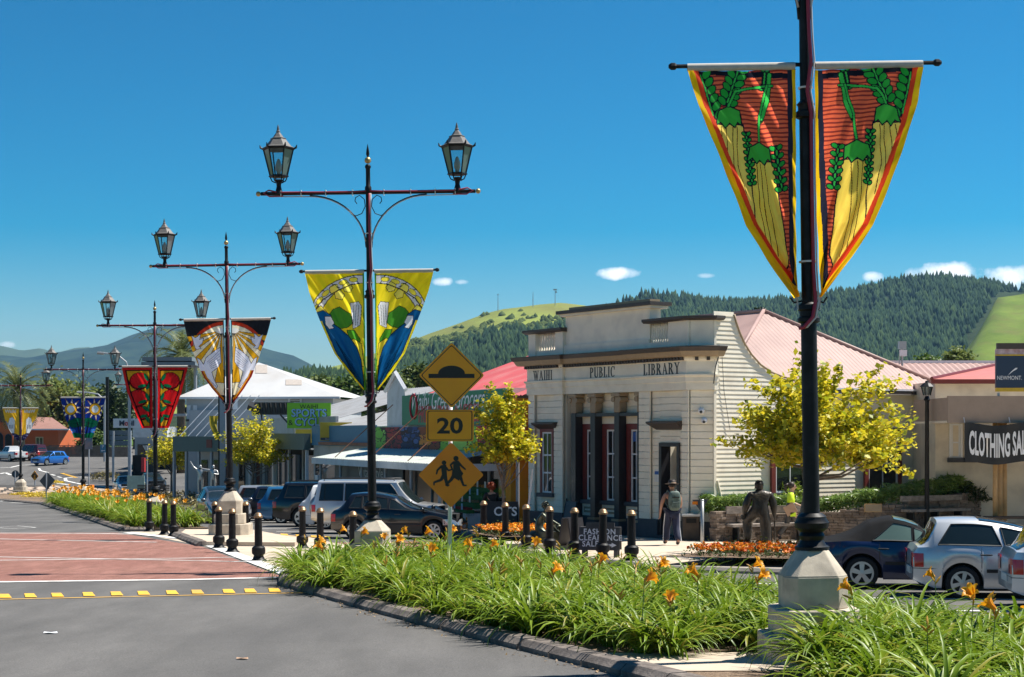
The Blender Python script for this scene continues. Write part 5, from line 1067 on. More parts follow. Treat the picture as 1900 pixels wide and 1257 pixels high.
# produce display
pr = thing('produce_stand', 'sloping green stand of fruit and vegetables outside the grocer', 'produce stand', g.o + SD * g.du(862, .6) + SN * .6, math.atan2(SD.y, SD.x))
m_ast = mat('stand_green', (.02, .14, .03), .7, var=.2)
for k in range(4):
    MB().span((-1.7, -.3 - .28 * k * 0 - .35 + .3 * k, .5 + .26 * (3 - k) - .1), (1.7, -.35 + .3 * k, .62 + .26 * (3 - k))).build('tray', m_ast, pr)
    fr = MB(); r = random.Random(k)
    for _ in range(60): fr.ball((r.uniform(-1.6, 1.6), -.5 + .3 * k + r.uniform(-.1, .1), .66 + .26 * (3 - k)), r.uniform(.04, .07), 6, 4)
    fr.build('produce', mat(['carrot_orange', 'leaf_green', 'potato_brown', 'apple_red'][k], [(.5, .2, .03), (.06, .2, .03), (.3, .2, .1), (.35, .04, .03)][k], .6, var=.3, vs=8), pr)['kind'] = 'stuff'
    for x in (-1.2, -.4, .5, 1.3): MB().span((x - .1, -.355 + .3 * k, .62 + .26 * (3 - k)), (x + .06, -.345 + .3 * k, .85 + .26 * (3 - k))).build('price_card', m_lblue if k % 2 else m_sash, pr)
MB().span((-1.7, -.5, -.1), (1.7, .6, .5)).build('base', m_wht, pr)
# --- vintage shop with low verandah
v = Shop('vintage_shop', 'low vintage shop with pale verandah roof and black name board', *(g.o + SD * (L + 1.6))[:2])
Lv = v.du(575); va, vb = v.du(806, 2.6), v.du(580, 2.6); zv = v.z(862, v.du(690, 2.6), 2.6)
v.b('wall', 0, Lv, -8, -.2, -.3, v.z(792, Lv * .5), m_gry)
v.b('blue_parapet', v.du(690), Lv, -.25, -.1, v.z(828, Lv * .6), v.z(790, Lv * .6), m_blue)
v.corr('roof', (-.3, -.3, v.z(792, Lv * .4)), (Lv + .2, -.3, v.z(792, Lv * .4)), (Lv + .2, -7, v.z(735, Lv * .5)), (-.3, -7, v.z(735, Lv * .5)), m_gry, .3)
v.corr('verandah_roof', (va, 2.6, zv + .15), (vb, 2.6, zv + .15), (vb, -.1, zv + .62), (va, -.1, zv + .62), mat('pale_green_iron', (.5, .53, .48), .5, var=.12, vs=1.2), .3, .012)
v.b('verandah_fascia', va, vb, 2.55, 2.65, zv - .12, zv + .14, m_wht); v.b('verandah_end', vb - .05, vb + .05, -.1, 2.6, zv - .12, zv + .14, m_wht); v.b('verandah_end', va - .05, va + .05, -.1, 2.54, zv - .12, zv + .14, m_wht)
nbd = v.b('name_board', v.du(752, 2.), v.du(625, 2.), 2.0, 2.1, zv - .72, zv - .14, mat('black_board', (.012, .01, .012), .5)); v.txt('Vintage Style', v.du(692, 2.), 2.11, zv - .56, .6, mat('grey_lettering', (.62, .58, .52), .6), nbd, sx=1.1)
for d in [lerp(va + .3, vb - .3, k / 5) for k in range(6)]: MB().tube([v.M @ Vector((d, 2.3, -.2)), v.M @ Vector((d, 2.3, zv))], .06, 8).build('verandah_post', m_steelp, v.t)
v.b('shop_window', .5, Lv * .45, -.2, -.15, .4, 2.3, m_shopg); v.b('shop_window', Lv * .55, Lv - .5, -.2, -.15, .4, 2.3, m_shopg); v.b('door', Lv * .46, Lv * .54, -.2, -.16, -.1, 2.2, mat('lime_door', (.2, .33, .03), .5))
for k, d in enumerate((1.2, 2.6, Lv - 3.4)): v.b('garment_rail', d, d + .5, .3, .5, .1, 1.6, [m_lime, m_ysign, m_wht][k])
v.b('rust_flashing', -.4, Lv - 2, -.12, .1, zv + .66, zv + .8, m_rust)
for d in [lerp(va, vb, k) for k in (.2, .5, .8)]: MB().tube([v.M @ Vector((d, 2.5, zv + .2)), v.M @ Vector((d - .5, -.1, zv + 2.6))], .02, 5).build('stay_rod', m_rust, v.t)
# --- sports shop, grey-green fascia
s = Shop('sports_shop', 'sports shop with grey-green fascia and shaded windows behind the golden tree', *(v.o + SD * (Lv + .3))[:2])
Ls = s.du(408); zf0, zf1 = s.z(832, Ls * .5, .3), s.z(808, Ls * .5, .3)
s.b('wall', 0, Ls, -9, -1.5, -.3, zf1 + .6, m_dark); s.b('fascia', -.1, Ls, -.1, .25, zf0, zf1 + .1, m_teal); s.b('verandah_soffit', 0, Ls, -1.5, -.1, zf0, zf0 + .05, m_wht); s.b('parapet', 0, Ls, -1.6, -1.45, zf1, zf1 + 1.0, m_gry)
s.corr('roof', (0, -1.6, zf1 + .9), (Ls * .6, -1.6, zf1 + .9), (Ls * .6, -8, zf1 + 2.7), (0, -8, zf1 + 2.7), m_gry, .4)
n = 7
for k in range(n):
    a_, b_ = Ls * k / n + .15, Ls * (k + 1) / n - .15; s.b('shop_window', a_, b_, -1.48, -1.42, .35, zf0 - .35, m_shopg)
    for d in (a_ - .08, ): s.b('mullion', d - .07, d + .07, -1.46, -1.34, 0, zf0, m_wht)
for d in (0.2, Ls * .33, Ls * .6, Ls - .3): s.b('verandah_post', d - .07, d + .07, -.05, .1, -.3, zf0, m_sash)
def hang_sign(name, label, u0, u1, v0, v1, Y, m, cat='sign'):
    o = P((u0 + u1) / 2, v1, Y); t = thing(name, label, cat, o); a = P(u0, v1, Y) - o; b_ = P(u1, v0, Y) - o
    return t, MB().span((a.x, -.05, a.z), (b_.x, .05, b_.z)).build('board', m, t), a, b_
ss, bd, a, b_ = hang_sign('shop_sign', 'lime green sports and cycles sign on the roof', 533, 614, 748, 795, 87., m_lime)
W_ = b_.x - a.x; H_ = b_.z - a.z
def stx(par, body, x, z, size, m, dy=-.06, **k): return text('lettering', body, m, par, upright(Vector((x, dy, z)), (1, 0, 0)), size, **k)
stx(ss, 'WAIHI', 0, H_ * .77, .34, m_sb); stx(ss, 'SPORTS', .02, H_ * .45, .58, m_sb, bold=.03, dy=-.055, sx=.95); stx(ss, 'SPORTS', 0, H_ * .46, .58, m_lblue, bold=.012, sx=.95); stx(ss, 'CYCLES', .17, H_ * .1, .58, m_sb, bold=.03, dy=-.055, sx=.92); stx(ss, 'CYCLES', .15, H_ * .11, .58, m_lblue, bold=.012, sx=.92); stx(ss, '&', -W_ * .42, H_ * .12, .42, m_sb)
for x in (-.8, .8): MB().tube([(x, .1, -1.0), (x, .1, H_ * .5)], .04, 6).build('leg', m_galv, ss)
s2_, bd, a, b_ = hang_sign('shop_sign', 'small faded yellow sign hanging right of the lime sign', 594, 653, 784, 818, 80., m_ysign)
W_ = b_.x - a.x; H_ = b_.z - a.z; MB().span((a.x + .03, -.06, .02), (b_.x - .03, -.052, .15)).build('blue_band', m_navy, s2_); stx(s2_, 'Hunting  Fishing  Camping', 0, .05, .1, m_sash, dy=-.065); stx(s2_, 'R', .2, H_ * .66, .2, m_sb, bold=.01); MB().span((-.25, -.056, H_ * .9), (.55, -.052, H_ * .915)).build('rule', m_sb, s2_)
MB().tube([(0, .1, -.5), (0, .1, H_)], .03, 6).build('leg', m_galv, s2_)
s3_, bd, a, b_ = hang_sign('fascia_sign', 'yellow fascia sign with faded brown lettering below the lime sign', 549, 596, 797, 822, 86., m_ysign)
stx(s3_, 'SPORTS & CYCLES', -.1, .18, .28, mat('brown_lettering', (.3, .17, .03), .6), sx=.62); MB().span((b_.x - .25, -.056, .02), (b_.x, -.052, b_.z - .04)).build('grey_panel', m_gry, s3_)
# dark slatted frame on the roof
fr_ = thing('roof_billboard_frame', 'dark steel billboard frame seen from behind on the shop roof', 'frame', P(505, 795, 92)); q = lambda u, v_: P(u, v_, 92) - P(505, 795, 92); m_dst = mat('dark_steel', (.03, .033, .04), .5, var=.15)
MB().span(tuple(q(470, 770)[k] - (0, .1, 0)[k] for k in range(3)), tuple(q(545, 747)[k] + (0, .1, 0)[k] for k in range(3))).build('panel', m_dst, fr_)
for u in range(478, 545, 9): MB().tube([q(u, 768) + Vector((0, -.14, 0)), q(u - 3, 748) + Vector((0, -.14, 0))], .07, 4).build('rib', m_sb, fr_)
MB().tube([q(462, 752), q(475, 758)], .3, 6).build('end_bracket', m_dst, fr_); MB().tube([q(520, 770), q(540, 792)], .05, 5).build('strut', m_dst, fr_); MB().tube([q(485, 770), q(488, 800)], .05, 5).build('strut', m_dst, fr_)
# --- white hip-roofed two-storey building behind
hb = Shop('hip_roof_building', 'white two-storey building with broad pale hip roof behind the shops', P(620, 0, 108).x, 108, d=Vector((-1, .12, 0)).normalized())
Lh = hb.du(338); ev = hb.z(737, 0); m_wroof = mat('white_painted_iron', (.5, .5, .5), .5, var=.06, vs=.6, dirt=((.42, .39, .36), .35)); m_wgrey = mat('grey_weatherboard', (.4, .42, .45), .6, var=.06, vs=2)
hb.b('wall', .1, Lh - .3, -9, 0, -.3, ev - .1, m_wgrey); xa = hb.du(480, -5); zp = hb.z(673, xa, -5)
hb.q('roof', [(-.5, .4, ev), (Lh + .3, .4, ev), (xa, -5, zp)], m_wroof); hb.q('roof', [(-.5, .4, ev), (xa, -5, zp), (-.5, -10, ev)], m_wroof); hb.q('roof', [(Lh + .3, .4, ev), (xa, -5, zp), (Lh + .3, -10, ev)], m_wroof)
for k in range(-8, 9): pass
m_wpat = mat('bare_iron_patch', (.42, .37, .33), .7, var=.12)
for (u0, u1, v0, v1) in ((474, 496, 678, 694), (530, 560, 706, 716)):
    pts_ = []
    for u, vv in ((u0, v1), (u1, v1), (u1, v0), (u0, v0)):
        t_ = (737 - vv) / (737 - 673.); o_ = lerp(.4, -5, t_); pts_.append((hb.du(u, o_), o_ + .02, lerp(ev, zp, t_) + .02))
    hb.q('bare_patch', pts_, m_wpat)
hb.b('gutter', -.5, Lh + .3, .36, .5, ev - .12, ev + .02, m_sash)
for u0, u1, v0, v1 in ((348, 354, 752, 778), (359, 366, 752, 778), (535, 560, 738, 748)):
    window(hb.du(u1), hb.du(u0), hb.z(v1, 5), hb.z(v0, 5), .08, M=hb.M, fr=.08, parent=hb.t, mullions=0, mfr=m_sash, dep=.07)
hb.b('annex', hb.du(420), hb.du(365), .02, 1.6, -.3, hb.z(762, 9), m_wgrey)
hb.q('white_gable', [(hb.du(436), .5, hb.z(760, 6)), (hb.du(445), .5, hb.z(760, 6)), (hb.du(445), .5, hb.z(738, 6)), (hb.du(440), .5, hb.z(736, 6))], m_sash)
# balcony shop in front of it, with rods holding the verandah
r_ = Shop('balcony_shop', 'grey-green verandah shop with white stay rods beside the far golden tree', P(418, 0, 101).x, 101, d=Vector((-.8, .6, 0)).normalized())
Lr = r_.du(325); zr0, zr1 = r_.z(838, 4), r_.z(810, 4)
r_.b('fascia', 0, Lr, 0, .2, zr0, zr1, m_teal); r_.b('wall', 0, Lr, -6, -2, -.3, zr1, m_wgrey); r_.b('plaque', r_.du(398), r_.du(388), .2, .24, zr0 + .25, zr1 - .2, m_maroon); r_.b('verandah_soffit', 0, Lr, -2, 0, zr0, zr0 + .05, m_wht)
for k in range(6): d = Lr * (k + .3) / 6; MB().tube([r_.M @ Vector((d, .1, zr1)), r_.M @ Vector((d - 1.2, -2, zr1 + 2.6))], .025, 5).build('stay_rod', m_sash, r_.t)
for k in range(5): d = Lr * k / 4; r_.b('verandah_post', d - .08, d + .08, 0, .15, -.3, zr0, m_steelp)
for k in range(4): r_.b('shop_window', Lr * k / 4 + .3, Lr * (k + 1) / 4 - .3, -2.02, -1.95, .3, 2.6, m_shopg if k != 1 else mat('red_poster', (.4, .08, .04), .6))
# --- petrol station
pm = thing('petrol_station', 'petrol station canopy edge and grey sign boards beyond the red banners', 'building', GX(245, 150)); po = GX(245, 150)
def pb(name, u0, u1, v0, v1, Y, dep, m, par=pm): a, b_ = P(u0, v1, Y) - po, P(u1, v0, Y) - po; return MB().span((a.x, a.y, a.z), (b_.x, b_.y + dep, b_.z)).build(name, m, par)
sgb = pb('sign_board', 210, 264, 777, 794, 148, .3, m_sash); MB(); 
stp = P(221, 790.5, 147.9) - po
for ch, u, mm in (('M', 226, m_navy), ('o', 234.5, m_redl), ('bil', 243, m_navy)): text('lettering', ch, mm, sgb, upright(P(u, 790, 147.9) - po, (1, 0, 0)), .66, bold=.02)
for k in range(3): pb('grey_board', 203, 243, 799 + k * 9.6, 807.5 + k * 9.6, 149, .3, mat('blue_grey_board', (.1, .14, .18), .5, var=.1))
for u in (209.5, 241): pb('post', u - 1.7, u + 1.7, 800, 895, 147.5, .2, m_steelp)
pb('canopy', 246, 310, 792, 812, 155, 8, m_wht); pb('kiosk', 250, 330, 812, 880, 165, 6, m_wgrey); pb('kiosk_window', 255, 280, 825, 850, 164.9, .1, m_shopg); pb('kiosk_window', 290, 325, 820, 880, 164.9, .1, m_shopg); pb('dark_opening', 246, 262, 845, 890, 156, 6, m_dark); pb('red_pump', 262, 268, 850, 876, 150, .5, m_redl)
pb('shop_canopy', 265, 345, 768, 772, 130, 4, m_steelp); 
big = thing('flat_canopy', 'grey flat canopy roof above the red flower banners', 'canopy', P(310, 680, 140)); q = lambda u, v_, Y=140: P(u, v_, Y) - P(310, 680, 140)
MB().span(tuple(q(262, 678)), tuple(q(362, 672) + Vector((0, 6, 0)))).build('roof_slab', mat('canopy_grey', (.17, .2, .23), .5), big); MB().span(tuple(q(264, 670)), tuple(q(356, 663) + Vector((0, 5, 0)))).build('upper_slab', mat('canopy_grey', (.17, .2, .23), .5), big)
for u in (275, 350): MB().tube([q(u, 676) + Vector((0, 3, 0)), q(u, 900) + Vector((0, 3, 0))], .15, 8).build('column', m_steelp, big)
# --- terracotta building at far left
tb = thing('terracotta_building', 'terracotta arcaded building with brown tiled roof at the far left', 'building', GX(60, 200)); to = GX(60, 200); m_terr = mat('terracotta_render', (.5, .115, .035), .8, var=.1, vs=.6); m_trf = mat('brown_tile_roof', (.27, .14, .11), .7, var=.15, vs=1.); m_crm = mat('cream_trim', (.6, .5, .3), .6)
def tb_(name, u0, u1, v0, v1, Y, dep, m, par=tb): a, b_ = P(u0, v1, Y) - to, P(u1, v0, Y) - to; return MB().span((a.x, a.y, a.z), (b_.x, b_.y + dep, b_.z)).build(name, m, par)
tb_('wall', -60, 108, 796, 858, 200, 12, m_terr); tb_('tower', -60, 24, 760, 858, 198.5, 10, m_terr)
tq = lambda u, v_, Y: tuple(P(u, v_, Y) - to)
MB().add([tq(20, 797, 199), tq(128, 797, 199), tq(96, 775, 205), tq(66, 774, 205), tq(40, 772, 205)], [(0, 1, 2, 3, 4)]).build('roof', m_trf, tb); MB().add([tq(128, 797, 199), tq(128, 797, 211), tq(96, 775, 205)], [(0, 1, 2)]).build('roof', m_trf, tb)
tb_('eave', 24, 128, 796, 798.5, 198.8, .3, m_sash)
for k, (u0, u1) in enumerate(((-14, 6), (9, 22))):
    c = (u0 + u1) / 2; r0 = (u1 - u0) / 2; n = 10
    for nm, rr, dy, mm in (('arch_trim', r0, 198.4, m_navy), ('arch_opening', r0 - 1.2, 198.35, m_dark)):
        pts_ = [tq(c - rr, 858, dy), tq(c + rr, 858, dy)] + [tq(c + rr * math.cos(math.pi * i / n), 812 - rr * math.sin(math.pi * i / n), dy) for i in range(n + 1)]
        MB().add(pts_, [tuple(range(len(pts_)))]).build(nm, mm, tb)
for u0, u1 in ((66, 80), (40, 46)): w_ = tb_('window', u0, u1, 811, 830, 199.9, .2, m_crm); tb_('pane', u0 + 1.5, u1 - 1.5, 813, 829, 199.85, .1, m_win, w_); tb_('sill', u0 - 1, u1 + 1, 830, 832.5, 199.7, .3, m_crm, w_); tb_('glazing_bar', (u0 + u1) / 2 - .6, (u0 + u1) / 2 + .6, 813, 829, 199.8, .05, m_crm, w_)
tb_('red_sign', -20, 12, 762, 784, 198.3, .2, m_maroon)
# paling fence: separate palings
fe = thing('paling_fence', 'weathered grey paling fence below the dark trees', 'fence', GX(150, 196)); fo_ = GX(150, 196); m_pal = mat('weathered_paling', (.13, .1, .08), .9, var=.35, vs=2)
for k in range(90):
    u = 90 + k * 1.75; a = GX(u, 197) - fo_; h = CAMZ + (HV - 828 - random.uniform(-1.2, 1.)) * 197 / F - gz(197); MB().span((a.x, -.02, -.1), (a.x + .1, .02, h)).build('paling', m_pal, fe)
for h in (.5, 1.3): MB().span(tuple(GX(90, 197) - fo_ + Vector((0, .03, h))), tuple(GX(247, 197) - fo_ + Vector((0, .08, h + .08)))).build('rail', m_pal, fe)
# ------------------------------------------------------------ small street furniture, far
def pole_sign(name, label, cat, u, v0, v1, Y, r=.05, m=None): 
    t = thing(name, label, cat, (P(u, v1, Y).x, Y, gz(Y))); MB().tube([(0, 0, -.1), (0, 0, CAMZ + (HV - v0) * Y / F - gz(Y))], r, 8).build('post', m or m_steelp, t); return t
def ztop(v_, Y): return CAMZ + (HV - v_) * Y / F - gz(Y)
def plate(t, u0, pts, Y, m, name='plate', dy=-.08): o = t.location; return MB().prism([((u - u0) * Y / F, ztop(v_, Y)) for u, v_ in pts], 0, .02, Matrix.Translation((0, dy, 0)) @ Matrix.Rotation(R(90), 4, 'X')).build(name, m, t)
m_sback = mat('grey_sign_back', (.075, .085, .09), .6, var=.1)
t = pole_sign('road_sign', 'dark diamond sign seen from behind near the far left lamp post', 'road sign', 86, 877, 918, 116); plate(t, 86, [(72.5, 893), (86.5, 876), (101.5, 891), (87, 910)], 116, m_sback, dy=.1)
t = pole_sign('road_sign', 'small yellow diamond roundabout sign by the far left lamp post', 'road sign', 65, 880, 902, 135); pl = plate(t, 65, [(57.5, 883.5), (65, 873.5), (72, 884), (65, 892.5)], 135, m_sgn); MB().tube([((u - 65) * 135 / F, -.115, ztop(v_, 135)) for u, v_ in ((62, 887), (61.5, 882), (65, 879), (68.5, 882), (68, 887))], .07, 5).build('symbol', m_sb, pl)
t = pole_sign('road_sign', 'round dark sign seen from behind left of the far lamp post', 'road sign', 28, 875, 890, 140); plate(t, 28, [(28 + 7 * math.cos(k * .4), 880 + 7 * math.sin(k * .4)) for k in range(16)], 140, m_sback, dy=.1)
t = pole_sign('parking_sign', 'blue parking sign with white letter and arrow on a dark pole', 'road sign', 199, 700, 878, 128, .14, m_blk); pl = plate(t, 199, [(187, 840), (197, 840), (197, 825), (187, 825)], 128, m_blue, dy=-.16); text('letter', 'P', m_sash, pl, upright(Vector(((192 - 199) * 128 / F, -.185, ztop(832, 128))), (1, 0, 0)), .36); MB().tube([((u - 199) * 128 / F, -.185, ztop(v_, 128)) for u, v_ in ((195.5, 836.5), (189, 836.5), (191, 835), (189, 836.5), (191, 838))], .025, 4).build('arrow', m_sash, pl)
t = pole_sign('poster_sign', 'tall blue tourist poster sign behind the sun banners', 'sign', 165, 808, 862, 126); plate(t, 165, [(158, 834), (172, 834), (172, 807), (158, 807)], 126, mat('poster_print', (.1, .3, .5), .5, var=.5, vs=1.5, col2=(.45, .25, .2)))
t = thing('litter_bin', 'dark bin with orange side and blue base by the sun-banner lamp post', 'bin', GX(165, 112)); MB().span((-.3, -.25, .35), (.05, .25, 1.1)).build('body', m_sb, t); MB().span((.05, -.25, .35), (.3, .25, 1.1)).build('orange_side', m_sgo, t); MB().span((-.25, -.25, 0), (.3, .25, .33)).build('base', m_blue, t)
t = pole_sign('give_way_sign', 'pale give way sign seen from behind beside the far island', 'road sign', 273, 828, 910, 118, .05); plate(t, 273, [(264, 827), (281, 827), (273, 843)], 118, mat('pale_sign_back', (.5, .53, .55), .5), dy=.08)
t = pole_sign('street_light_column', 'tall grey street light column with long curved arm left of the red banners', 'street lamp', 240, 700, 880, 140, .13, m_steelp)
ar_ = [((u - 240) * 140 / F, 0, ztop(v_, 140)) for u, v_ in ((240, 745), (239.5, 690), (234, 672), (222, 662), (205, 657), (187, 655))]; MB().tube(ar_, .06, 6).build('arm', m_steelp, t); MB().tube([ar_[-1], ((185 - 240) * 140 / F - .2, 0, ztop(655, 140)), ((193 - 240) * 140 / F, 0, ztop(656, 140))], .14, 6).build('lamp_head', m_galv, t)
t = pole_sign('street_light_column', 'far street light column with curved arm above the sun banners', 'street lamp', 194, 735, 870, 180, .13, m_steelp); MB().tube([((u - 194) * 180 / F, 0, ztop(v_, 180)) for u, v_ in ((194, 760), (193, 742), (182, 732), (165, 729), (143, 728))], .08, 6).build('arm', m_steelp, t)
t = pole_sign('crossing_beacon', 'black and white banded beacon pole with orange globe', 'beacon', 358, 748, 925, 118, .11, m_blk); kk = 118 / F
for k in range(5): MB().lathe([(.14, ztop(838 - 15 + k * 22 - 5, 118)), (.14, ztop(838 - 15 + k * 22 - 15, 118))], 10).build('white_band', m_sash, t)
MB().ball(((352 - 358) * kk, -.1, ztop(831, 118)), .23, 14, 10).build('globe', mat('orange_globe', (.85, .22, .01), .35, trans=.3, var=.04), t, smooth=True); MB().span(((352 - 358) * kk, -.12, ztop(829, 118)), (0, -.06, ztop(832, 118))).build('bracket', m_blk, t); MB().span((-.55, -.25, ztop(766, 118)), (-.1, .15, ztop(756, 118)), Matrix.Identity(4)).build('flood_light', m_blk, t)
t = thing('map_board', 'pale green information board beside the far seat', 'sign', GX(252, 122)); MB().span((-.65, -.04, .6), (.65, .04, 1.6)).build('board', mat('pale_green_board', (.4, .5, .42), .5, var=.2, vs=2.5), t); MB().span((-.62, -.05, .15), (.2, .03, .58)).build('lower_panel', m_blue, t); MB().span((-.65, -.03, -.1), (-.58, .03, .6)).build('leg', m_steelp, t); MB().span((.58, -.03, -.1), (.65, .03, .6)).build('leg', m_steelp, t)
t = thing('street_seat', 'dark slatted street seat beside the information board', 'bench', GX(285, 121))
for k in range(4): MB().span((-1.2, -.05 + .0 * k, .5 + k * .12), (1.2, 0, .58 + k * .12)).build('slat', m_dtim, t)
MB().span((-1.2, -.5, .42), (1.2, 0, .46)).build('seat', m_dtim, t)
for x in (-1, 1): MB().span((x - .04, -.45, -.1), (x + .04, 0, .45)).build('leg', m_blk, t)
t = thing('tall_lamp', 'thin dark lamp column with lantern and yellow-green pennant behind the dove banners', 'street lamp', (P(407, 0, 100).x, 100, gz(100) + .12)); zt_ = lambda v_: CAMZ + (HV - v_) * 100 / F - gz(100) - .12
MB().tube([(0, 0, 0), (0, 0, zt_(735))], .08, 8).build('pole', m_blk, t); MB().lathe([(.1, zt_(733)), (.2, zt_(716)), (.05, zt_(709))], 6).build('lantern', m_lglass, t); MB().grid(lambda a_, b_: (-.06 - a_ * .55 * (1 - b_ * .5) - .1 * math.sin(b_ * 4), .1 * math.sin(a_ * 6 + b_ * 4), lerp(zt_(772), zt_(815), b_)), 8, 12).build('pennant', mat('pennant_cloth', (.4, .42, .03), .7, var=.5, vs=2, col2=(.75, .5, .03), trans=.3), t, smooth=True, fix=False)
t = thing('utility_pole', 'square grey utility pole behind the golden tree', 'pole', (P(414, 0, 98).x, 98, gz(98))); MB().span((-.18, -.18, -.2), (.18, .18, CAMZ + (HV - 735) * 98 / F - gz(98))).build('pole', m_steelp, t)
# roundabout mound with stone grid
rm = thing('roundabout_mound', 'low roundabout mound paved with pale stone blocks at the far left', 'roundabout', GX(2, 133)); m_blkst = mat('pale_stone_block', (.42, .32, .24), .9, var=.2, vs=3); m_dst2 = mat('dark_joint', (.05, .045, .04), .9)
MB().lathe([(8.2, -.1), (8.2, .12), (6., .36), (0, .6)], 28).build('mound', m_dst2, rm)
bl = None
for rr in (4.4, 5.2, 6.0, 6.7, 7.4, 8.0):
    n = int(rr * 2 * math.pi / 1.1)
    for k in range(n):
        a = 2 * math.pi * k / n
        if math.sin(a) > .35: continue
        zz = interp([(0, .6), (6, .36), (8.2, .12)], rr) + .0; o = MB().box((0, 0, 0), (.55, .8, .1), taper=.9).build('stone_block', m_blkst, rm) if bl is None else bl.copy()
        if bl is None: bl = o
        else: COL.objects.link(o)
        o.location = (rr * math.cos(a), rr * math.sin(a), zz); o.rotation_euler = (0, .1, a)
# ------------------------------------------------------------ vehicles
def paint(name, c, metal=.35): return mat('paint_' + name, c, .28, metal=metal, var=.04, vs=2, coat=.9, spec=.5)
m_tyre = mat('tyre_rubber', (.012, .012, .013), .8, var=.2, vs=20); m_rim = mat('alloy_rim', (.5, .51, .52), .3, metal=.8, var=.08); m_under = mat('underbody', (.01, .01, .01), .9, var=0)
m_cgl = glass_mat('car_glass', (.012, .02, .022), .02); m_tail = mat('tail_lens', (.5, .008, .01), .2, var=.1, coat=.6); m_head = mat('head_lens', (.55, .58, .62), .12, metal=.5, var=.2, vs=14, coat=.6); m_plate = mat('number_plate', (.65, .65, .62), .5); m_trim = mat('black_trim', (.014, .014, .015), .5, var=.1); m_amber = mat('amber_lens', (.6, .2, .01), .2)
def wheel(parent, x, y, r, w, spokes=5):
    s = 1 if y > 0 else -1
    t = MB().lathe([(r * .62, -w / 2), (r * .93, -w / 2), (r, -w * .38), (r, w * .38), (r * .93, w / 2), (r * .62, w / 2)], 28, M=frame((x, y, r), (1, 0, 0), ez=(0, s, 0))).build('wheel', m_tyre, parent, smooth=40)
    b = MB(); M = frame((x, y, r), (1, 0, 0), ez=(0, s, 0)); e = w / 2
    b.lathe([(r * .71, e - .01), (r * .71, e + .012), (r * .6, e + .012), (r * .58, e + .002)], 24, M=M, cap=False)
    for k in range(spokes):
        a = 2 * math.pi * k / spokes + .3; c, sn_ = math.cos(a), math.sin(a); n = (-sn_, c); w0, w1 = r * (.55 / spokes), r * (.8 / spokes)
        b.add([(c * r * .1 + n[0] * w0, sn_ * r * .1 + n[1] * w0, e + .014), (c * r * .62 + n[0] * w1, sn_ * r * .62 + n[1] * w1, e + .01), (c * r * .62 - n[0] * w1, sn_ * r * .62 - n[1] * w1, e + .01), (c * r * .1 - n[0] * w0, sn_ * r * .1 - n[1] * w0, e + .014)], [(0, 1, 2, 3)], M)
    b.lathe([(r * .17, e), (r * .17, e + .018), (.01, e + .022)], 12, M=M); b.build('rim', m_rim, t, smooth=30)
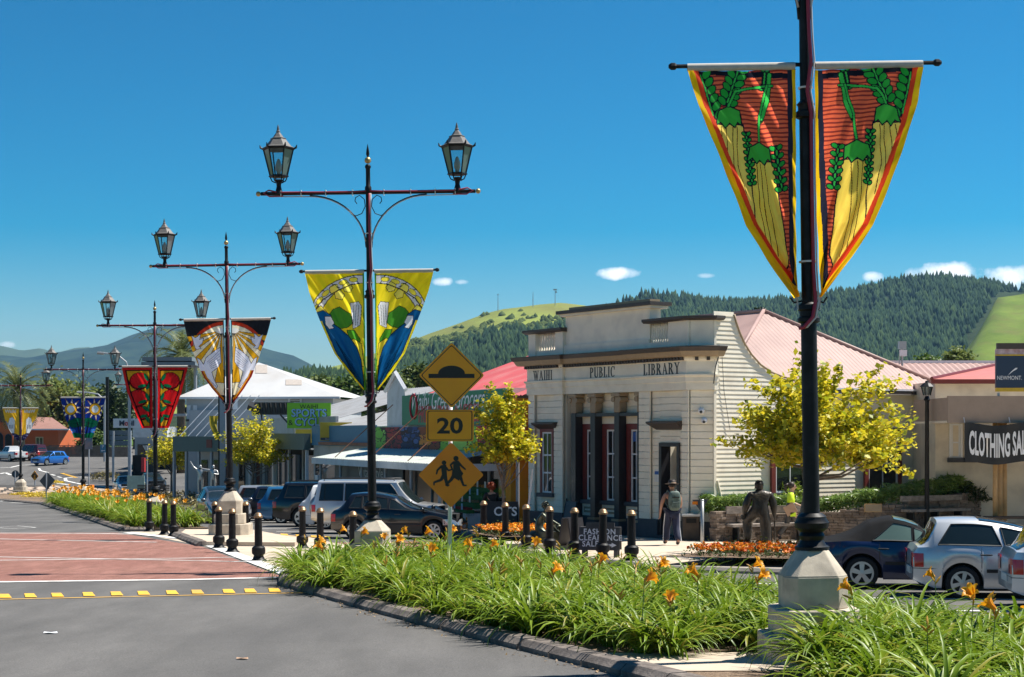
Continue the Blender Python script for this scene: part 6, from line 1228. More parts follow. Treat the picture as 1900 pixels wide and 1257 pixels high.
def car(label, loc, heading, m, L=4.3, W=1.76, H=1.48, wb=2.6, fo=.85, belt=((0, .86), (.12, .93), (1.2, .95), (2.9, .93), (3.35, .9), (4.05, .74), (4.3, .55)), gh=((.12, .0), (.55, 1.0), (2.1, 1.0), (3.25, .0)), roofline=None,
        r=.31, sill=.2, panes=((.62, .8, 1.15, 1.2), (1.2, 1.25, 2.0, 2.05), (2.1, 2.1, 2.5, 3.0)), tails='hatch', top_mat=None, rails=False, spare=False, name='parked_car', group='cars parked at an angle along the shops', detail=True, spokes=5, cat='car', rack=False, lean=.8, glass=None, bed=None):
    """x = 0 rear bumper .. L front; belt = shoulder height, gh = greenhouse: (x, fraction of the rise from belt to roof)"""
    t = thing(name, label, cat, loc, heading, group); xo = -L / 2
    axr, axf = L - fo - wb, L - fo; Ra = r + .06
    stn = sorted(set([round(i * L / 60, 4) for i in range(61)] + [round(a + Ra * math.cos(math.pi * k / 12), 4) for a in (axr, axf) for k in range(13)] + [g_[0] for g_ in gh] + [b_[0] for b_ in belt]))
    stn = [x for x in stn if 0 <= x <= L]
    bz = lambda x: interp(belt, x)
    gf = lambda x: interp(list(gh), x) if gh[0][0] <= x <= gh[-1][0] else 0.
    def zlow(x):
        z = sill + .12 * max(0, 1 - x / .35) + .04 * max(0, (x - L + .4) / .4)
        for a in (axr, axf):
            if abs(x - a) < Ra: z = max(z, r + math.sqrt(max(0, Ra ** 2 - (x - a) ** 2)))
        return z
    def wsc(x): e = min(x, L - x); return 1 - .17 * max(0, 1 - e / .75) ** 2.2
    topH = lambda x: H - .05 * ((x - (gh[1][0] + gh[2][0]) / 2) / (gh[2][0] - gh[1][0] + .01)) ** 2 if gh[0][0] < x < gh[-1][0] else H
    def sec(x):
        hw = W / 2 * wsc(x); b_ = bz(x); zl = zlow(x); f = gf(x); zr = lerp(b_ + .03, topH(x), f); rw = hw - .07 - (.26 * lean) * f
        return [(hw - .05, zl), (hw - .012, min(zl + .1, b_ - .2) if zl + .1 < b_ - .2 else lerp(zl, b_, .3)), (hw, lerp(max(zl, .3), b_, .55)), (hw - .02, lerp(max(zl, .3), b_, .82)), (hw - .05, b_), (lerp(hw - .16, rw - .0, f), lerp(b_ + .012, zr - .07, f)), (lerp(hw - .3, rw - .09, f), lerp(b_ + .022, zr - .018, f)), (lerp(hw - .55, rw - .3, f), lerp(b_ + .03, zr, f)), (0, lerp(b_ + .035, zr + .015, f))]
    S_ = [sec(x) for x in stn]; N = len(stn); body = MB(); topb = MB()
    for s in (-1, 1):
        vs = [(x + xo, s * y, z) for x, q in zip(stn, S_) for y, z in q]; fs = []; ft = []
        for i in range(N - 1):
            for k in range(8):
                f_ = (i * 9 + k, i * 9 + k + 1, (i + 1) * 9 + k + 1, (i + 1) * 9 + k)
                if top_mat and k >= 4 and gh[0][0] - .01 <= stn[i] and stn[i + 1] <= gh[-1][0] + .01: ft.append(f_)
                else: fs.append(f_)
        vs += [(stn[0] + xo, 0, S_[0][0][1]), (stn[-1] + xo, 0, S_[-1][0][1])]; fs += [tuple(range(9)) + (N * 9,), tuple(range((N - 1) * 9, N * 9)) + (N * 9 + 1,)]
        body.add(vs, fs)
        if ft: topb.add(vs, ft)
    bmesh_o = body.build('body', m, t, smooth=38)
    me = bmesh_o.data; bm = bmesh.new(); bm.from_mesh(me); bmesh.ops.remove_doubles(bm, verts=bm.verts, dist=.0008); bmesh.ops.recalc_face_normals(bm, faces=bm.faces); bm.to_mesh(me); bm.free()
    if top_mat: topb.build('soft_top', top_mat, t, smooth=40)
    MB().span((xo + .15, -W / 2 + .28, sill + .02), (xo + L - .15, W / 2 - .28, bz(L * .5) - .12)).build('underbody', m_under, t)
    for a in (axr, axf):
        MB().span((xo + a - Ra - .05, -W / 2 + .27, .25), (xo + a + Ra + .05, W / 2 - .27, bz(a) - .1)).build('wheel_well', m_under, t)
        for s in (-1, 1): wheel(t, xo + a, s * (W / 2 - .12), r, .2, spokes)
    # surface point on the cabin side, for glazing laid on it
    def side(x, h, s, off=.006):
        q = sec(x); (y0, z0), (y1, z1) = q[4], q[5]; return (x + xo, s * (lerp(y0, y1, h) + off), lerp(z0, z1, h) + .0)
    gl = glass or m_cgl
    for s in (-1, 1):
        for (xb0, xt0, xt1, xb1) in panes:
            o = MB().grid(lambda a_, b_: side(lerp(lerp(xb0, xt0, b_), lerp(xb1, xt1, b_), a_), lerp(.08, .93, b_), s), 8, 4).build('side_window', gl, t, smooth=True, fix=False)
            loop = [side(lerp(lerp(xb0, xt0, b_), lerp(xb1, xt1, b_), a_), lerp(.08, .93, b_), s, .008) for a_, b_ in [(k / 6, 0) for k in range(6)] + [(1, k / 3) for k in range(3)] + [(1 - k / 6, 1) for k in range(6)] + [(0, 1 - k / 3) for k in range(4)]]
            if detail: MB().tube(loop, .012, 4).build('window_seal', m_trim, o)
    def topq(x, yf, off=.008):
        q = sec(x); pts_ = q[6:9] if True else q; hw_ = q[5][0] * .93; y = yf * hw_
        ay = abs(y); z = interp(sorted([(p_[0], p_[1]) for p_ in q[5:9]]), ay); return (x + xo, y, z + off)
    x0, x1 = gh[2][0] + .05, gh[-1][0] - .08
    MB().grid(lambda a_, b_: topq(lerp(x1, x0, b_), (a_ * 2 - 1) * .96, .012), 12, 6).build('windscreen', gl, t, smooth=True, fix=False)
    x0, x1 = gh[0][0] + .05, gh[1][0] - .03
    if x1 - x0 > .08 and not bed and not top_mat: MB().grid(lambda a_, b_: topq(lerp(x0, x1, b_), (a_ * 2 - 1) * .94, .012), 12, 5).build('rear_window', gl, t, smooth=True, fix=False)
    # lamps, plates, handles, mirrors, shut lines
    def skin(x, zz, s, off=.006): 
        q = sec(x); y = interp(sorted([(p_[1], p_[0]) for p_ in q[:5]]), zz); return (x + xo, s * (y + off), zz)
    zb_r, zb_f = bz(.05), bz(L - .2)
    for s in (-1, 1):
        hw = W / 2 * wsc(0)
        z0, z1 = (zb_r - .3, zb_r - .06)
        tl = MB().grid(lambda a_, b_: (lambda q: q if a_ > .3 else (xo - .012, s * lerp(hw - .28, hw - .04, a_ / .3), lerp(z0, z1, b_)))(skin(max(.0, (a_ - .3) / .7 * .17), lerp(z0, z1, b_), s, .01)), 10, 4).build('tail_lamp', m_tail, t, smooth=True, fix=False)
        if detail:
            zf0, zf1 = bz(L - .18) - .2, bz(L - .25) - .05
            MB().grid(lambda a_, b_: (lambda q: q if a_ < .6 else (xo + L + .008 - .02 * b_, s * lerp(W / 2 * wsc(L) - .03, W / 2 * wsc(L) - .42, (a_ - .6) / .4), lerp(zf0, zf1, b_)))(skin(lerp(L - .55, L - .0, a_ / .6), lerp(zf0 + .02, min(zf1, bz(lerp(L - .55, L, a_ / .6)) - .03), b_), s, .01)), 10, 4).build('headlamp', m_head, t, smooth=True, fix=False)
        mx_ = gh[-1][0] - .3; q = sec(mx_); MB().ball((mx_ + xo, s * (q[4][0] + .12), q[4][1] + .06), .1, 10, 7, sc=(.75, 1.1, .8)).build('mirror', m if detail else m_trim, t, smooth=True)
        if detail:
            for dx in (axr + .3, axr + 1.32): MB().tube([skin(dx, bz(dx) - .13, s, .01), skin(dx + .16, bz(dx + .16) - .13, s, .02), skin(dx + .2, bz(dx + .2) - .13, s, .0)], .014, 5).build('door_handle', m_trim, t)
            for dx in (axr + .18 + Ra * .4, axr + 1.2, axf - Ra - .1):
                MB().tube([skin(dx, zz, s, -.001) for zz in [lerp(max(zlow(dx), sill) + .05, bz(dx) - .02, k / 6) for k in range(7)]], .006, 4).build('shut_line', m_trim, t)
            MB().grid(lambda a_, b_: skin(lerp(axr + Ra + .05, axf - Ra - .05, a_), lerp(.48, .54, b_), s, .012), 8, 1).build('side_moulding', m_trim if not rails else m, t, smooth=True)
    MB().span((xo - .02, -.26, zb_r - .45), (xo + .01, .26, zb_r - .33)).build('number_plate', m_plate, t)
    MB().span((xo + L - .02, -.26, .36), (xo + L + .02, .26, .46)).build('number_plate', m_plate, t); MB().span((xo + L - .05, -.5, .5), (xo + L + .008, .5, bz(L) - .02 if bz(L) > .56 else .58)).build('grille', m_trim, t)
    for x_, nm in ((.0, 'rear_seam'), (L, 'front_seam')): MB().tube([skin(abs(x_ - d_), .54, s_, .001) for s_, d_ in ((-1, .5), (-1, .3), (-1, .12), (-1, .0), (1, .0), (1, .12), (1, .3), (1, .5))], .006, 4).build(nm, m_trim, t)
    if rails:
        for s in (-1, 1): q = [(x + xo, s * (sec(x)[6][0] - .02), sec(x)[6][1] + .06) for x in (gh[1][0] + .2, lerp(gh[1][0], gh[2][0], .3), lerp(gh[1][0], gh[2][0], .7), gh[2][0] - .1)]; MB().tube([(q[0][0], q[0][1], q[0][2] - .07)] + q + [(q[-1][0], q[-1][1], q[-1][2] - .07)], .02, 6).build('roof_rail', m_trim, t, smooth=True)
    if spare: MB().lathe([(.05, -.12), (.3, -.12), (.36, -.08), (.36, .06), (.3, .1), (.05, .1)], 22, M=frame((xo - .13, .15, .95), (0, 1, 0), ez=(-1, 0, 0))).build('spare_wheel_cover', m_galv, t, smooth=40)
    if bed: MB().span((xo + .08, -W / 2 + .12, bz(.5) - .02), (xo + bed, W / 2 - .12, bz(.5) + .05)).build('bed_cover', m_trim, t)
    return t
HD = math.atan2(-.14, 1)
def at(u, v, dz=0.): return G(u, v, dz)
# dark hatchback nearest of the row
p = G(742, 999); car('black five-door hatchback nearest in the angled parking row', p, HD, paint('black', (.004, .0045, .008), .1), L=4.25, W=1.76, H=1.51, belt=((0, .82), (.1, .92), (.6, .98), (2.9, .93), (3.3, .9), (3.95, .76), (4.25, .52)), gh=((.08, .0), (.62, .96), (1.3, 1.), (2.1, .98), (3.35, .0)), panes=((.62, .8, 1.02, 1.02), (1.06, 1.06, 1.86, 1.9), (1.94, 1.94, 2.3, 2.86), (2.92, 2.42, 2.5, 3.2)), spokes=7)
p = G(712, 990.5); p.x = (712 - CX) * p.y / F; car('silver off-roader with roof rails and rear spare wheel behind the black hatchback', p, HD, paint('silver_suv', (.58, .59, .6), .45), L=4.8, W=1.85, H=1.88, wb=2.75, fo=.85, r=.37, sill=.38, belt=((0, 1.05), (.1, 1.12), (3.4, 1.12), (4.4, 1.0), (4.8, .78)), gh=((.02, .0), (.22, 1.), (3.0, 1.), (3.85, .0)), panes=((.3, .36, 1.15, 1.15), (1.22, 1.22, 2.05, 2.1), (2.15, 2.15, 2.8, 3.3)), rails=True, spare=True, lean=.6, spokes=6)
p = G(672, 981.5); car('white hatchback half hidden behind the silver off-roader', p, HD, paint('white', (.7, .71, .72), .0), L=4.5, H=1.66, W=1.8, r=.33, belt=((0, .9), (.12, 1.02), (3.2, .98), (4.1, .85), (4.5, .6)), gh=((.04, 0), (.5, 1.), (2.6, 1.), (3.6, 0)), panes=((.55, .7, 1.25, 1.25), (1.3, 1.3, 2.1, 2.15), (2.2, 2.2, 2.6, 3.2)), spokes=10)
p = G(625, 977); car('black off-roader with big silver wheels in the parking row', p, HD, paint('black_suv', (.004, .0045, .008), .1), L=4.75, W=1.88, H=1.74, wb=2.7, r=.38, sill=.3, belt=((0, .98), (.1, 1.1), (3.2, 1.08), (4.3, .95), (4.75, .7)), gh=((.05, 0), (.45, 1.), (2.8, 1.), (3.75, 0)), panes=((.5, .62, 1.3, 1.3), (1.36, 1.36, 2.15, 2.2), (2.26, 2.26, 2.75, 3.35)), rails=True, lean=.7, spokes=6)
p = G(584, 971); car('bright blue estate car in the parking row', p, HD, paint('blue_estate', (.025, .14, .3), .3), L=4.5, W=1.74, H=1.52, belt=((0, .86), (.1, .95), (3.0, .92), (3.9, .8), (4.5, .55)), gh=((.04, 0), (.4, 1.), (2.5, 1.), (3.4, 0)), panes=((.48, .6, 1.25, 1.25), (1.3, 1.3, 2.05, 2.1), (2.16, 2.16, 2.5, 3.1)))
p = G(558, 966.5); car('dark navy estate car left of the blue one', p, HD, paint('navy_estate', (.01, .014, .03)), L=4.5, W=1.74, H=1.5, belt=((0, .86), (.1, .95), (3.0, .92), (3.9, .8), (4.5, .55)), gh=((.04, 0), (.45, 1.), (2.5, 1.), (3.4, 0)), panes=((.48, .6, 1.25, 1.25), (1.3, 1.3, 2.05, 2.1), (2.16, 2.16, 2.5, 3.1)))
p = G(524, 962.5); car('silver estate car farthest in the parking row', p, HD, paint('silver', (.45, .46, .48), .6), L=4.6, W=1.76, H=1.5, belt=((0, .86), (.1, .95), (3.0, .92), (3.9, .8), (4.6, .55)), gh=((.04, 0), (.5, 1.), (2.5, 1.), (3.4, 0)), panes=((.5, .66, 1.25, 1.25), (1.3, 1.3, 2.05, 2.1), (2.16, 2.16, 2.5, 3.1)))
# oncoming grey hatchback
p = G(414, 969); car('grey hatchback driving towards the camera behind the stepped pedestal', p, math.atan2(-.93, .33), paint('grey', (.14, .145, .155), .55), L=4.28, W=1.82, H=1.5, belt=((0, .85), (.1, .95), (2.8, .95), (3.3, .9), (3.95, .74), (4.28, .5)), gh=((.08, 0), (.6, .97), (1.2, 1.), (2.0, .98), (3.4, 0)), name='moving_car', group='cars on the road', panes=((.62, .8, 1.02, 1.02), (1.06, 1.06, 1.86, 1.9), (1.94, 1.94, 2.3, 2.86)))
# right-hand pair
p = G(1690, 1089); p = Vector((7.8, 31.3, gz(31.3))); m_soft = mat('black_soft_top', (.012, .012, .013), .9, var=.25, vs=5, bump=.2, bs=20, spec=.1)
car('dark blue convertible with black soft top behind the nearest pedestal', p, HD, paint('dark_blue', (.006, .02, .075), .3), L=4.5, W=1.75, H=1.37, wb=2.52, fo=.8, r=.315, belt=((0, .74), (.1, .87), (.9, .92), (2.9, .89), (3.6, .82), (4.3, .68), (4.5, .5)), gh=((.42, 0), (1.35, .88), (1.75, 1.), (2.3, 1.), (3.15, 0)), panes=((1.38, 1.78, 2.12, 2.12), (2.16, 2.16, 2.42, 2.9)), top_mat=m_soft, spokes=5, group='cars parked on the right', glass=glass_mat('pale_car_glass', (.09, .14, .12), .03))
p = Vector((9.25, 28.9, gz(28.9)))
car('silver three-door hatchback with red tail lamp beside the convertible', p, HD, paint('silver_hatch', (.62, .635, .65), .45), L=4.2, W=1.7, H=1.42, wb=2.55, fo=.82, r=.295, belt=((0, .8), (.08, .9), (.5, .93), (2.6, .9), (3.1, .86), (3.9, .72), (4.2, .5)), gh=((.1, 0), (.42, .98), (1.1, 1.), (2.0, .98), (2.95, 0)), panes=((.42, .66, 1.36, 1.5), (1.56, 1.5, 2.1, 2.6)), spokes=6, group='cars parked on the right')
p = Vector((10.15, 26.35, gz(26.35)))
car('silver-white hatchback cut off by the right edge of the picture', p, HD, paint('pale_silver', (.66, .68, .7), .4), L=4.1, W=1.7, H=1.5, r=.3, belt=((0, .8), (.08, .95), (2.6, .92), (3.1, .88), (3.8, .74), (4.1, .5)), gh=((.05, 0), (.45, .98), (1.1, 1.), (2.0, .98), (3.0, 0)), panes=((.42, .66, 1.1, 1.1), (1.16, 1.16, 2.1, 2.7)), group='cars parked on the right')
# far cars
def far(label, u, Y, hd, m, group='cars on the road', **k): car(label, GX(u, Y), hd, m, detail=False, name='car', group=group, **k)
far('bright blue hatchback on the far road below the terracotta building', 93, 172, math.atan2(-.9, -.55), paint('bright_blue', (.012, .13, .45), .2), L=4.1, W=1.7, H=1.48)
car('white utility truck parked before the terracotta arches', GX(22, 181), math.atan2(.75, -.65), paint('white2', (.72, .72, .72), 0), L=5.1, W=1.8, H=1.72, wb=3.05, fo=.85, r=.36, sill=.35, belt=((0, 1.02), (.1, 1.06), (3.6, 1.06), (4.6, .95), (5.1, .7)), gh=((1.55, 0), (1.7, 1.), (3., 1.), (3.8, 0)), panes=((1.7, 1.78, 2.3, 2.3), (2.36, 2.36, 2.95, 3.4)), detail=False, name='utility_truck', cat='truck', group='cars on the road', bed=1.5)
far('dark maroon van parked right of the white truck', 58, 183, math.atan2(.6, -.8), paint('maroon', (.09, .015, .02)), L=4.3, W=1.75, H=1.85, belt=((0, 1.0), (3.2, 1.), (3.9, .9), (4.3, .6)), gh=((.05, 0), (.3, 1.), (2.7, 1.), (3.5, 0)))
far('silver saloon facing the camera beside the information board', 234, 131, math.atan2(-.93, .35), paint('silver3', (.45, .46, .48), .6), L=4.6, W=1.75, H=1.42, belt=((0, .86), (.9, .95), (3.0, .92), (4.0, .78), (4.6, .55)), gh=((.7, 0), (1.5, 1.), (2.5, 1.), (3.3, 0)))
far('dark saloon half hidden behind the far street seat', 284, 136, math.atan2(-.93, .35), paint('dark', (.02, .022, .026)), L=4.4, W=1.75, H=1.45)
# ------------------------------------------------------------ plants
def leaf_mat(name, cols, trans=.35, rough=.5, spec=.35):
    if name in _M: return _M[name]
    m = bpy.data.materials.new(name); m.use_nodes = True; t = m.node_tree; n = t.nodes; l = t.links; b = n['Principled BSDF']
    g_ = n.new('ShaderNodeNewGeometry'); r_ = n.new('ShaderNodeValToRGB'); r_.color_ramp.elements[0].color = (*cols[0], 1); r_.color_ramp.elements[1].color = (*cols[-1], 1)
    for i, c in enumerate(cols[1:-1]): e = r_.color_ramp.elements.new((i + 1) / (len(cols) - 1)); e.color = (*c, 1)
    l.new(g_.outputs['Random Per Island'], r_.inputs[0]); l.new(r_.outputs[0], b.inputs['Base Color']); b.inputs['Roughness'].default_value = rough; b.inputs['Specular IOR Level'].default_value = spec
    tr = n.new('ShaderNodeBsdfTranslucent'); ms = n.new('ShaderNodeMixShader'); ms.inputs[0].default_value = trans; l.new(r_.outputs[0], tr.inputs[0]); l.new(b.outputs[0], ms.inputs[1]); l.new(tr.outputs[0], ms.inputs[2]); l.new(ms.outputs[0], n['Material Output'].inputs[0])
    _M[name] = m; return m
def leaves(pts, size, asp=.6, up=.35, jit=.4, fold=.25):
    """pts (N,3) -> one folded four-cornered leaf each: vertices (N*6), quads; random facing, biased upward"""
    N = len(pts); pts = np.asarray(pts, float); s = size * rng.uniform(1 - jit, 1 + jit, N)
    d = rng.normal(size=(N, 3)); d[:, 2] *= .6; d[:, 2] -= .15; d /= np.linalg.norm(d, axis=1)[:, None]
    nrm = rng.normal(size=(N, 3)); nrm[:, 2] = np.abs(nrm[:, 2]) + up * 2; w = np.cross(d, nrm); w /= np.linalg.norm(w, axis=1)[:, None] + 1e-9; q = np.cross(w, d)
    S_ = s[:, None]; V = np.zeros((N, 6, 3))
    V[:, 0] = pts - d * S_ * .5; V[:, 1] = pts + d * S_ * .0 + w * S_ * asp * .5 + q * S_ * fold * .4; V[:, 2] = pts + d * S_ * .5; V[:, 3] = pts - w * S_ * asp * .5 + q * S_ * fold * .4; V[:, 4] = pts; V[:, 5] = pts
    F_ = np.arange(N)[:, None, None] * 6 + np.array([[0, 1, 2, 3]])[None]
    return V.reshape(-1, 3), F_.reshape(-1, 4)
def leaf_obj(name, pts, size, m, parent=None, **k):
    pts = np.asarray(pts, float); N = len(pts); V, F_ = leaves(pts, size, **k); keep = V.reshape(N, 6, 3)[:, :4].reshape(-1, 3); F2 = np.arange(N)[:, None] * 4 + np.arange(4)[None]
    return mesh_np(name, keep, F2, m, parent)
m_bark = mat('grey_bark', (.13, .105, .085), .9, var=.35, vs=9, bump=.5, bs=30, col2=(.25, .22, .19))
GOLD = leaf_mat('golden_leaf', [(.14, .2, .012), (.42, .43, .02), (.8, .64, .025), (.26, .31, .016), (.62, .54, .025), (.85, .7, .05)], .4)
def street_tree(name, label, cat, base, H0, cc, rad, n_cl, per, leaf, m, seed, group=None, trunk=.09, spread=.22, shoot=0., bark=None, asp=.6, limbs=16):
    """base: foot; cc: crown centre above foot (dx,dy,z); rad: (rx,ry,rz)"""
    r = random.Random(seed); t = thing(name, label, cat, base, 0, group); C = Vector(cc)
    tk = MB(); top = Vector((cc[0] * .8, cc[1] * .8, cc[2] - rad[2] * .35)); tk.tube([(0, 0, -.15), (r.uniform(-.04, .04), 0, H0 * .5), (cc[0] * .4, 0, H0), top], [trunk, trunk * .8, trunk * .65, trunk * .35], 8)
    ends = []
    for k in range(n_cl):
        while True:
            q = Vector((r.uniform(-1, 1), r.uniform(-1, 1), r.uniform(-1, 1)))
            if .35 < q.length < 1: break
        if q.z < -.55: q.z *= .6
        f = 1 + .32 * mnoise.noise((q.x * 2 + seed, q.y * 2, q.z * 2)); p = C + Vector((q.x * rad[0], q.y * rad[1], q.z * rad[2])) * f
        ends.append(p)
    for k in range(limbs):
        e = ends[(k * 7) % len(ends)]; s0 = Vector((0, 0, H0 * .8)).lerp(top, r.uniform(.0, .9)); mid = s0.lerp(e, .5) + Vector((0, 0, -.1 * (e - s0).length)); tk.tube([s0, mid, e], [trunk * .4, trunk * .25, trunk * .08], 5)
    for e in ends[::2]: s0 = C.lerp(e, .35); tk.tube([s0, e], [trunk * .1, trunk * .04], 4, cap=False)
    tk.build('trunk', bark or m_bark, t, smooth=True)
    pts = []
    for e in ends:
        nn = int(per * r.uniform(.6, 1.4)); s_ = spread * r.uniform(.7, 1.4); up = 1.0
        if shoot and e.z > C.z + rad[2] * .4 and r.random() < shoot: up = 2.6; s_ *= .75
        if shoot:
            s0 = C.lerp(e, .25); out = e + (e - C) * r.uniform(.02, .22) + Vector((0, 0, r.uniform(-.05, 1.1 if e.z > C.z + .35 * rad[2] else .2) * rad[2] * .5))
            for _ in range(nn): f_ = r.random() ** .6; c_ = s0.lerp(out, f_); g_ = s_ * lerp(.95, .5, f_); pts.append((r.gauss(c_.x, g_), r.gauss(c_.y, g_), r.gauss(c_.z - .12 * (1 - f_), g_ * .8)))
        else:
            for _ in range(nn): pts.append((r.gauss(e.x, s_), r.gauss(e.y, s_), r.gauss(e.z + (up - 1) * .15, s_ * .75 * up)))
    leaf_obj('crown', pts, leaf, m, t, asp=asp); return t
p = GX(1492, 40.2, .2)
street_tree('golden_tree', 'golden-leaved street tree behind the nearest lamp post, before the library side wall', 'tree', p, 1.9, (.35, 0, 3.0), (2.15, 1.9, 1.38), 190, 78, .15, GOLD, 3, 'golden street trees', .12, .19, .6, asp=.75)
street_tree('golden_tree', 'golden-leaved young tree between the children sign and the library', 'tree', GX(934, 49.5, .2), 1.6, (-.05, 0, 2.95), (.92, .9, 1.12), 72, 84, .13, GOLD, 5, 'golden street trees', .06, .15, .7, asp=.75)
street_tree('golden_tree', 'golden-leaved tree before the grey-green shop fascia', 'tree', GX(467, 88, .12), 1.9, (.2, 0, 3.25), (1.95, 1.8, 1.45), 90, 60, .17, GOLD, 8, 'golden street trees', .1, .2, .6)
street_tree('golden_tree', 'farthest golden-leaved tree beside the orange globe', 'tree', GX(318, 116, .12), 1.7, (0, 0, 3.1), (1.65, 1.6, 1.35), 100, 36, .19, GOLD, 11, 'golden street trees', .1, .28, .4)
OL = leaf_mat('olive_leaf', [(.05, .075, .015), (.1, .14, .03), (.15, .19, .045), (.07, .1, .02)], .25); DKL = leaf_mat('dark_evergreen_leaf', [(.012, .03, .008), (.035, .06, .015), (.055, .085, .02)], .15); WIL = leaf_mat('willow_leaf', [(.12, .16, .04), (.2, .24, .06), (.16, .2, .05)], .35); MID = leaf_mat('mid_green_leaf', [(.04, .08, .015), (.09, .15, .025), (.13, .2, .04)], .3)
def bg_tree(label, u, v0, v1, wpx, Y, m, seed, n_cl=90, per=40, leaf=.5, name='broadleaf_tree'):
    """crown spans rows v0..v1 and wpx columns at distance Y"""
    z = lambda v_: CAMZ + (HV - v_) * Y / F; b = Vector(((u - CX) * Y / F, Y, gz(Y))); rx = wpx * Y / F / 2; zc = (z(v0) + z(v1)) / 2 - b.z; rz = (z(v0) - z(v1)) / 2
    street_tree(name, label, 'tree', b, max(.5, zc - rz), (0, 0, zc), (rx * .9, rx * .8, rz * .92), n_cl, per, leaf, m, seed, 'trees behind the buildings', .25 + rz * .03, rx * .17, asp=.7, limbs=10)
bg_tree('pale willow tree behind the sun banners', 118, 703, 830, 120, 215, WIL, 21, 150, 60, .55)
bg_tree('dark evergreen tree right of the willow', 196, 715, 835, 110, 225, DKL, 22, 140, 55, .6)
bg_tree('second dark evergreen tree behind the station sign', 250, 722, 830, 90, 232, DKL, 23, 110, 50, .6)
bg_tree('light green shrubby tree left of the parking sign', 168, 795, 850, 50, 205, MID, 24, 60, 40, .4)
bg_tree('light green shrubby tree beside the terracotta building', 118, 800, 850, 36, 208, MID, 25, 50, 40, .4)
bg_tree('green tree behind the white hip roof, left of the bird banners', 590, 705, 790, 110, 190, OL, 26, 120, 55, .55)
bg_tree('green tree behind the lamp post with bird banners', 655, 700, 780, 90, 170, MID, 27, 120, 55, .45)
bg_tree('dark green tree left of the white gable', 712, 690, 770, 90, 180, OL, 28, 110, 55, .5)
bg_tree('low green tree top above the white gable', 776, 678, 730, 60, 200, OL, 29, 60, 45, .5)
bg_tree('bright green tree top above the red iron roof', 962, 684, 720, 44, 140, MID, 30, 50, 45, .35)
bg_tree('rounded green tree behind the right hand roofs', 1780, 648, 700, 58, 130, WIL, 31, 70, 60, .3)
bg_tree('low green bush behind the right hand roofs', 1722, 660, 690, 50, 135, MID, 32, 50, 50, .3)
bg_tree('small dark conifer top above the library ridge', 1412, 566, 592, 20, 420, DKL, 33, 30, 40, .5, 'conifer_tree')
# palms
PAL = leaf_mat('palm_leaflet', [(.1, .13, .03), (.17, .19, .05), (.08, .11, .03)], .25); m_palt = mat('palm_trunk', (.12, .085, .055), .95, var=.3, vs=5, bump=.6, bs=12)
def palm(label, u, vb, vc, Y, Lf, seed, n=60):
    r = random.Random(seed); b = Vector(((u - CX) * Y / F, Y, gz(Y))); zc = CAMZ + (HV - vc) * Y / F - b.z; t = thing('palm_tree', label, 'palm tree', b, 0, 'palm trees')
    MB().tube([(0, 0, 0), (0, 0, zc * .6), (0, 0, zc - .2), (0, 0, zc + .1)], [.45, .4, .55, .3], 10).build('trunk', m_palt, t, smooth=True); mb = MB()
    for k in range(n):
        a = k * 2.399 + r.uniform(-.2, .2); el_ = R(lerp(82, -35, (k / n) ** .8) + r.uniform(-8, 8)); L = Lf * r.uniform(.8, 1.1); p = Vector((0, 0, zc)); path = []
        e = el_
        for j in range(9): path.append(p.copy()); p = p + Vector((math.cos(a) * math.cos(e), math.sin(a) * math.cos(e), math.sin(e))) * L / 8; e -= R(9 + j * 1.2)
        for j in range(1, 9):
            for q in range(3):
                f = (j - 1 + q / 3); i0 = int(f); c = path[i0].lerp(path[min(8, i0 + 1)], f - i0); tdir = (path[min(8, i0 + 1)] - path[i0]).normalized(); sd = tdir.cross(Vector((0, 0, 1))).normalized(); ll = L * .2 * math.sin(.35 + 2.5 * f / 8)
                for s_ in (-1, 1): tip = c + (sd * s_ * .75 + tdir * .65 + Vector((0, 0, .12 - .25 * r.random()))) * ll; w_ = tdir * .035 * Lf / 3; mb.add([c - w_, c + w_, tip], [(0, 1, 2)])
        mb.tube(path, [.05 * (1 - j / 10) for j in range(9)], 3, cap=False)
    mb.build('crown', PAL, t, fix=False)
palm('feathery palm tree behind the far left banners', 32, 850, 722, 185, 5.6, 2); palm('feathery palm tree behind the red flower banners', 336, 850, 660, 160, 5.4, 4)
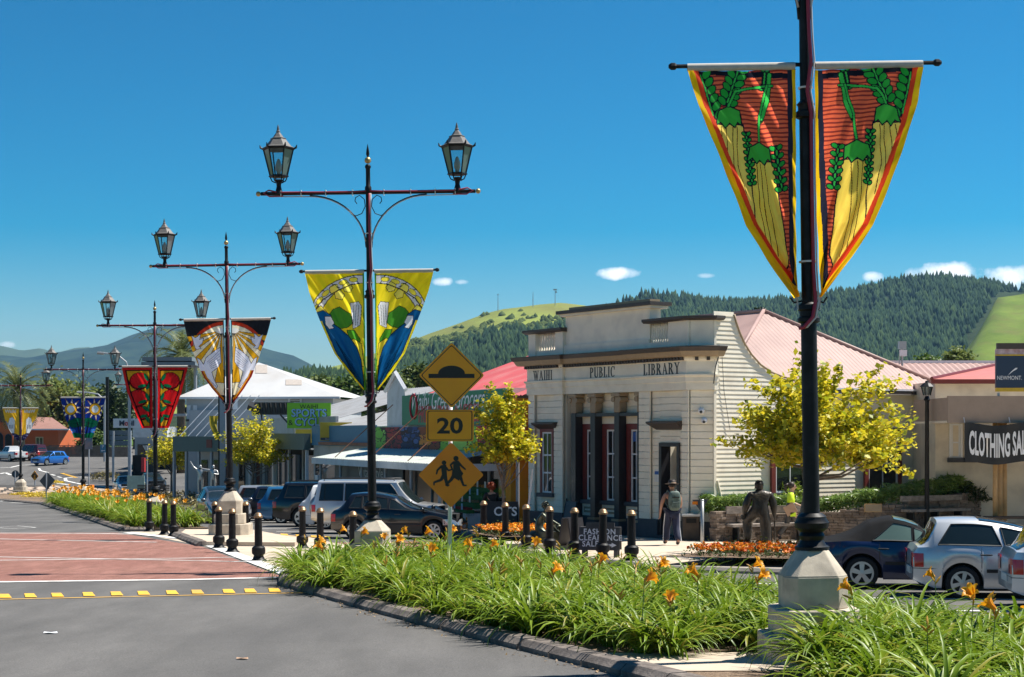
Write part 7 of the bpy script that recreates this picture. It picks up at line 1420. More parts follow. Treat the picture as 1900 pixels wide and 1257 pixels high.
# ---- daylilies
LIL = leaf_mat('daylily_blade', [(.06, .12, .008), (.15, .24, .012), (.27, .36, .03), (.1, .18, .01), (.2, .3, .02), (.34, .3, .05)], .32, .42, .32)
m_pet = mat('lily_petal', (.9, .33, .01), .5, var=.2, vs=18, trans=.35, col2=(.95, .5, .02)); m_bud = mat('lily_bud', (.75, .28, .03), .5, var=.35, vs=14, col2=(.5, .42, .05), trans=.2); m_stem = mat('lily_stem', (.09, .16, .03), .5, var=.15)
def blade_clump(seed, n=84, L=.86):
    r = random.Random(seed); V = []; Fq = []
    for k in range(n):
        a = r.uniform(0, 6.283); rb_ = r.uniform(0, .11); ln_ = L * r.uniform(.55, 1.15); e = R(r.uniform(40, 84)); droop = R(r.uniform(16, 34)); w = r.uniform(.016, .03); tw = r.uniform(-.5, .5)
        p = Vector((rb_ * math.cos(a), rb_ * math.sin(a), 0)); a += r.uniform(-.6, .6); sg = 6; k0 = len(V)
        for j in range(sg + 1):
            wd = w * (1 - (j / sg) ** 2.2) + .0015; aa = a + tw * j / sg; sd = Vector((-math.sin(aa), math.cos(aa), 0)); nv = Vector((math.cos(aa) * -math.sin(e), math.sin(aa) * -math.sin(e), math.cos(e)))
            V += [tuple(p + sd * wd + nv * wd * .5), tuple(p), tuple(p - sd * wd + nv * wd * .5)]
            p = p + Vector((math.cos(aa) * math.cos(e), math.sin(aa) * math.cos(e), math.sin(e))) * ln_ / sg; e -= droop * (.5 + .7 * j / sg)
        for j in range(sg):
            b0 = k0 + j * 3; Fq += [(b0, b0 + 1, b0 + 4, b0 + 3), (b0 + 1, b0 + 2, b0 + 5, b0 + 4)]
    me = bpy.data.meshes.new('foliage'); me.from_pydata(V, [], Fq); me.materials.append(LIL); me.polygons.foreach_set('use_smooth', [True] * len(me.polygons)); return me
CL = [blade_clump(100 + k) for k in range(7)]
def bloom_mesh(seed):
    r = random.Random(seed); b = MB()
    for k in range(6):
        a = k * math.pi / 3 + r.uniform(-.1, .1); wd = .028 if k % 2 else .02; c = []
        for j in range(6):
            t = j / 5; rr = .012 + .075 * t ** 1.5; z = .11 * math.sin(t * 1.9) * .95; ww = wd * math.sin(.25 + 2.7 * t) + .003
            for s_ in (-1, 0, 1): c.append((rr * math.cos(a) - s_ * ww * math.sin(a), rr * math.sin(a) + s_ * ww * math.cos(a), z + (.008 if s_ else -.004) + r.uniform(-.004, .004)))
        b.add(c, [(j * 3 + s_, j * 3 + s_ + 1, j * 3 + s_ + 4, j * 3 + s_ + 3) for j in range(5) for s_ in (0, 1)])
    me = bpy.data.meshes.new('bloom'); me.from_pydata(b.v, [], b.f); me.materials.append(m_pet); me.polygons.foreach_set('use_smooth', [True] * len(me.polygons)); return me
BLM = [bloom_mesh(k) for k in range(4)]
bud_b = MB().tube([(0, 0, 0), (0, 0, .03), (0, 0, .08), (0, 0, .12)], [.005, .011, .012, .003], 6); bud_me = bpy.data.meshes.new('bud'); bud_me.from_pydata([tuple(v_) for v_ in bud_b.v], [], bud_b.f); bud_me.materials.append(m_bud)
stem_b = MB().tube([(0, 0, 0), (.01, 0, .4), (0, 0, .8)], [.007, .006, .004], 5, cap=False); stem_me = bpy.data.meshes.new('flower_stem'); stem_me.from_pydata([tuple(v_) for v_ in stem_b.v], [], stem_b.f); stem_me.materials.append(m_stem)
def obj_(name, me, parent, loc, rot=(0, 0, 0), sc=1.):
    o = bpy.data.objects.new(name, me); COL.objects.link(o); o.parent = parent; o.location = loc; o.rotation_euler = rot; o.scale = (sc,) * 3; return o
def inpoly(x, y, pl):
    c = False; j = len(pl) - 1
    for i in range(len(pl)):
        if (pl[i][1] > y) != (pl[j][1] > y) and x < (pl[j][0] - pl[i][0]) * (y - pl[i][1]) / (pl[j][1] - pl[i][1]) + pl[i][0]: c = not c
        j = i
    return c
def flower(par, h, yaw, tilt, bloom=True, nb=3, r=random):
    st = obj_('flower_stem', stem_me, par, (r.uniform(-.06, .06), r.uniform(-.06, .06), 0), (r.uniform(-.12, .12), r.uniform(-.12, .12), 0), h / .8)
    if bloom: obj_('bloom', random.choice(BLM), st, (0, 0, .79), (tilt * math.cos(yaw), tilt * math.sin(yaw), r.uniform(0, 6)), r.uniform(.95, 1.25) * .8 / h * 1.05)
    for k in range(nb): a = r.uniform(0, 6.28); obj_('bud', bud_me, st, (0, 0, .76 - .03 * k), (r.uniform(.4, 1.1) * math.cos(a), r.uniform(.4, 1.1) * math.sin(a), 0), r.uniform(.8, 1.2) * .8 / h)
def me_np(me): v_ = np.zeros(len(me.vertices) * 3, np.float32); me.vertices.foreach_get('co', v_); return v_.reshape(-1, 3)
CLV = [me_np(m_) for m_ in CL]; CLF = [np.array([tuple(p_.vertices) for p_ in m_.polygons], np.int32) for m_ in CL]; BLV = [me_np(m_) for m_ in BLM]; BLF = [np.array([tuple(p_.vertices) for p_ in m_.polygons], np.int32) for m_ in BLM]
def lily_mass(pts, scale, prob, r, label):
    Vs, Fs, k = [], [], 0; V2, F2, k2 = [], [], 0
    for x, y in pts:
        i = r.randrange(7); a = r.uniform(0, 6.28); s_ = scale * r.uniform(.8, 1.1); c, q = math.cos(a), math.sin(a); v_ = CLV[i] * s_; Vs.append(np.stack([v_[:, 0] * c - v_[:, 1] * q + x, v_[:, 0] * q + v_[:, 1] * c + y, v_[:, 2] + gz(y) + .09], 1)); Fs.append(CLF[i] + k); k += len(v_)
        for _ in range(2):
            if r.random() < prob[0]:
                j = r.randrange(4); v_ = BLV[j] * 1.25; th = r.uniform(.3, 1.); v_ = np.stack([v_[:, 0], v_[:, 1] * math.cos(th) - v_[:, 2] * math.sin(th), v_[:, 1] * math.sin(th) + v_[:, 2] * math.cos(th)], 1); V2.append(v_ + np.array([x + r.uniform(-.3, .3), y + r.uniform(-.3, .3), gz(y) + .09 + r.uniform(.55, .78) * scale])); F2.append(BLF[j] + k2); k2 += len(v_)
    o = tag(mesh_np('daylilies', np.concatenate(Vs), np.concatenate(Fs), LIL, None, True), label, 'plants', kind='stuff')
    if V2: mesh_np('blooms', np.concatenate(V2), np.concatenate(F2), m_pet, o)['kind'] = 'stuff'
def lily_bed(poly, spacing, label, group, avoid, scale, seed, prob, ylim, limit, rest_label):
    r = random.Random(seed); out_ = []; x0, x1 = min(p[0] for p in poly), max(p[0] for p in poly); y = ylim[0]; row = 0
    while y < ylim[1]:
        x = x0 + (row % 2) * spacing / 2
        while x < x1:
            px, py = x + r.uniform(-.3, .3) * spacing, y + r.uniform(-.3, .3) * spacing
            if inpoly(px, py, poly) and all((px - a[0]) ** 2 + (py - a[1]) ** 2 > a[2] ** 2 for a in avoid):
                u = CX + F * px / py
                if -60 < u < 1980: out_.append((px, py))
            x += spacing
        y += spacing * .88; row += 1
    out_.sort(key=lambda q: q[1]); rest = out_[limit:]; out_ = out_[:limit]
    if rest: lily_mass(rest, scale, prob, r, rest_label)
    for px, py in out_:
        t = thing('daylily_clump', label, 'plant', (px, py, gz(py) + .09), r.uniform(0, 6.28), group); s_ = scale * r.uniform(.82, 1.15)
        obj_('foliage', r.choice(CL), t, (0, 0, 0), (r.uniform(-.1, .1), r.uniform(-.1, .1), 0), s_)
        if r.random() < prob[0]: flower(t, r.uniform(.72, .9) * scale, r.uniform(0, 6.28), r.uniform(.5, 1.2), True, r.randint(1, 3), r)
        elif r.random() < prob[1]: flower(t, r.uniform(.62, .85) * scale, 0, 0, False, 4, r)
    return len(out_)
A_, B_, D_ = HPED['A'], HPED['B'], HPED['D']
bed_in = [(5.2, 9), (1.08, 18.8), (-.72, 23), (-2.0, 25.9), (-4.25, 31.65), (-4.5, 33.7), (-3.5, 36.7), (-1.4, 37.8), (.0, 35.2), (2.0, 30), (6.3, 18.6), (10, 9)]
gapA = [(A_[0] - .05, A_[1], .74), (2.4, 18.45, .62), (1.7, 18.4, .62), (1.2, 18.4, .62), (2.9, 18.4, .6), (2.2, 17.4, 1.0), (2.6, 16.5, .95)]
n1 = lily_bed(bed_in, .74, 'arching green daylily clump in the near median bed', 'daylilies in the near median bed', gapA + [(B_[0], B_[1], .75), (p0.x, p0.y, .3), (-1.15, 24.8, .6)], 1.06, 5, (.045, .2), (14.2, 38), 250, 'arching green daylilies at the far end of the near median bed')
n2 = lily_bed([(-13.9, 59.1), (-21.2, 79.5), (-28.9, 100.5), (-26.6, 100.9), (-20.3, 84), (-14.5, 68), (-11.6, 60)], .95, 'daylily clump with orange flowers in the far median bed', 'daylilies in the far median bed', [(D_[0], D_[1], .7)], 1.35, 9, (.4, .3), (59, 101), 0, 'dense orange-flowered daylilies filling the far median bed')
print('lilies', n1, n2)
# chosen flowers standing high in the near bed
hero = [(1385, 1048), (1408, 1072), (1212, 1050), (1250, 1115), (1590, 1092), (1745, 1070), (1793, 1103), (1825, 1128), (1028, 1060), (833, 985), (764, 988), (632, 985), (590, 1007), (915, 1013), (735, 1005), (808, 1024), (985, 1010), (865, 1013), (1545, 1230)]
for k, (u, vv) in enumerate(hero):
    # place on the bed so that a stem about .85 m tall reaches that height
    best = None; y = 15.
    while y < 37.5:
        x = (u - CX) * y / F; z = CAMZ + (HV - vv) * y / F - gz(y) - .09
        if inpoly(x, y, bed_in) and .62 < z < 1.02 and all((x - a[0]) ** 2 + (y - a[1]) ** 2 > a[2] ** 2 for a in gapA): 
            if best is None or abs(z - .84) < abs(best[2] - .84): best = (x, y, z)
        y += .2
    if best:
        t = thing('daylily_clump', 'daylily clump holding a tall orange bloom above the leaves in the near median bed', 'plant', (best[0], best[1], gz(best[1]) + .09), 0, 'tall blooming daylilies in the near median bed'); obj_('foliage', CL[k % 7], t, (0, 0, 0), (0, 0, k), .9)
        flower(t, best[2], 1.2 + k, .9, True, 3); 
for k, (x, y) in enumerate(((3.5, 17.6), (3.9, 17.75), (4.35, 18.0), (3.75, 17.15), (4.25, 17.35), (3.3, 17.1), (4.5, 18.6))):
    t = thing('daylily_clump', 'big daylily clump close in front of the nearest pedestal', 'plant', (x, y, gz(y) + .09), k, 'daylilies before the nearest pedestal'); obj_('foliage', CL[(k * 3) % 7], t, (0, 0, 0), (0, 0, k), 1.2)
# ---- marigolds, hedges, groundcover
m_mgo = leaf_mat('marigold_petal', [(.85, .28, .01), (.9, .42, .02), (.8, .2, .01)], .2); m_mgr = leaf_mat('rust_marigold_petal', [(.5, .05, .01), (.75, .17, .01), (.85, .4, .02), (.3, .03, .01)], .2); m_mgl = leaf_mat('marigold_leaf', [(.03, .06, .012), (.06, .1, .02)], .2)
def stone_wall(name, poly, h, parent, m, closed=True, th=.28, seed=1):
    """dry stacked stone courses along a polyline (world XY), height h(fraction along) above ground"""
    r = random.Random(seed); pl = [Vector((*p, 0)) for p in poly]; segs = list(zip(pl, pl[1:] + (pl[:1] if closed else []))); segs = segs if closed else segs
    b = MB(); tot = sum((q - p_).length for p_, q in segs); run = 0
    for p_, q in segs:
        d = q - p_; L = d.length; t = d.normalized(); z = 0.
        M0 = frame((p_.x, p_.y, 0), t)
        while True:
            ch = r.uniform(.05, .1); x = -r.uniform(0, .1)
            done = True
            while x < L:
                ln_ = r.uniform(.14, .42); x1 = min(L + .05, x + ln_); xm = (x + x1) / 2; y_ = p_.y + t.y * xm; hh = h((run + xm) / tot)
                if z + ch * .6 < hh:
                    done = False; pr = r.uniform(-.03, .03); zb = gz(y_) + .1 + z
                    b.span((x + .006, -th / 2 + pr, zb), (x1 - .006, th / 2 + pr, zb + ch - .008), M0)
                x = x1
            z += ch
            if done: break
        run += L
    return b
m_schist = mat('brown_schist', (.16, .115, .085), .9, var=.35, vs=3.5, bump=.5, bs=25, col2=(.3, .23, .18)); m_cope = mat('grey_coping_stone', (.2, .165, .145), .9, var=.3, vs=5, bump=.4, bs=25, col2=(.3, .26, .23))
def scatter_poly(poly, n, seed, ins=.12):
    r = random.Random(seed); x0, x1 = min(p[0] for p in poly), max(p[0] for p in poly); y0, y1 = min(p[1] for p in poly), max(p[1] for p in poly); o = []
    cx_ = sum(p[0] for p in poly) / len(poly); cy_ = sum(p[1] for p in poly) / len(poly); pl = [(lerp(p[0], cx_, ins), lerp(p[1], cy_, ins)) for p in poly]
    while len(o) < n:
        x, y = r.uniform(x0, x1), r.uniform(y0, y1)
        if inpoly(x, y, pl): o.append((x, y))
    return o
def planter(label, poly, h, n, mpet, seed, fs, flab):
    t = thing('stone_planter', label, 'planter', (0, 0, 0)); b = stone_wall('w', poly, lambda f: h, t, m_schist, seed=seed); b.build('stonework', m_schist, t)['kind'] = 'stuff'
    for p_, q in zip(poly, poly[1:] + poly[:1]):
        d = Vector((*q, 0)) - Vector((*p_, 0)); k = max(1, round(d.length / .75)); tt = d.normalized()
        for i in range(k):
            c = Vector((*p_, 0)) + d * ((i + .5) / k); MB().box((0, 0, 0), (d.length / k - .015, .36, .06)).build('coping_stone', m_cope, t, bevel=.012); o = t.children[-1]; o.location = (c.x, c.y, gz(c.y) + .12 + h + .02 + random.uniform(-.006, .006)); o.rotation_euler = (0, 0, math.atan2(tt.y, tt.x) + random.uniform(-.03, .03))
    MB().add([(x, y, gz(y) + .1 + h * .9) for x, y in poly], [tuple(range(len(poly)))]).build('soil', m_mulch, t)
    pts = scatter_poly(poly, n, seed); P3 = np.array([(x, y, gz(y) + .12 + h + .14 + random.uniform(-.05, .05)) for x, y in pts]); V = []
    pl = np.repeat(P3, 9, axis=0) + rng.normal(0, fs * .34, (len(P3) * 9, 3)) * np.array([1, 1, .55])
    tag(leaf_obj('marigolds', pl, fs * .8, mpet, None, asp=.9, up=.2), flab, 'flowers', kind='stuff')
    lp = np.repeat(P3, 7, axis=0) + rng.normal(0, .09, (len(P3) * 7, 3)) - np.array([0, 0, .13]); leaf_obj('leaves', lp, .09, m_mgl, t, asp=.4)['kind'] = 'stuff'
    return t
planter('low stone planter of yellow marigolds left of the bathing statue', [(-1.25, 48.0), (-.55, 45.4), (.9, 44.9), (1.5, 48.6), (.2, 50.4)], .3, 520, m_mgo, 3, .075, 'dense golden marigolds filling the planter by the grocer')
planter('low stone planter of rust marigolds between the nearest lamp post and the library', [(3.4, 36.2), (5.2, 39.3), (8.6, 38.9), (8.9, 35.0), (5.9, 35.3)], .24, 620, m_mgr, 4, .075, 'rust red and orange marigolds round the miner statue')
# curved stone wall with plank benches and the hedge behind it
rw_ = thing('stone_wall', 'long brown stone retaining wall with plank benches before the library side', 'wall', (0, 0, 0)); wl = [(5.95, 47.7), (7.2, 48.5), (8.7, 49.1), (10.0, 48.6), (11.4, 48.4), (13.6, 49.6), (14.4, 50.2)]
hw_ = lambda f: interp([(0, .9), (.35, .85), (.5, .95), (1., 1.5)], f)
b = stone_wall('w', wl, hw_, rw_, m_schist, False, .3, 9); b.build('stonework', m_schist, rw_)['kind'] = 'stuff'
MB().grid(lambda a_, b_: (lambda x, y: (x + .0, y + .12 + b_ * .25, gz(y) + .1 + hw_(a_) - .12))(*[interp([(i / 6, q[k]) for i, q in enumerate(wl)], a_) for k in (0, 1)]), 12, 1).build('soil', m_mulch, rw_)
m_plank = mat('weathered_plank', (.2, .165, .14), .85, var=.3, vs=3, bump=.3, bs=20, stretch=(.3, 4, 4), col2=(.36, .31, .27))
def bench(label, a, c, zb0, zb1, zs0, zs1):
    t = thing('plank_bench', label, 'bench', (*a, gz(a[1]) + .12)); A3 = Vector((*a, gz(a[1]) + .12)); d = Vector((*c, 0)) - Vector((*a, 0)); tt = d.normalized(); nn = Vector((tt.y, -tt.x, 0)); 
    M = frame((0, 0, 0), tt); M[2][3] = 0
    L = d.length
    for nm, z0_, z1_, y0, y1 in (('backrest', zb0, zb1, -.24, -.17), ('seat', zs0, zs1, -.62, -.22)):
        MB().add([(x, y, z + (k * x)) for x in (0, L) for y in (y0, y1) for z, k in ((z0_ - A3.z, 0), (z1_ - A3.z, 0))], [(0, 1, 3, 2), (4, 6, 7, 5), (0, 4, 5, 1), (2, 3, 7, 6), (1, 5, 7, 3), (0, 2, 6, 4)], M).build(nm, m_plank, t)
    for x in (.25, L * .5, L - .25): MB().span((x - .03, -.5, -.1), (x + .03, -.2, zs0 - A3.z), M).build('bracket', m_blk, t)
bench('weathered plank bench on the stone wall behind the miner statue', (6.25, 47.95), (8.75, 48.95), P(0, 952, 48.3).z, P(0, 939, 48.3).z, P(0, 976, 48.2).z, P(0, 971, 48.2).z)
bench('weathered plank bench on the stone wall above the convertible', (11.5, 48.4), (13.6, 49.5), P(0, 929, 49).z, P(0, 919, 49).z, P(0, 949, 48.6).z, P(0, 944, 48.6).z)
HED = leaf_mat('strap_leaf_hedge', [(.08, .15, .025), (.15, .25, .04), (.28, .38, .1), (.11, .19, .03)], .35, .35, .5); HEY = leaf_mat('yellow_green_shrub', [(.13, .2, .02), (.22, .3, .03), (.3, .36, .05)], .3)
pts = []; r = random.Random(2)
for _ in range(11000):
    f = r.random(); x, y = [interp([(i / 6, q[k]) for i, q in enumerate(wl)], f) for k in (0, 1)]; q = r.uniform(.15, 1.1); hh = hw_(f) + interp([(0, .4), (.3, .45), (.45, .3), (.7, .5), (.9, .5), (1, .15)], f) + .12 * mnoise.noise((x * 2, y * 2, 0)); pts.append((x - q * .3, y + q * .8, gz(y) + .1 + hw_(f) - .1 + (hh - hw_(f) + .1) * r.random() ** .6))
t = thing('hedge', 'dense strap-leaved green hedge growing behind the stone wall', 'hedge', (0, 0, 0)); leaf_obj('foliage', pts, .26, HED, t, asp=.13, up=.1, fold=.3)
def bush(label, c, rad, n, leaf, m, asp=.5, name='shrub', cat='shrub', group=None):
    t = thing(name, label, cat, (c[0], c[1], c[2]), 0, group); q = rng.normal(size=(n, 3)); q /= np.linalg.norm(q, axis=1)[:, None]; q *= (rng.uniform(.45, 1.03, n) ** .5)[:, None] * (1 + .18 * np.sin(q[:, :1] * 7) * np.cos(q[:, 1:2] * 6)); q[:, 2] = np.abs(q[:, 2]); q *= np.array(rad); leaf_obj('foliage', q, leaf, m, t, asp=asp); MB().tube([(0, 0, -.1), (0, 0, rad[2] * .6)], [.05, .02], 5).build('stem', m_bark, t); return t
bush('rounded yellow-green shrub behind the miner statue', (6.75, 49.2, -.25), (.5, .45, .42), 900, .13, HEY); bush('yellow-green shrub behind the high-visibility worker', (8.2, 49.9, -.2), (.75, .5, .62), 1200, .14, HEY); bush('tall yellow-green shrub under the library side window', (8.6, 50.4, -.2), (.9, .5, .95), 1300, .14, HEY); bush('dark spiky shrub at the right end of the stone wall', (13.9, 50.2, .2), (.9, .5, .55), 900, .3, DKL, .12)
BRN = leaf_mat('brown_green_groundcover', [(.16, .13, .04), (.24, .19, .06), (.13, .12, .03)], .2); YGC = leaf_mat('yellow_groundcover', [(.6, .42, .02), (.7, .5, .03), (.35, .3, .03)], .2)
isl = struct(sheet('traffic_island', [(GX(x, y).x, y) for x, y in ((205, 114.5), (365, 100.), (385, 108.), (330, 114.8), (225, 114.9))], .12, m_pave, thick=.14))
for i, (u, Y, rx, rz, lab) in enumerate([(250, 111, 1.6, .6, 'brown-green groundcover shrub at the left of the traffic island'), (292, 109, 1.6, .6, 'brown-green groundcover shrub in the middle of the traffic island'), (338, 106, 1.6, .7, 'brown-green groundcover shrub at the right of the traffic island'), (335, 82, 1.5, .75, 'large brownish groundcover shrub behind the red banner lamp post'), (195, 150, 1.5, .8, 'brown-green shrub at the foot of the grey sign posts')]): bush(lab, GX(u, Y, .1), (rx, 1., rz), 800, .16, BRN, .4)
for i, (u, v_, rx) in enumerate([(15, 918, 1.6), (45, 921, 1.2), (64, 920, 2.), (76, 925, 1.6), (100, 898, .9), (84, 917, 1.2)]): q = GG(u, v_); bush(['yellow groundcover patch at the far left edge', 'small yellow groundcover patch left of the far lamp pedestal', 'yellow groundcover patch right of the far lamp pedestal', 'yellow groundcover patch against the far lily bed', 'yellow groundcover tuft by the dark diamond sign', 'yellow groundcover patch below the dark diamond sign'][i], (q.x, q.y, gz(q.y) + .05), (rx, .8, .25), 500, .13, YGC, .6, 'groundcover', 'plant')
# ------------------------------------------------------------ people and statues
BONES = [('pelvis', 'spine'), ('spine', 'chest'), ('chest', 'neck'), ('neck', 'jaw'), ('jaw', 'skull'), ('skull', 'crown'), ('chest', 'sl'), ('sl', 'el'), ('el', 'wl'), ('wl', 'pl'), ('chest', 'sr'), ('sr', 'er'), ('er', 'wr'), ('wr', 'pr'), ('pelvis', 'hl'), ('hl', 'kl'), ('kl', 'al'), ('al', 'tl'), ('pelvis', 'hr'), ('hr', 'kr'), ('kr', 'ar'), ('ar', 'tr')]
BASE = dict(pelvis=(0, 0, .95, .135), spine=(0, 0, 1.13, .12), chest=(0, 0, 1.33, .14), neck=(0, 0, 1.47, .055), jaw=(0, .02, 1.545, .072), skull=(0, .005, 1.64, .092), crown=(0, 0, 1.71, .06),
            sl=(-.18, 0, 1.41, .066), el=(-.24, -.02, 1.13, .045), wl=(-.26, .04, .89, .031), pl=(-.262, .055, .81, .036), sr=(.18, 0, 1.41, .066), er=(.24, -.02, 1.13, .045), wr=(.26, .04, .89, .031), pr=(.262, .055, .81, .036),
            hl=(-.095, 0, .9, .095), kl=(-.1, .02, .5, .06), al=(-.1, 0, .09, .043), tl=(-.12, .15, .04, .036), hr=(.095, 0, .9, .095), kr=(.1, .02, .5, .06), ar=(.1, 0, .09, .043), tr=(.12, .15, .04, .036))
def fig_mesh(pose, bones=BONES, dr=0., fingers=True, scale=1., sub=1, rmul=1., over={}):
    J = dict(BASE); J.update(pose); J = {k: (v_ if len(v_) == 4 else (*v_, BASE[k][3])) for k, v_ in J.items()}
    names = []; [names.append(n) for e in bones for n in e if n not in names]
    js = [tuple(c * scale for c in J[n][:3]) + ((over.get(n, J[n][3] * rmul) + dr) * scale,) for n in names]; ed = [(names.index(a), names.index(b)) for a, b in bones]
    if fingers:
        for s_, w_, p_ in ((-1, 'wl', 'pl'), (1, 'wr', 'pr')):
            if p_ not in names: continue
            P_ = Vector(J[p_][:3]); W_ = Vector(J[w_][:3]); d = (P_ - W_).normalized(); sd = Vector((0, 1, 0)) if abs(d.y) < .8 else Vector((1, 0, 0)); sd = (sd - d * sd.dot(d)).normalized(); cu = d.cross(sd) * s_
            for k, (o_, ln_) in enumerate(((-.03, .062), (-.01, .075), (.01, .07), (.028, .055))):
                a = P_ + sd * o_ + d * .035; b_ = a + d * ln_ * .55 + cu * .008; c_ = b_ + d * ln_ * .4 + cu * .022; i0 = len(js)
                js += [tuple(q * scale) + (.0095 * scale,) for q in (a, b_, c_)]; ed += [(names.index(p_), i0), (i0, i0 + 1), (i0 + 1, i0 + 2)]
            a = P_ - d * .02 + sd * .035; b_ = a + sd * .03 + d * .03; i0 = len(js); js += [tuple(q * scale) + (.0105 * scale,) for q in (a, b_)]; ed += [(names.index(p_), i0), (i0, i0 + 1)]
    return skin_mesh(js, ed, sub, 0)
def put(name, me, m, parent, loc=(0, 0, 0)): me.materials.clear(); o = link(name, me, m, parent, True); o.location = loc; return o
TOR = [('pelvis', 'spine'), ('spine', 'chest'), ('chest', 'sl'), ('chest', 'sr')]; LEGS = [b for b in BONES if b[0] in ('pelvis', 'hl', 'kl', 'hr', 'kr') and b[1] in ('hl', 'kl', 'al', 'hr', 'kr', 'ar')]; FEET = lambda s_: [('a' + s_, 't' + s_)]
m_skin = mat('skin', (.42, .21, .135), .55, var=.08, vs=8); m_skin2 = mat('pale_skin', (.5, .3, .22), .55, var=.08, vs=8); m_bt = mat('black_cloth_top', (.012, .012, .013), .8, var=.2, vs=10); m_nvy = mat('navy_track_pants', (.009, .014, .045), .75, var=.2, vs=8); m_hat = mat('brown_leather_hat', (.05, .035, .028), .6, var=.25, vs=10); m_pack = mat('green_backpack', (.05, .085, .075), .6, var=.45, vs=9, col2=(.13, .19, .17)); m_hiv = mat('hi_vis_cloth', (.62, .85, .02), .7, var=.06); m_gryc = mat('grey_trousers', (.085, .08, .078), .8, var=.15, vs=8); m_hairb = mat('dark_hair', (.025, .014, .01), .6, var=.3, vs=40); m_hairr = mat('red_hair', (.3, .055, .015), .6, var=.4, vs=30); m_shoe = mat('shoe', (.02, .02, .024), .5); m_tanc = mat('tan_folder', (.38, .24, .15), .6)
def face(t, J, parent, m, sc=1.):
    s = Vector(J['skull'][:3]) * sc; MB().ball((s.x, s.y + .092 * sc, s.z - .035 * sc), .016 * sc, 6, 5, sc=(.8, 1.1, 1.4)).build('nose', m, parent, smooth=True)
    for k in (-1, 1): MB().ball((s.x + k * .034 * sc, s.y + .083 * sc, s.z - .005 * sc), .011 * sc, 6, 5).build('eye', m_sb, parent); MB().ball((s.x + k * .09 * sc, s.y - .005, s.z - .03 * sc), .022 * sc, 6, 5, sc=(.4, .8, 1.2)).build('ear', m, parent, smooth=True)
    MB().span((s.x - .022 * sc, s.y + .076 * sc, s.z - .078 * sc), (s.x + .022 * sc, s.y + .084 * sc, s.z - .07 * sc)).build('mouth', m_redl, parent)
# man with hat and backpack, walking to the door, seen from behind (faces +Y local)
pm_ = dict(al=(-.1, .22, .1), kl=(-.1, .16, .5), tl=(-.11, .36, .05), ar=(.1, -.24, .13), kr=(.1, -.04, .5), tr=(.12, -.1, .035), el=(-.31, -.05, 1.14), wl=(-.34, -.02, .9), pl=(-.345, -.01, .82), er=(.27, .06, 1.14), wr=(.27, .2, .94), pr=(.27, .25, .88), chest=(0, .02, 1.34, .155), spine=(0, .01, 1.13, .145), pelvis=(0, 0, .95, .145))
t = thing('person', 'person in wide-brimmed hat, black singlet and navy track pants with green backpack', 'person', G(1247, 1012, .12), R(12)); sc = 1.03
put('body', fig_mesh(pm_, scale=sc, over=dict(sl=.075, sr=.075, el=.052, er=.052)), m_skin, t); put('singlet', fig_mesh(pm_, [('pelvis', 'spine'), ('spine', 'chest'), ('chest', 'neck')], .03, False, sc, over=dict(neck=.06)), m_bt, t); put('trousers', fig_mesh(pm_, LEGS, .02, False, sc, over=dict(hl=.11, hr=.11, kl=.085, kr=.085, al=.075, ar=.075, pelvis=.15)), m_nvy, t)
for s_, k_, a_, h_ in ((-1, 'kl', 'al', 'hl'), (1, 'kr', 'ar', 'hr')):
    q = [Vector({**BASE, **pm_}[n][:3]) * sc for n in (h_, k_, a_)]; MB().tube([q[0] + Vector((s_ * .115, -.02, -.02)), q[1] + Vector((s_ * .098, -.015, 0)), q[2] + Vector((s_ * .088, 0, 0))], .013, 5).build('white_stripe', m_sash, t); put('shoe', fig_mesh(pm_, FEET('l' if s_ < 0 else 'r'), .018, False, sc), m_shoe, t)
ht = MB().lathe([(.2, -.008), (.205, .0), (.115, .012), (.105, .08), (.085, .11), (.02, .1)], 18, sx=1., sy=1.1).build('hat', m_hat, t, smooth=40); ht.location = Vector((0, .01, 1.675)) * sc; ht.rotation_euler = (-.08, .04, 0)
MB().lathe([(.118, .014), (.112, .035)], 18, sy=1.1).build('hat_band', m_tanc, ht)
bk = MB().grid(lambda a, b: (lambda th, ph: (.17 * math.copysign(abs(math.cos(th)) ** .6, math.cos(th)) * math.copysign(abs(math.cos(ph)) ** .5, math.cos(ph)), -.22 + .11 * math.copysign(abs(math.sin(th)) ** .6, math.sin(th)) * abs(math.cos(ph)) ** .5, 1.22 + .27 * math.copysign(abs(math.sin(ph)) ** .8, math.sin(ph))))(a * 2 * math.pi, (b - .5) * math.pi), 24, 14).build('backpack', m_pack, t, smooth=True); bk.scale = (sc,) * 3
MB().span((-.11, -.36, 1.02), (.11, -.3, 1.2)).build('pocket', m_pack, bk, bevel=.02); MB().span((-.1, -.345, 1.3), (.1, -.325, 1.33)).build('strap', m_sb, bk)
for s_ in (-1, 1): MB().tube([(s_ * .1, -.13, 1.43), (s_ * .12, .02, 1.5), (s_ * .12, .17, 1.36), (s_ * .15, .1, 1.15), (s_ * .14, -.12, 1.05)], .022, 5).build('strap', m_pack, bk)
MB().lathe([(.095, -.05), (.1, .01), (.08, .04)], 12).build('hair', m_hairb, t, smooth=True).location = Vector((0, -.01, 1.64)) * sc; face(t, BASE, t, m_skin, sc)
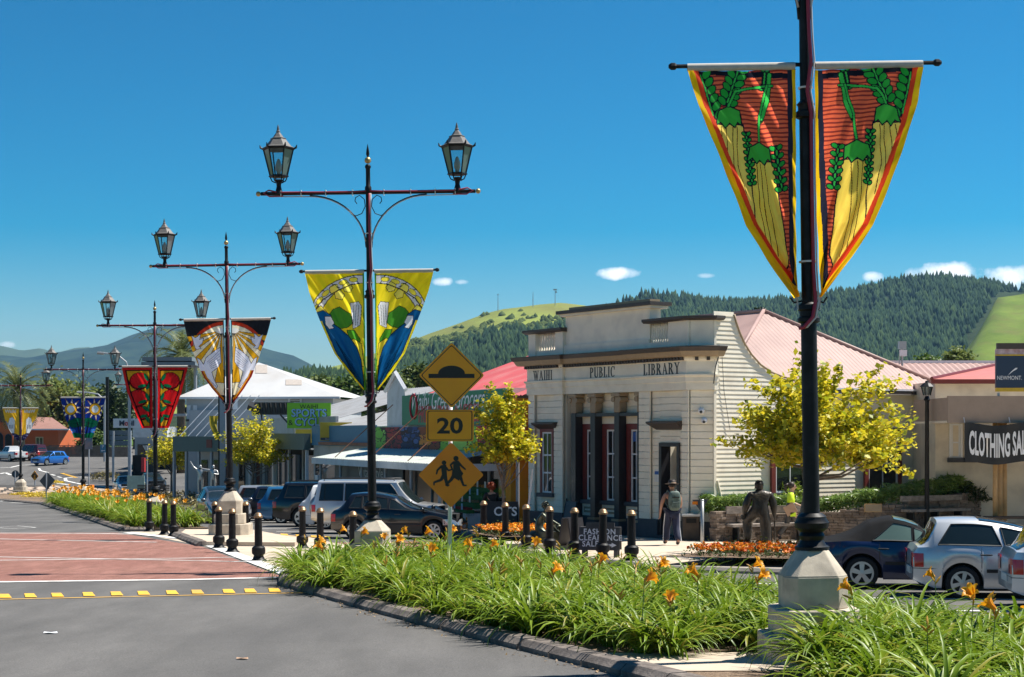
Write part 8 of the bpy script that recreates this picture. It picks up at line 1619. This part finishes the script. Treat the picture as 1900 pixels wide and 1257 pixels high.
# woman in hi-vis walking right
pw_ = dict(pelvis=(0, 0, .95, .125), al=(-.06, -.36, .16), kl=(-.07, -.1, .5), tl=(-.07, -.27, .05), ar=(.07, .34, .1), kr=(.08, .22, .5), tr=(.08, .5, .06), el=(-.22, .12, 1.12), wl=(-.18, .3, 1.05), pl=(-.17, .36, 1.04), er=(.25, -.04, 1.12), wr=(.26, .06, .88), pr=(.26, .09, .81), chest=(0, .02, 1.32, .13), spine=(0, .01, 1.12, .11), neck=(0, .03, 1.47, .05), jaw=(0, .06, 1.54, .068), skull=(0, .05, 1.635, .088), crown=(0, .04, 1.7, .058))
t = thing('person', 'person in lime high-visibility shirt and grey trousers walking with a tan folder', 'person', G(1467, 1004, .12), R(-90)); sc = 1.0
put('body', fig_mesh(pw_, scale=sc), m_skin2, t); put('shirt', fig_mesh(pw_, TOR + [('sl', 'el'), ('sr', 'er')], .036, False, sc, over=dict(el=.06, er=.06)), m_hiv, t); put('trousers', fig_mesh(pw_, LEGS, .014, False, sc, over=dict(al=.075, ar=.075, kl=.07, kr=.07)), m_gryc, t)
MB().lathe([(.142, 1.0), (.136, 1.13)], 16, sy=.95).build('navy_band', m_navy, t, smooth=True)
for s_ in 'lr': put('shoe', fig_mesh(pw_, FEET(s_), .014, False, sc), m_shoe, t)
hr = MB().ball((0, .02, 1.65), .104, 14, 10, sc=(1, 1.05, 1.02)); hr = hr.build('hair', m_hairb, t, smooth=True); hr.location = (0, -.0, .008); MB().tube([(0, -.07, 1.68), (0, -.15, 1.64), (0, -.16, 1.5), (0, -.12, 1.42)], [.04, .045, .035, .012], 8).build('ponytail', m_hairb, hr, smooth=True)
MB().ball((0, .09, 1.6), .085, 12, 8, sc=(.85, .75, 1.2)).build('face', m_skin2, t, smooth=True); MB().span((-.07, .135, 1.625), (.07, .165, 1.655)).build('sunglasses', m_sb, t, bevel=.01); MB().ball((0, .165, 1.59), .018, 6, 5).build('nose', m_skin2, t, smooth=True)
fo_ = MB().box((0, 0, 0), (.03, .34, .3)).build('folder', m_tanc, t, bevel=.01); fo_.location = (.3, -.06, .95); fo_.rotation_euler = (.5, 0, 0); MB().box((.29, .02, .8), (.05, .16, .12)).build('yellow_pouch', m_hiv, t)
# red-haired woman at the grocer
pr_ = dict(el=(-.25, .1, 1.13), wl=(-.22, .28, 1.02), pl=(-.21, .34, 1.0), er=(.25, .08, 1.13), wr=(.23, .26, 1.03), pr=(.22, .32, 1.02), pelvis=(0, 0, .95, .15), spine=(0, 0, 1.13, .14), chest=(0, 0, 1.33, .15))
t = thing('person', 'person with curly red hair in black top and long grey skirt facing the produce stand', 'person', GX(912, 51.8, .12), R(18)); sc = .96
put('body', fig_mesh(pr_, scale=sc), m_skin2, t); put('top', fig_mesh(pr_, TOR + [('sl', 'el'), ('sr', 'er'), ('el', 'wl'), ('er', 'wr')], .018, False, sc), m_bt, t)
MB().grid(lambda a, b: (lambda r_: (r_ * math.cos(a * 6.283), r_ * .85 * math.sin(a * 6.283), lerp(.98, .12, b)))(lerp(.155, .3, b ** .8) + .018 * math.sin(a * 6.283 * 9) * b), 54, 10).build('skirt', mat('grey_skirt', (.15, .14, .125), .85, var=.2, vs=6), t, smooth=True, fix=False)
q = rng.normal(size=(420, 3)); q /= np.linalg.norm(q, axis=1)[:, None]; hb_ = MB().ball((0, -.01, 1.58), .125, 14, 10).build('hair', m_hairr, t, smooth=True); leaf_obj('curl', q * np.array([.135, .13, .13]) + np.array([0, -.01, 1.585]), .05, m_hairr, hb_, asp=.8); face(t, BASE, t, m_skin2, sc)
for s_ in 'lr': put('shoe', fig_mesh(pr_, FEET(s_), .014, False, sc), m_shoe, t)
# bronze miner
m_brz = mat('dark_bronze', (.022, .018, .015), .38, metal=.4, var=.35, vs=7, bump=.6, bs=22, col2=(.05, .041, .034)); m_brz2 = mat('green_bronze', (.06, .065, .045), .4, metal=.65, var=.35, vs=7, bump=.3, bs=20, col2=(.12, .13, .095))
ps_ = dict(pelvis=(0, 0, .97, .16), spine=(.01, .0, 1.15, .165), chest=(.02, .04, 1.36, .205), neck=(.02, .08, 1.5, .07), jaw=(.01, .11, 1.57, .08), skull=(.0, .1, 1.67, .1), crown=(0, .09, 1.75, .07), hl=(-.11, .02, .92, .14), kl=(-.27, .3, .72, .108), al=(-.26, .25, .22, .085), tl=(-.28, .42, .15, .05), hr=(.12, 0, .92, .14), kr=(.16, .02, .5, .105), ar=(.16, -.02, .09, .09), tr=(.18, .15, .04, .05), sl=(-.24, .03, 1.42, .085), el=(-.36, .02, 1.12, .08), wl=(-.38, .14, .9, .045), pl=(-.37, .2, .84, .045), sr=(.26, .03, 1.42, .085), er=(.36, .0, 1.13, .08), wr=(.38, .02, .86, .045), pr=(.385, .03, .78, .045))
mp_ = GX(1410, 42.6, .16); t = thing('miner_statue', 'dark bronze statue of a miner with one foot raised, seen from behind', 'statue', mp_, R(4)); put('figure', fig_mesh(ps_, scale=1.02, sub=2, rmul=1.38), m_brz, t); MB().box((-.27, .32, .06), (.34, .42, .2)).build('rock', m_brz, t, bevel=.04); MB().tube([(.4, .06, .8), (.42, .1, .45), (.45, .2, .02)], .02, 6).build('tool', m_brz, t); MB().box((-.38, .26, .82), (.12, .2, .14)).build('lamp', m_brz, t, bevel=.02)
qq = rng.normal(size=(260, 3)); qq /= np.linalg.norm(qq, axis=1)[:, None]; qq[:, 2] = np.abs(qq[:, 2]) - .25; leaf_obj('hair', qq * .1 * 1.02 + np.array([0, .09, 1.72]), .045, m_brz, t, asp=.9)
MB().box((0, .1, -.12), (1.0, .9, .24)).build('base', m_conc, t)
# mother bathing a child
bs = GX(1021, 43.7, .12); t = thing('bathing_statue', 'green bronze statue of a kneeling figure bathing a child in a tub', 'statue', bs, 0)
pb_ = dict(pelvis=(-.36, .0, .48, .19), spine=(-.33, .0, .66, .16), chest=(-.25, .0, .86, .155), neck=(-.17, 0, 1.0, .06), jaw=(-.1, -.01, 1.05, .075), skull=(-.1, 0, 1.14, .095), crown=(-.12, 0, 1.21, .065), sl=(-.2, -.2, .92, .07), el=(-.02, -.24, .68, .05), wl=(.16, -.16, .5, .036), pl=(.24, -.13, .45, .035), sr=(-.2, .2, .92, .07), er=(.06, .2, .72, .05), wr=(.3, .1, .58, .036), pr=(.38, .06, .54, .035), hl=(-.3, -.12, .42, .14), kl=(-.02, -.2, .34, .11), al=(-.3, -.24, .2, .07), tl=(-.45, -.22, .16, .05), hr=(-.3, .12, .42, .14), kr=(-.02, .2, .34, .11), ar=(-.3, .24, .2, .07), tr=(-.45, .22, .16, .05))
put('figure', fig_mesh(pb_, sub=2), m_brz2, t); MB().grid(lambda a, b: (lambda th, f: (lerp(-.1, .05, f) + (.48 + .04 * f) * math.cos(th) * 1.0, (.28 + .04 * f) * math.sin(th), .16 + .3 * f))(a * 6.283, b), 30, 5).build('tub', m_brz2, t, smooth=True, fix=False)
MB().ball((-.36, 0, .28), .36, 14, 8, sc=(.75, .8, .62)).build('rock', m_brz2, t, smooth=True); ch_ = dict(pelvis=(.3, 0, .42), spine=(.3, 0, .5), chest=(.31, 0, .58), neck=(.33, 0, .66), jaw=(.33, -.0, .7), skull=(.34, 0, .76), crown=(.35, 0, .81))
chs = [(.28, 0, .36, .1), (.3, 0, .48, .095), (.32, 0, .6, .085), (.34, 0, .68, .045), (.35, -.01, .74, .075), (.37, 0, .8, .085), (.22, -.12, .6, .03), (.12, -.15, .5, .025), (.24, .12, .58, .03), (.16, .14, .48, .025)]; put('child', skin_mesh(chs, [(0, 1), (1, 2), (2, 3), (3, 4), (4, 5), (2, 6), (6, 7), (2, 8), (8, 9)], 2), m_brz2, t)
qq = rng.normal(size=(200, 3)); qq /= np.linalg.norm(qq, axis=1)[:, None]; leaf_obj('hair', qq * .1 + np.array([-.13, 0, 1.16]), .045, m_brz2, t, asp=.9); MB().ball((.12, 0, .44), .28, 12, 6, sc=(1.2, .8, .08)).build('water', m_brz2, t, smooth=True)
MB().box((-.25, .1, .02), (1.95, 1.1, .26)).build('base', m_conc, t, bevel=.02)
# pair of silver dancers far off
m_sil = mat('silver_statue', (.5, .5, .5), .35, metal=.5, var=.2, vs=6)
for u, arms, lab in ((372, dict(el=(-.42, 0, 1.35), wl=(-.68, 0, 1.5), pl=(-.74, 0, 1.54), er=(.4, 0, 1.6), wr=(.55, 0, 1.85), pr=(.58, 0, 1.92)), 'left silver dancing figure with raised arm beyond the grey car'), (396, dict(el=(-.3, .1, 1.15), wl=(-.1, .25, 1.2), pl=(-.04, .27, 1.2), er=(.45, 0, 1.45), wr=(.72, 0, 1.52), pr=(.8, 0, 1.53)), 'right silver dancing figure with outstretched arm beyond the grey car')):
    t = thing('dancer_statue', lab, 'statue', GX(u, 92, .75), R(180), 'silver dancing figures'); put('figure', fig_mesh(arms, fingers=False), m_sil, t); MB().box((0, 0, -.4), (.5, .5, .8)).build('base', m_conc, t)
# ------------------------------------------------------------ boards and bins on the footpath
m_slate = mat('grey_signboard', (.045, .045, .047), .7, var=.25, vs=5, dirt=((.08, .08, .08), 4.)); ap_ = G(1112, 1034.5, .12); t = thing('sandwich_board', 'grey timber sandwich board reading fashion clearance sale with arrow', 'sign', ap_, R(-10)); 
def sboard(t, W, H, z0, m, tilt=.17, back=True):
    Mf = Matrix.Translation((0, 0, z0)) @ Matrix.Rotation(-tilt, 4, 'X'); bd = MB().span((-W / 2, -.02, 0), (W / 2, .02, H), Mf).build('board', m, t); Mb = Matrix.Translation((0, .42, z0)) @ Matrix.Rotation(tilt, 4, 'X')
    if back: MB().span((-W / 2, -.02, 0), (W / 2, .02, H), Mb).build('back_board', m, t)
    return bd, Mf
bd, Mf = sboard(t, 1.0, .56, .17, m_slate)
for x in (-.38, .4):
    for s_, y in ((1, 0), (-1, .42)): MB().span((x - .045, -.03, -.19), (x + .045, .03, .02), Matrix.Translation((0, y, .17)) @ Matrix.Rotation(-.17 * s_, 4, 'X')).build('leg', m_slate, t)
MB().span((-.34, -.03, .54), (.36, .03, .68), Mf).build('top_rail', m_slate, t); Mt = Mf @ Matrix.Translation((0, -.024, 0)) @ Matrix.Rotation(R(90), 4, 'X')
for body, x, z, s_ in (('FASHION', .0, .39, .19), ('CLEARANCE', .02, .24, .19), ('SALE', -.22, .09, .19)): text('lettering', body, m_sash, bd, Mt @ Matrix.Translation((x, z, .002)), s_, bold=.004, sx=.92, space=1.12)
MB().add([(x, z, .003) for x, z in ((.02, .1), (.3, .1), (.3, .065), (.42, .125), (.3, .185), (.3, .15), (.02, .15))], [tuple(range(7))], Mt).build('arrow', m_sash, bd)
t = thing('sandwich_board', 'dark edge-on sandwich board directly behind the clearance board', 'sign', G(1074, 1020, .12), R(55)); sboard(t, .7, .75, .1, mat('black_board', (.012, .01, .012), .5))
t = thing('sandwich_board', 'black chalk board with white lettering beside the red-haired shopper', 'sign', GX(930, 51.2, .12), R(-8)); bd, Mf = sboard(t, 1.0, 1.05, .06, mat('black_board', (.012, .01, .012), .5)); Mt = Mf @ Matrix.Translation((0, -.024, 0)) @ Matrix.Rotation(R(90), 4, 'X'); text('lettering', 'OTS', m_sash, bd, Mt @ Matrix.Translation((.12, .6, .002)), .4, bold=.008)
t = thing('frame_board', 'black metal A-frame standing against the library columns', 'sign', Vector((*fp(du(1096), .75), ZG)), math.atan2(AV.y, AV.x) + math.pi)
for s_ in (-1, 1):
    Mx = Matrix.Translation((0, 0, 0)) @ Matrix.Rotation(s_ * .24, 4, 'X'); 
    for x in (-.3, .3): MB().tube([(x, s_ * .28, 0), (x, 0, 1.1)], .018, 5).build('leg', m_blk, t)
    MB().add([(-.28, s_ * .25, .12), (.28, s_ * .25, .12), (.28, s_ * .03, 1.0), (-.28, s_ * .03, 1.0)], [(0, 1, 2, 3)]).build('panel', m_sback, t)
bx = G(1281, 1003, .12); t = thing('litter_bin', 'square brown litter bin at the end of the stone wall', 'bin', bx); MB().box((0, 0, .36), (.5, .46, .74)).build('body', m_dtim, t, bevel=.02); MB().box((0, 0, .76), (.56, .52, .07)).build('lid', m_galv, t, bevel=.01); MB().box((0, -.235, .6), (.3, .02, .14)).build('opening', m_dark, t)
sp_ = G(1303, 1023, .12); t = thing('give_way_sign', 'grey post with triangular sign seen from behind before the stone wall', 'road sign', sp_); k = sp_.y / F; MB().tube([(0, 0, -.1), (0, 0, (1023 - 927) * k)], .045, 12).build('post', m_galv, t, smooth=True); zz = lambda v_: (1023 - v_) * k
MB().prism([((u - 1303) * k, zz(v_)) for u, v_ in ((1285, 928), (1315, 927), (1301, 950))], 0, .02, Matrix.Translation((0, .09, 0)) @ Matrix.Rotation(R(90), 4, 'X')).build('plate', m_sback, t); MB().box(((1290 - 1303) * k, .06, zz(934)), (.14, .01, .08)).build('sticker', m_sgo, t)
MB().lathe([(.05, 0), (.05, .03)], 10, (0, 0, zz(930))).build('clamp', m_galv, t)
ys = thing('white_prop', 'leaning pale pole propped beside the orange wall', 'pole', GX(975, 50.3, .12)); MB().tube([(0, 0, 0), (.22, .1, (958 - 832) * 50.3 / F)], .035, 8).build('pole', m_sash, ys)
nbx = thing('planter_label', 'small white plant label standing among the rust marigolds', 'label', Vector((7.25, 37.6, gz(37.6) + .4))); MB().box((0, 0, .1), (.15, .01, .1)).build('card', m_lblue, nbx); MB().box((0, .006, 0), (.012, .008, .2)).build('stake', m_galv, nbx)
gp = thing('framed_notice', 'small framed notice fixed to the stone wall above the convertible', 'sign', Vector((10.75, 48.15, 0))); MB().box((0, 0, P(0, 943, 48.1).z), (.52, .03, .25)).build('frame', m_timb, gp); MB().box((0, -.018, P(0, 943, 48.1).z), (.46, .01, .2)).build('notice', m_tan, gp)
fl = thing('small_flag', 'small red white and blue flag sticker on the tree guard behind the nearest pedestal', 'flag', Vector((7.17, 38.5, gz(38.5) + .5)), 0); MB().box((0, 0, .1), (.12, .02, .3)).build('cloth', m_navy, fl); MB().box((0, -.012, .0), (.12, .01, .08)).build('stripe', m_redl, fl)

# ------------------------------------------------------------ litter of the street: fallen bits along the kerb, flecks on the road
r = random.Random(12); pts = []
kl_ = [(-4.42, 31.65), (-2.14, 25.9), (-.88, 23), (.94, 18.8), (2.2, 16)]
for _ in range(420):
    f = r.random() * 4; i = int(f); x = lerp(kl_[i][0], kl_[i + 1][0], f - i) - abs(r.gauss(.22, .16)); y = lerp(kl_[i][1], kl_[i + 1][1], f - i); pts.append((x, y, gz(y) + .012))
tag(leaf_obj('leaf_litter', pts, .045, leaf_mat('dry_leaf', [(.2, .13, .07), (.4, .27, .14), (.12, .08, .05)], .1), None, asp=.5, up=3.), 'dry leaf litter scattered along the near median kerb', 'litter', kind='stuff')
for u, vv, w_, lab in ((94, 1176, .16, 'white paper scrap lying on the left foreground road'), (450, 1224, .12, 'tan leaf lying on the foreground road')):
    q = G(u, vv); o = MB().add([(w_ * .6 * math.cos(k * .9) * (1 + .3 * math.sin(k * 2.3)), w_ * .45 * math.sin(k * .9), .006 + .012 * (k % 2)) for k in range(7)], [tuple(range(7))]).build('paper_scrap' if 'leaf' not in lab else 'fallen_leaf', m_sash if 'leaf' not in lab else m_tanc); o.location = (q.x, q.y, q.z + .006); tag(o, lab, 'litter')
q = G(836, 1163); tag(MB().lathe([(.025, 0), (.025, .012), (.0, .014)], 10).build('bottle_cap', m_blue), 'small blue bottle cap beside the kerb', 'litter').location = (q.x, q.y, q.z + .004)

def recenter(t, c):
    c = Vector(c)
    for ch in t.children: ch.location = ch.location - c
    t.location = t.location + c
for t in [o for o in SC.objects if o.parent is None and o.name.split('.')[0] in ('stone_planter', 'stone_wall', 'hedge')]:
    c = (10, 48.8) if t.name.startswith(('stone_wall', 'hedge')) else ((.2, 47.4) if 'yellow' in t['label'] else (6.4, 37.))
    recenter(t, (*c, gz(c[1]) + .12))
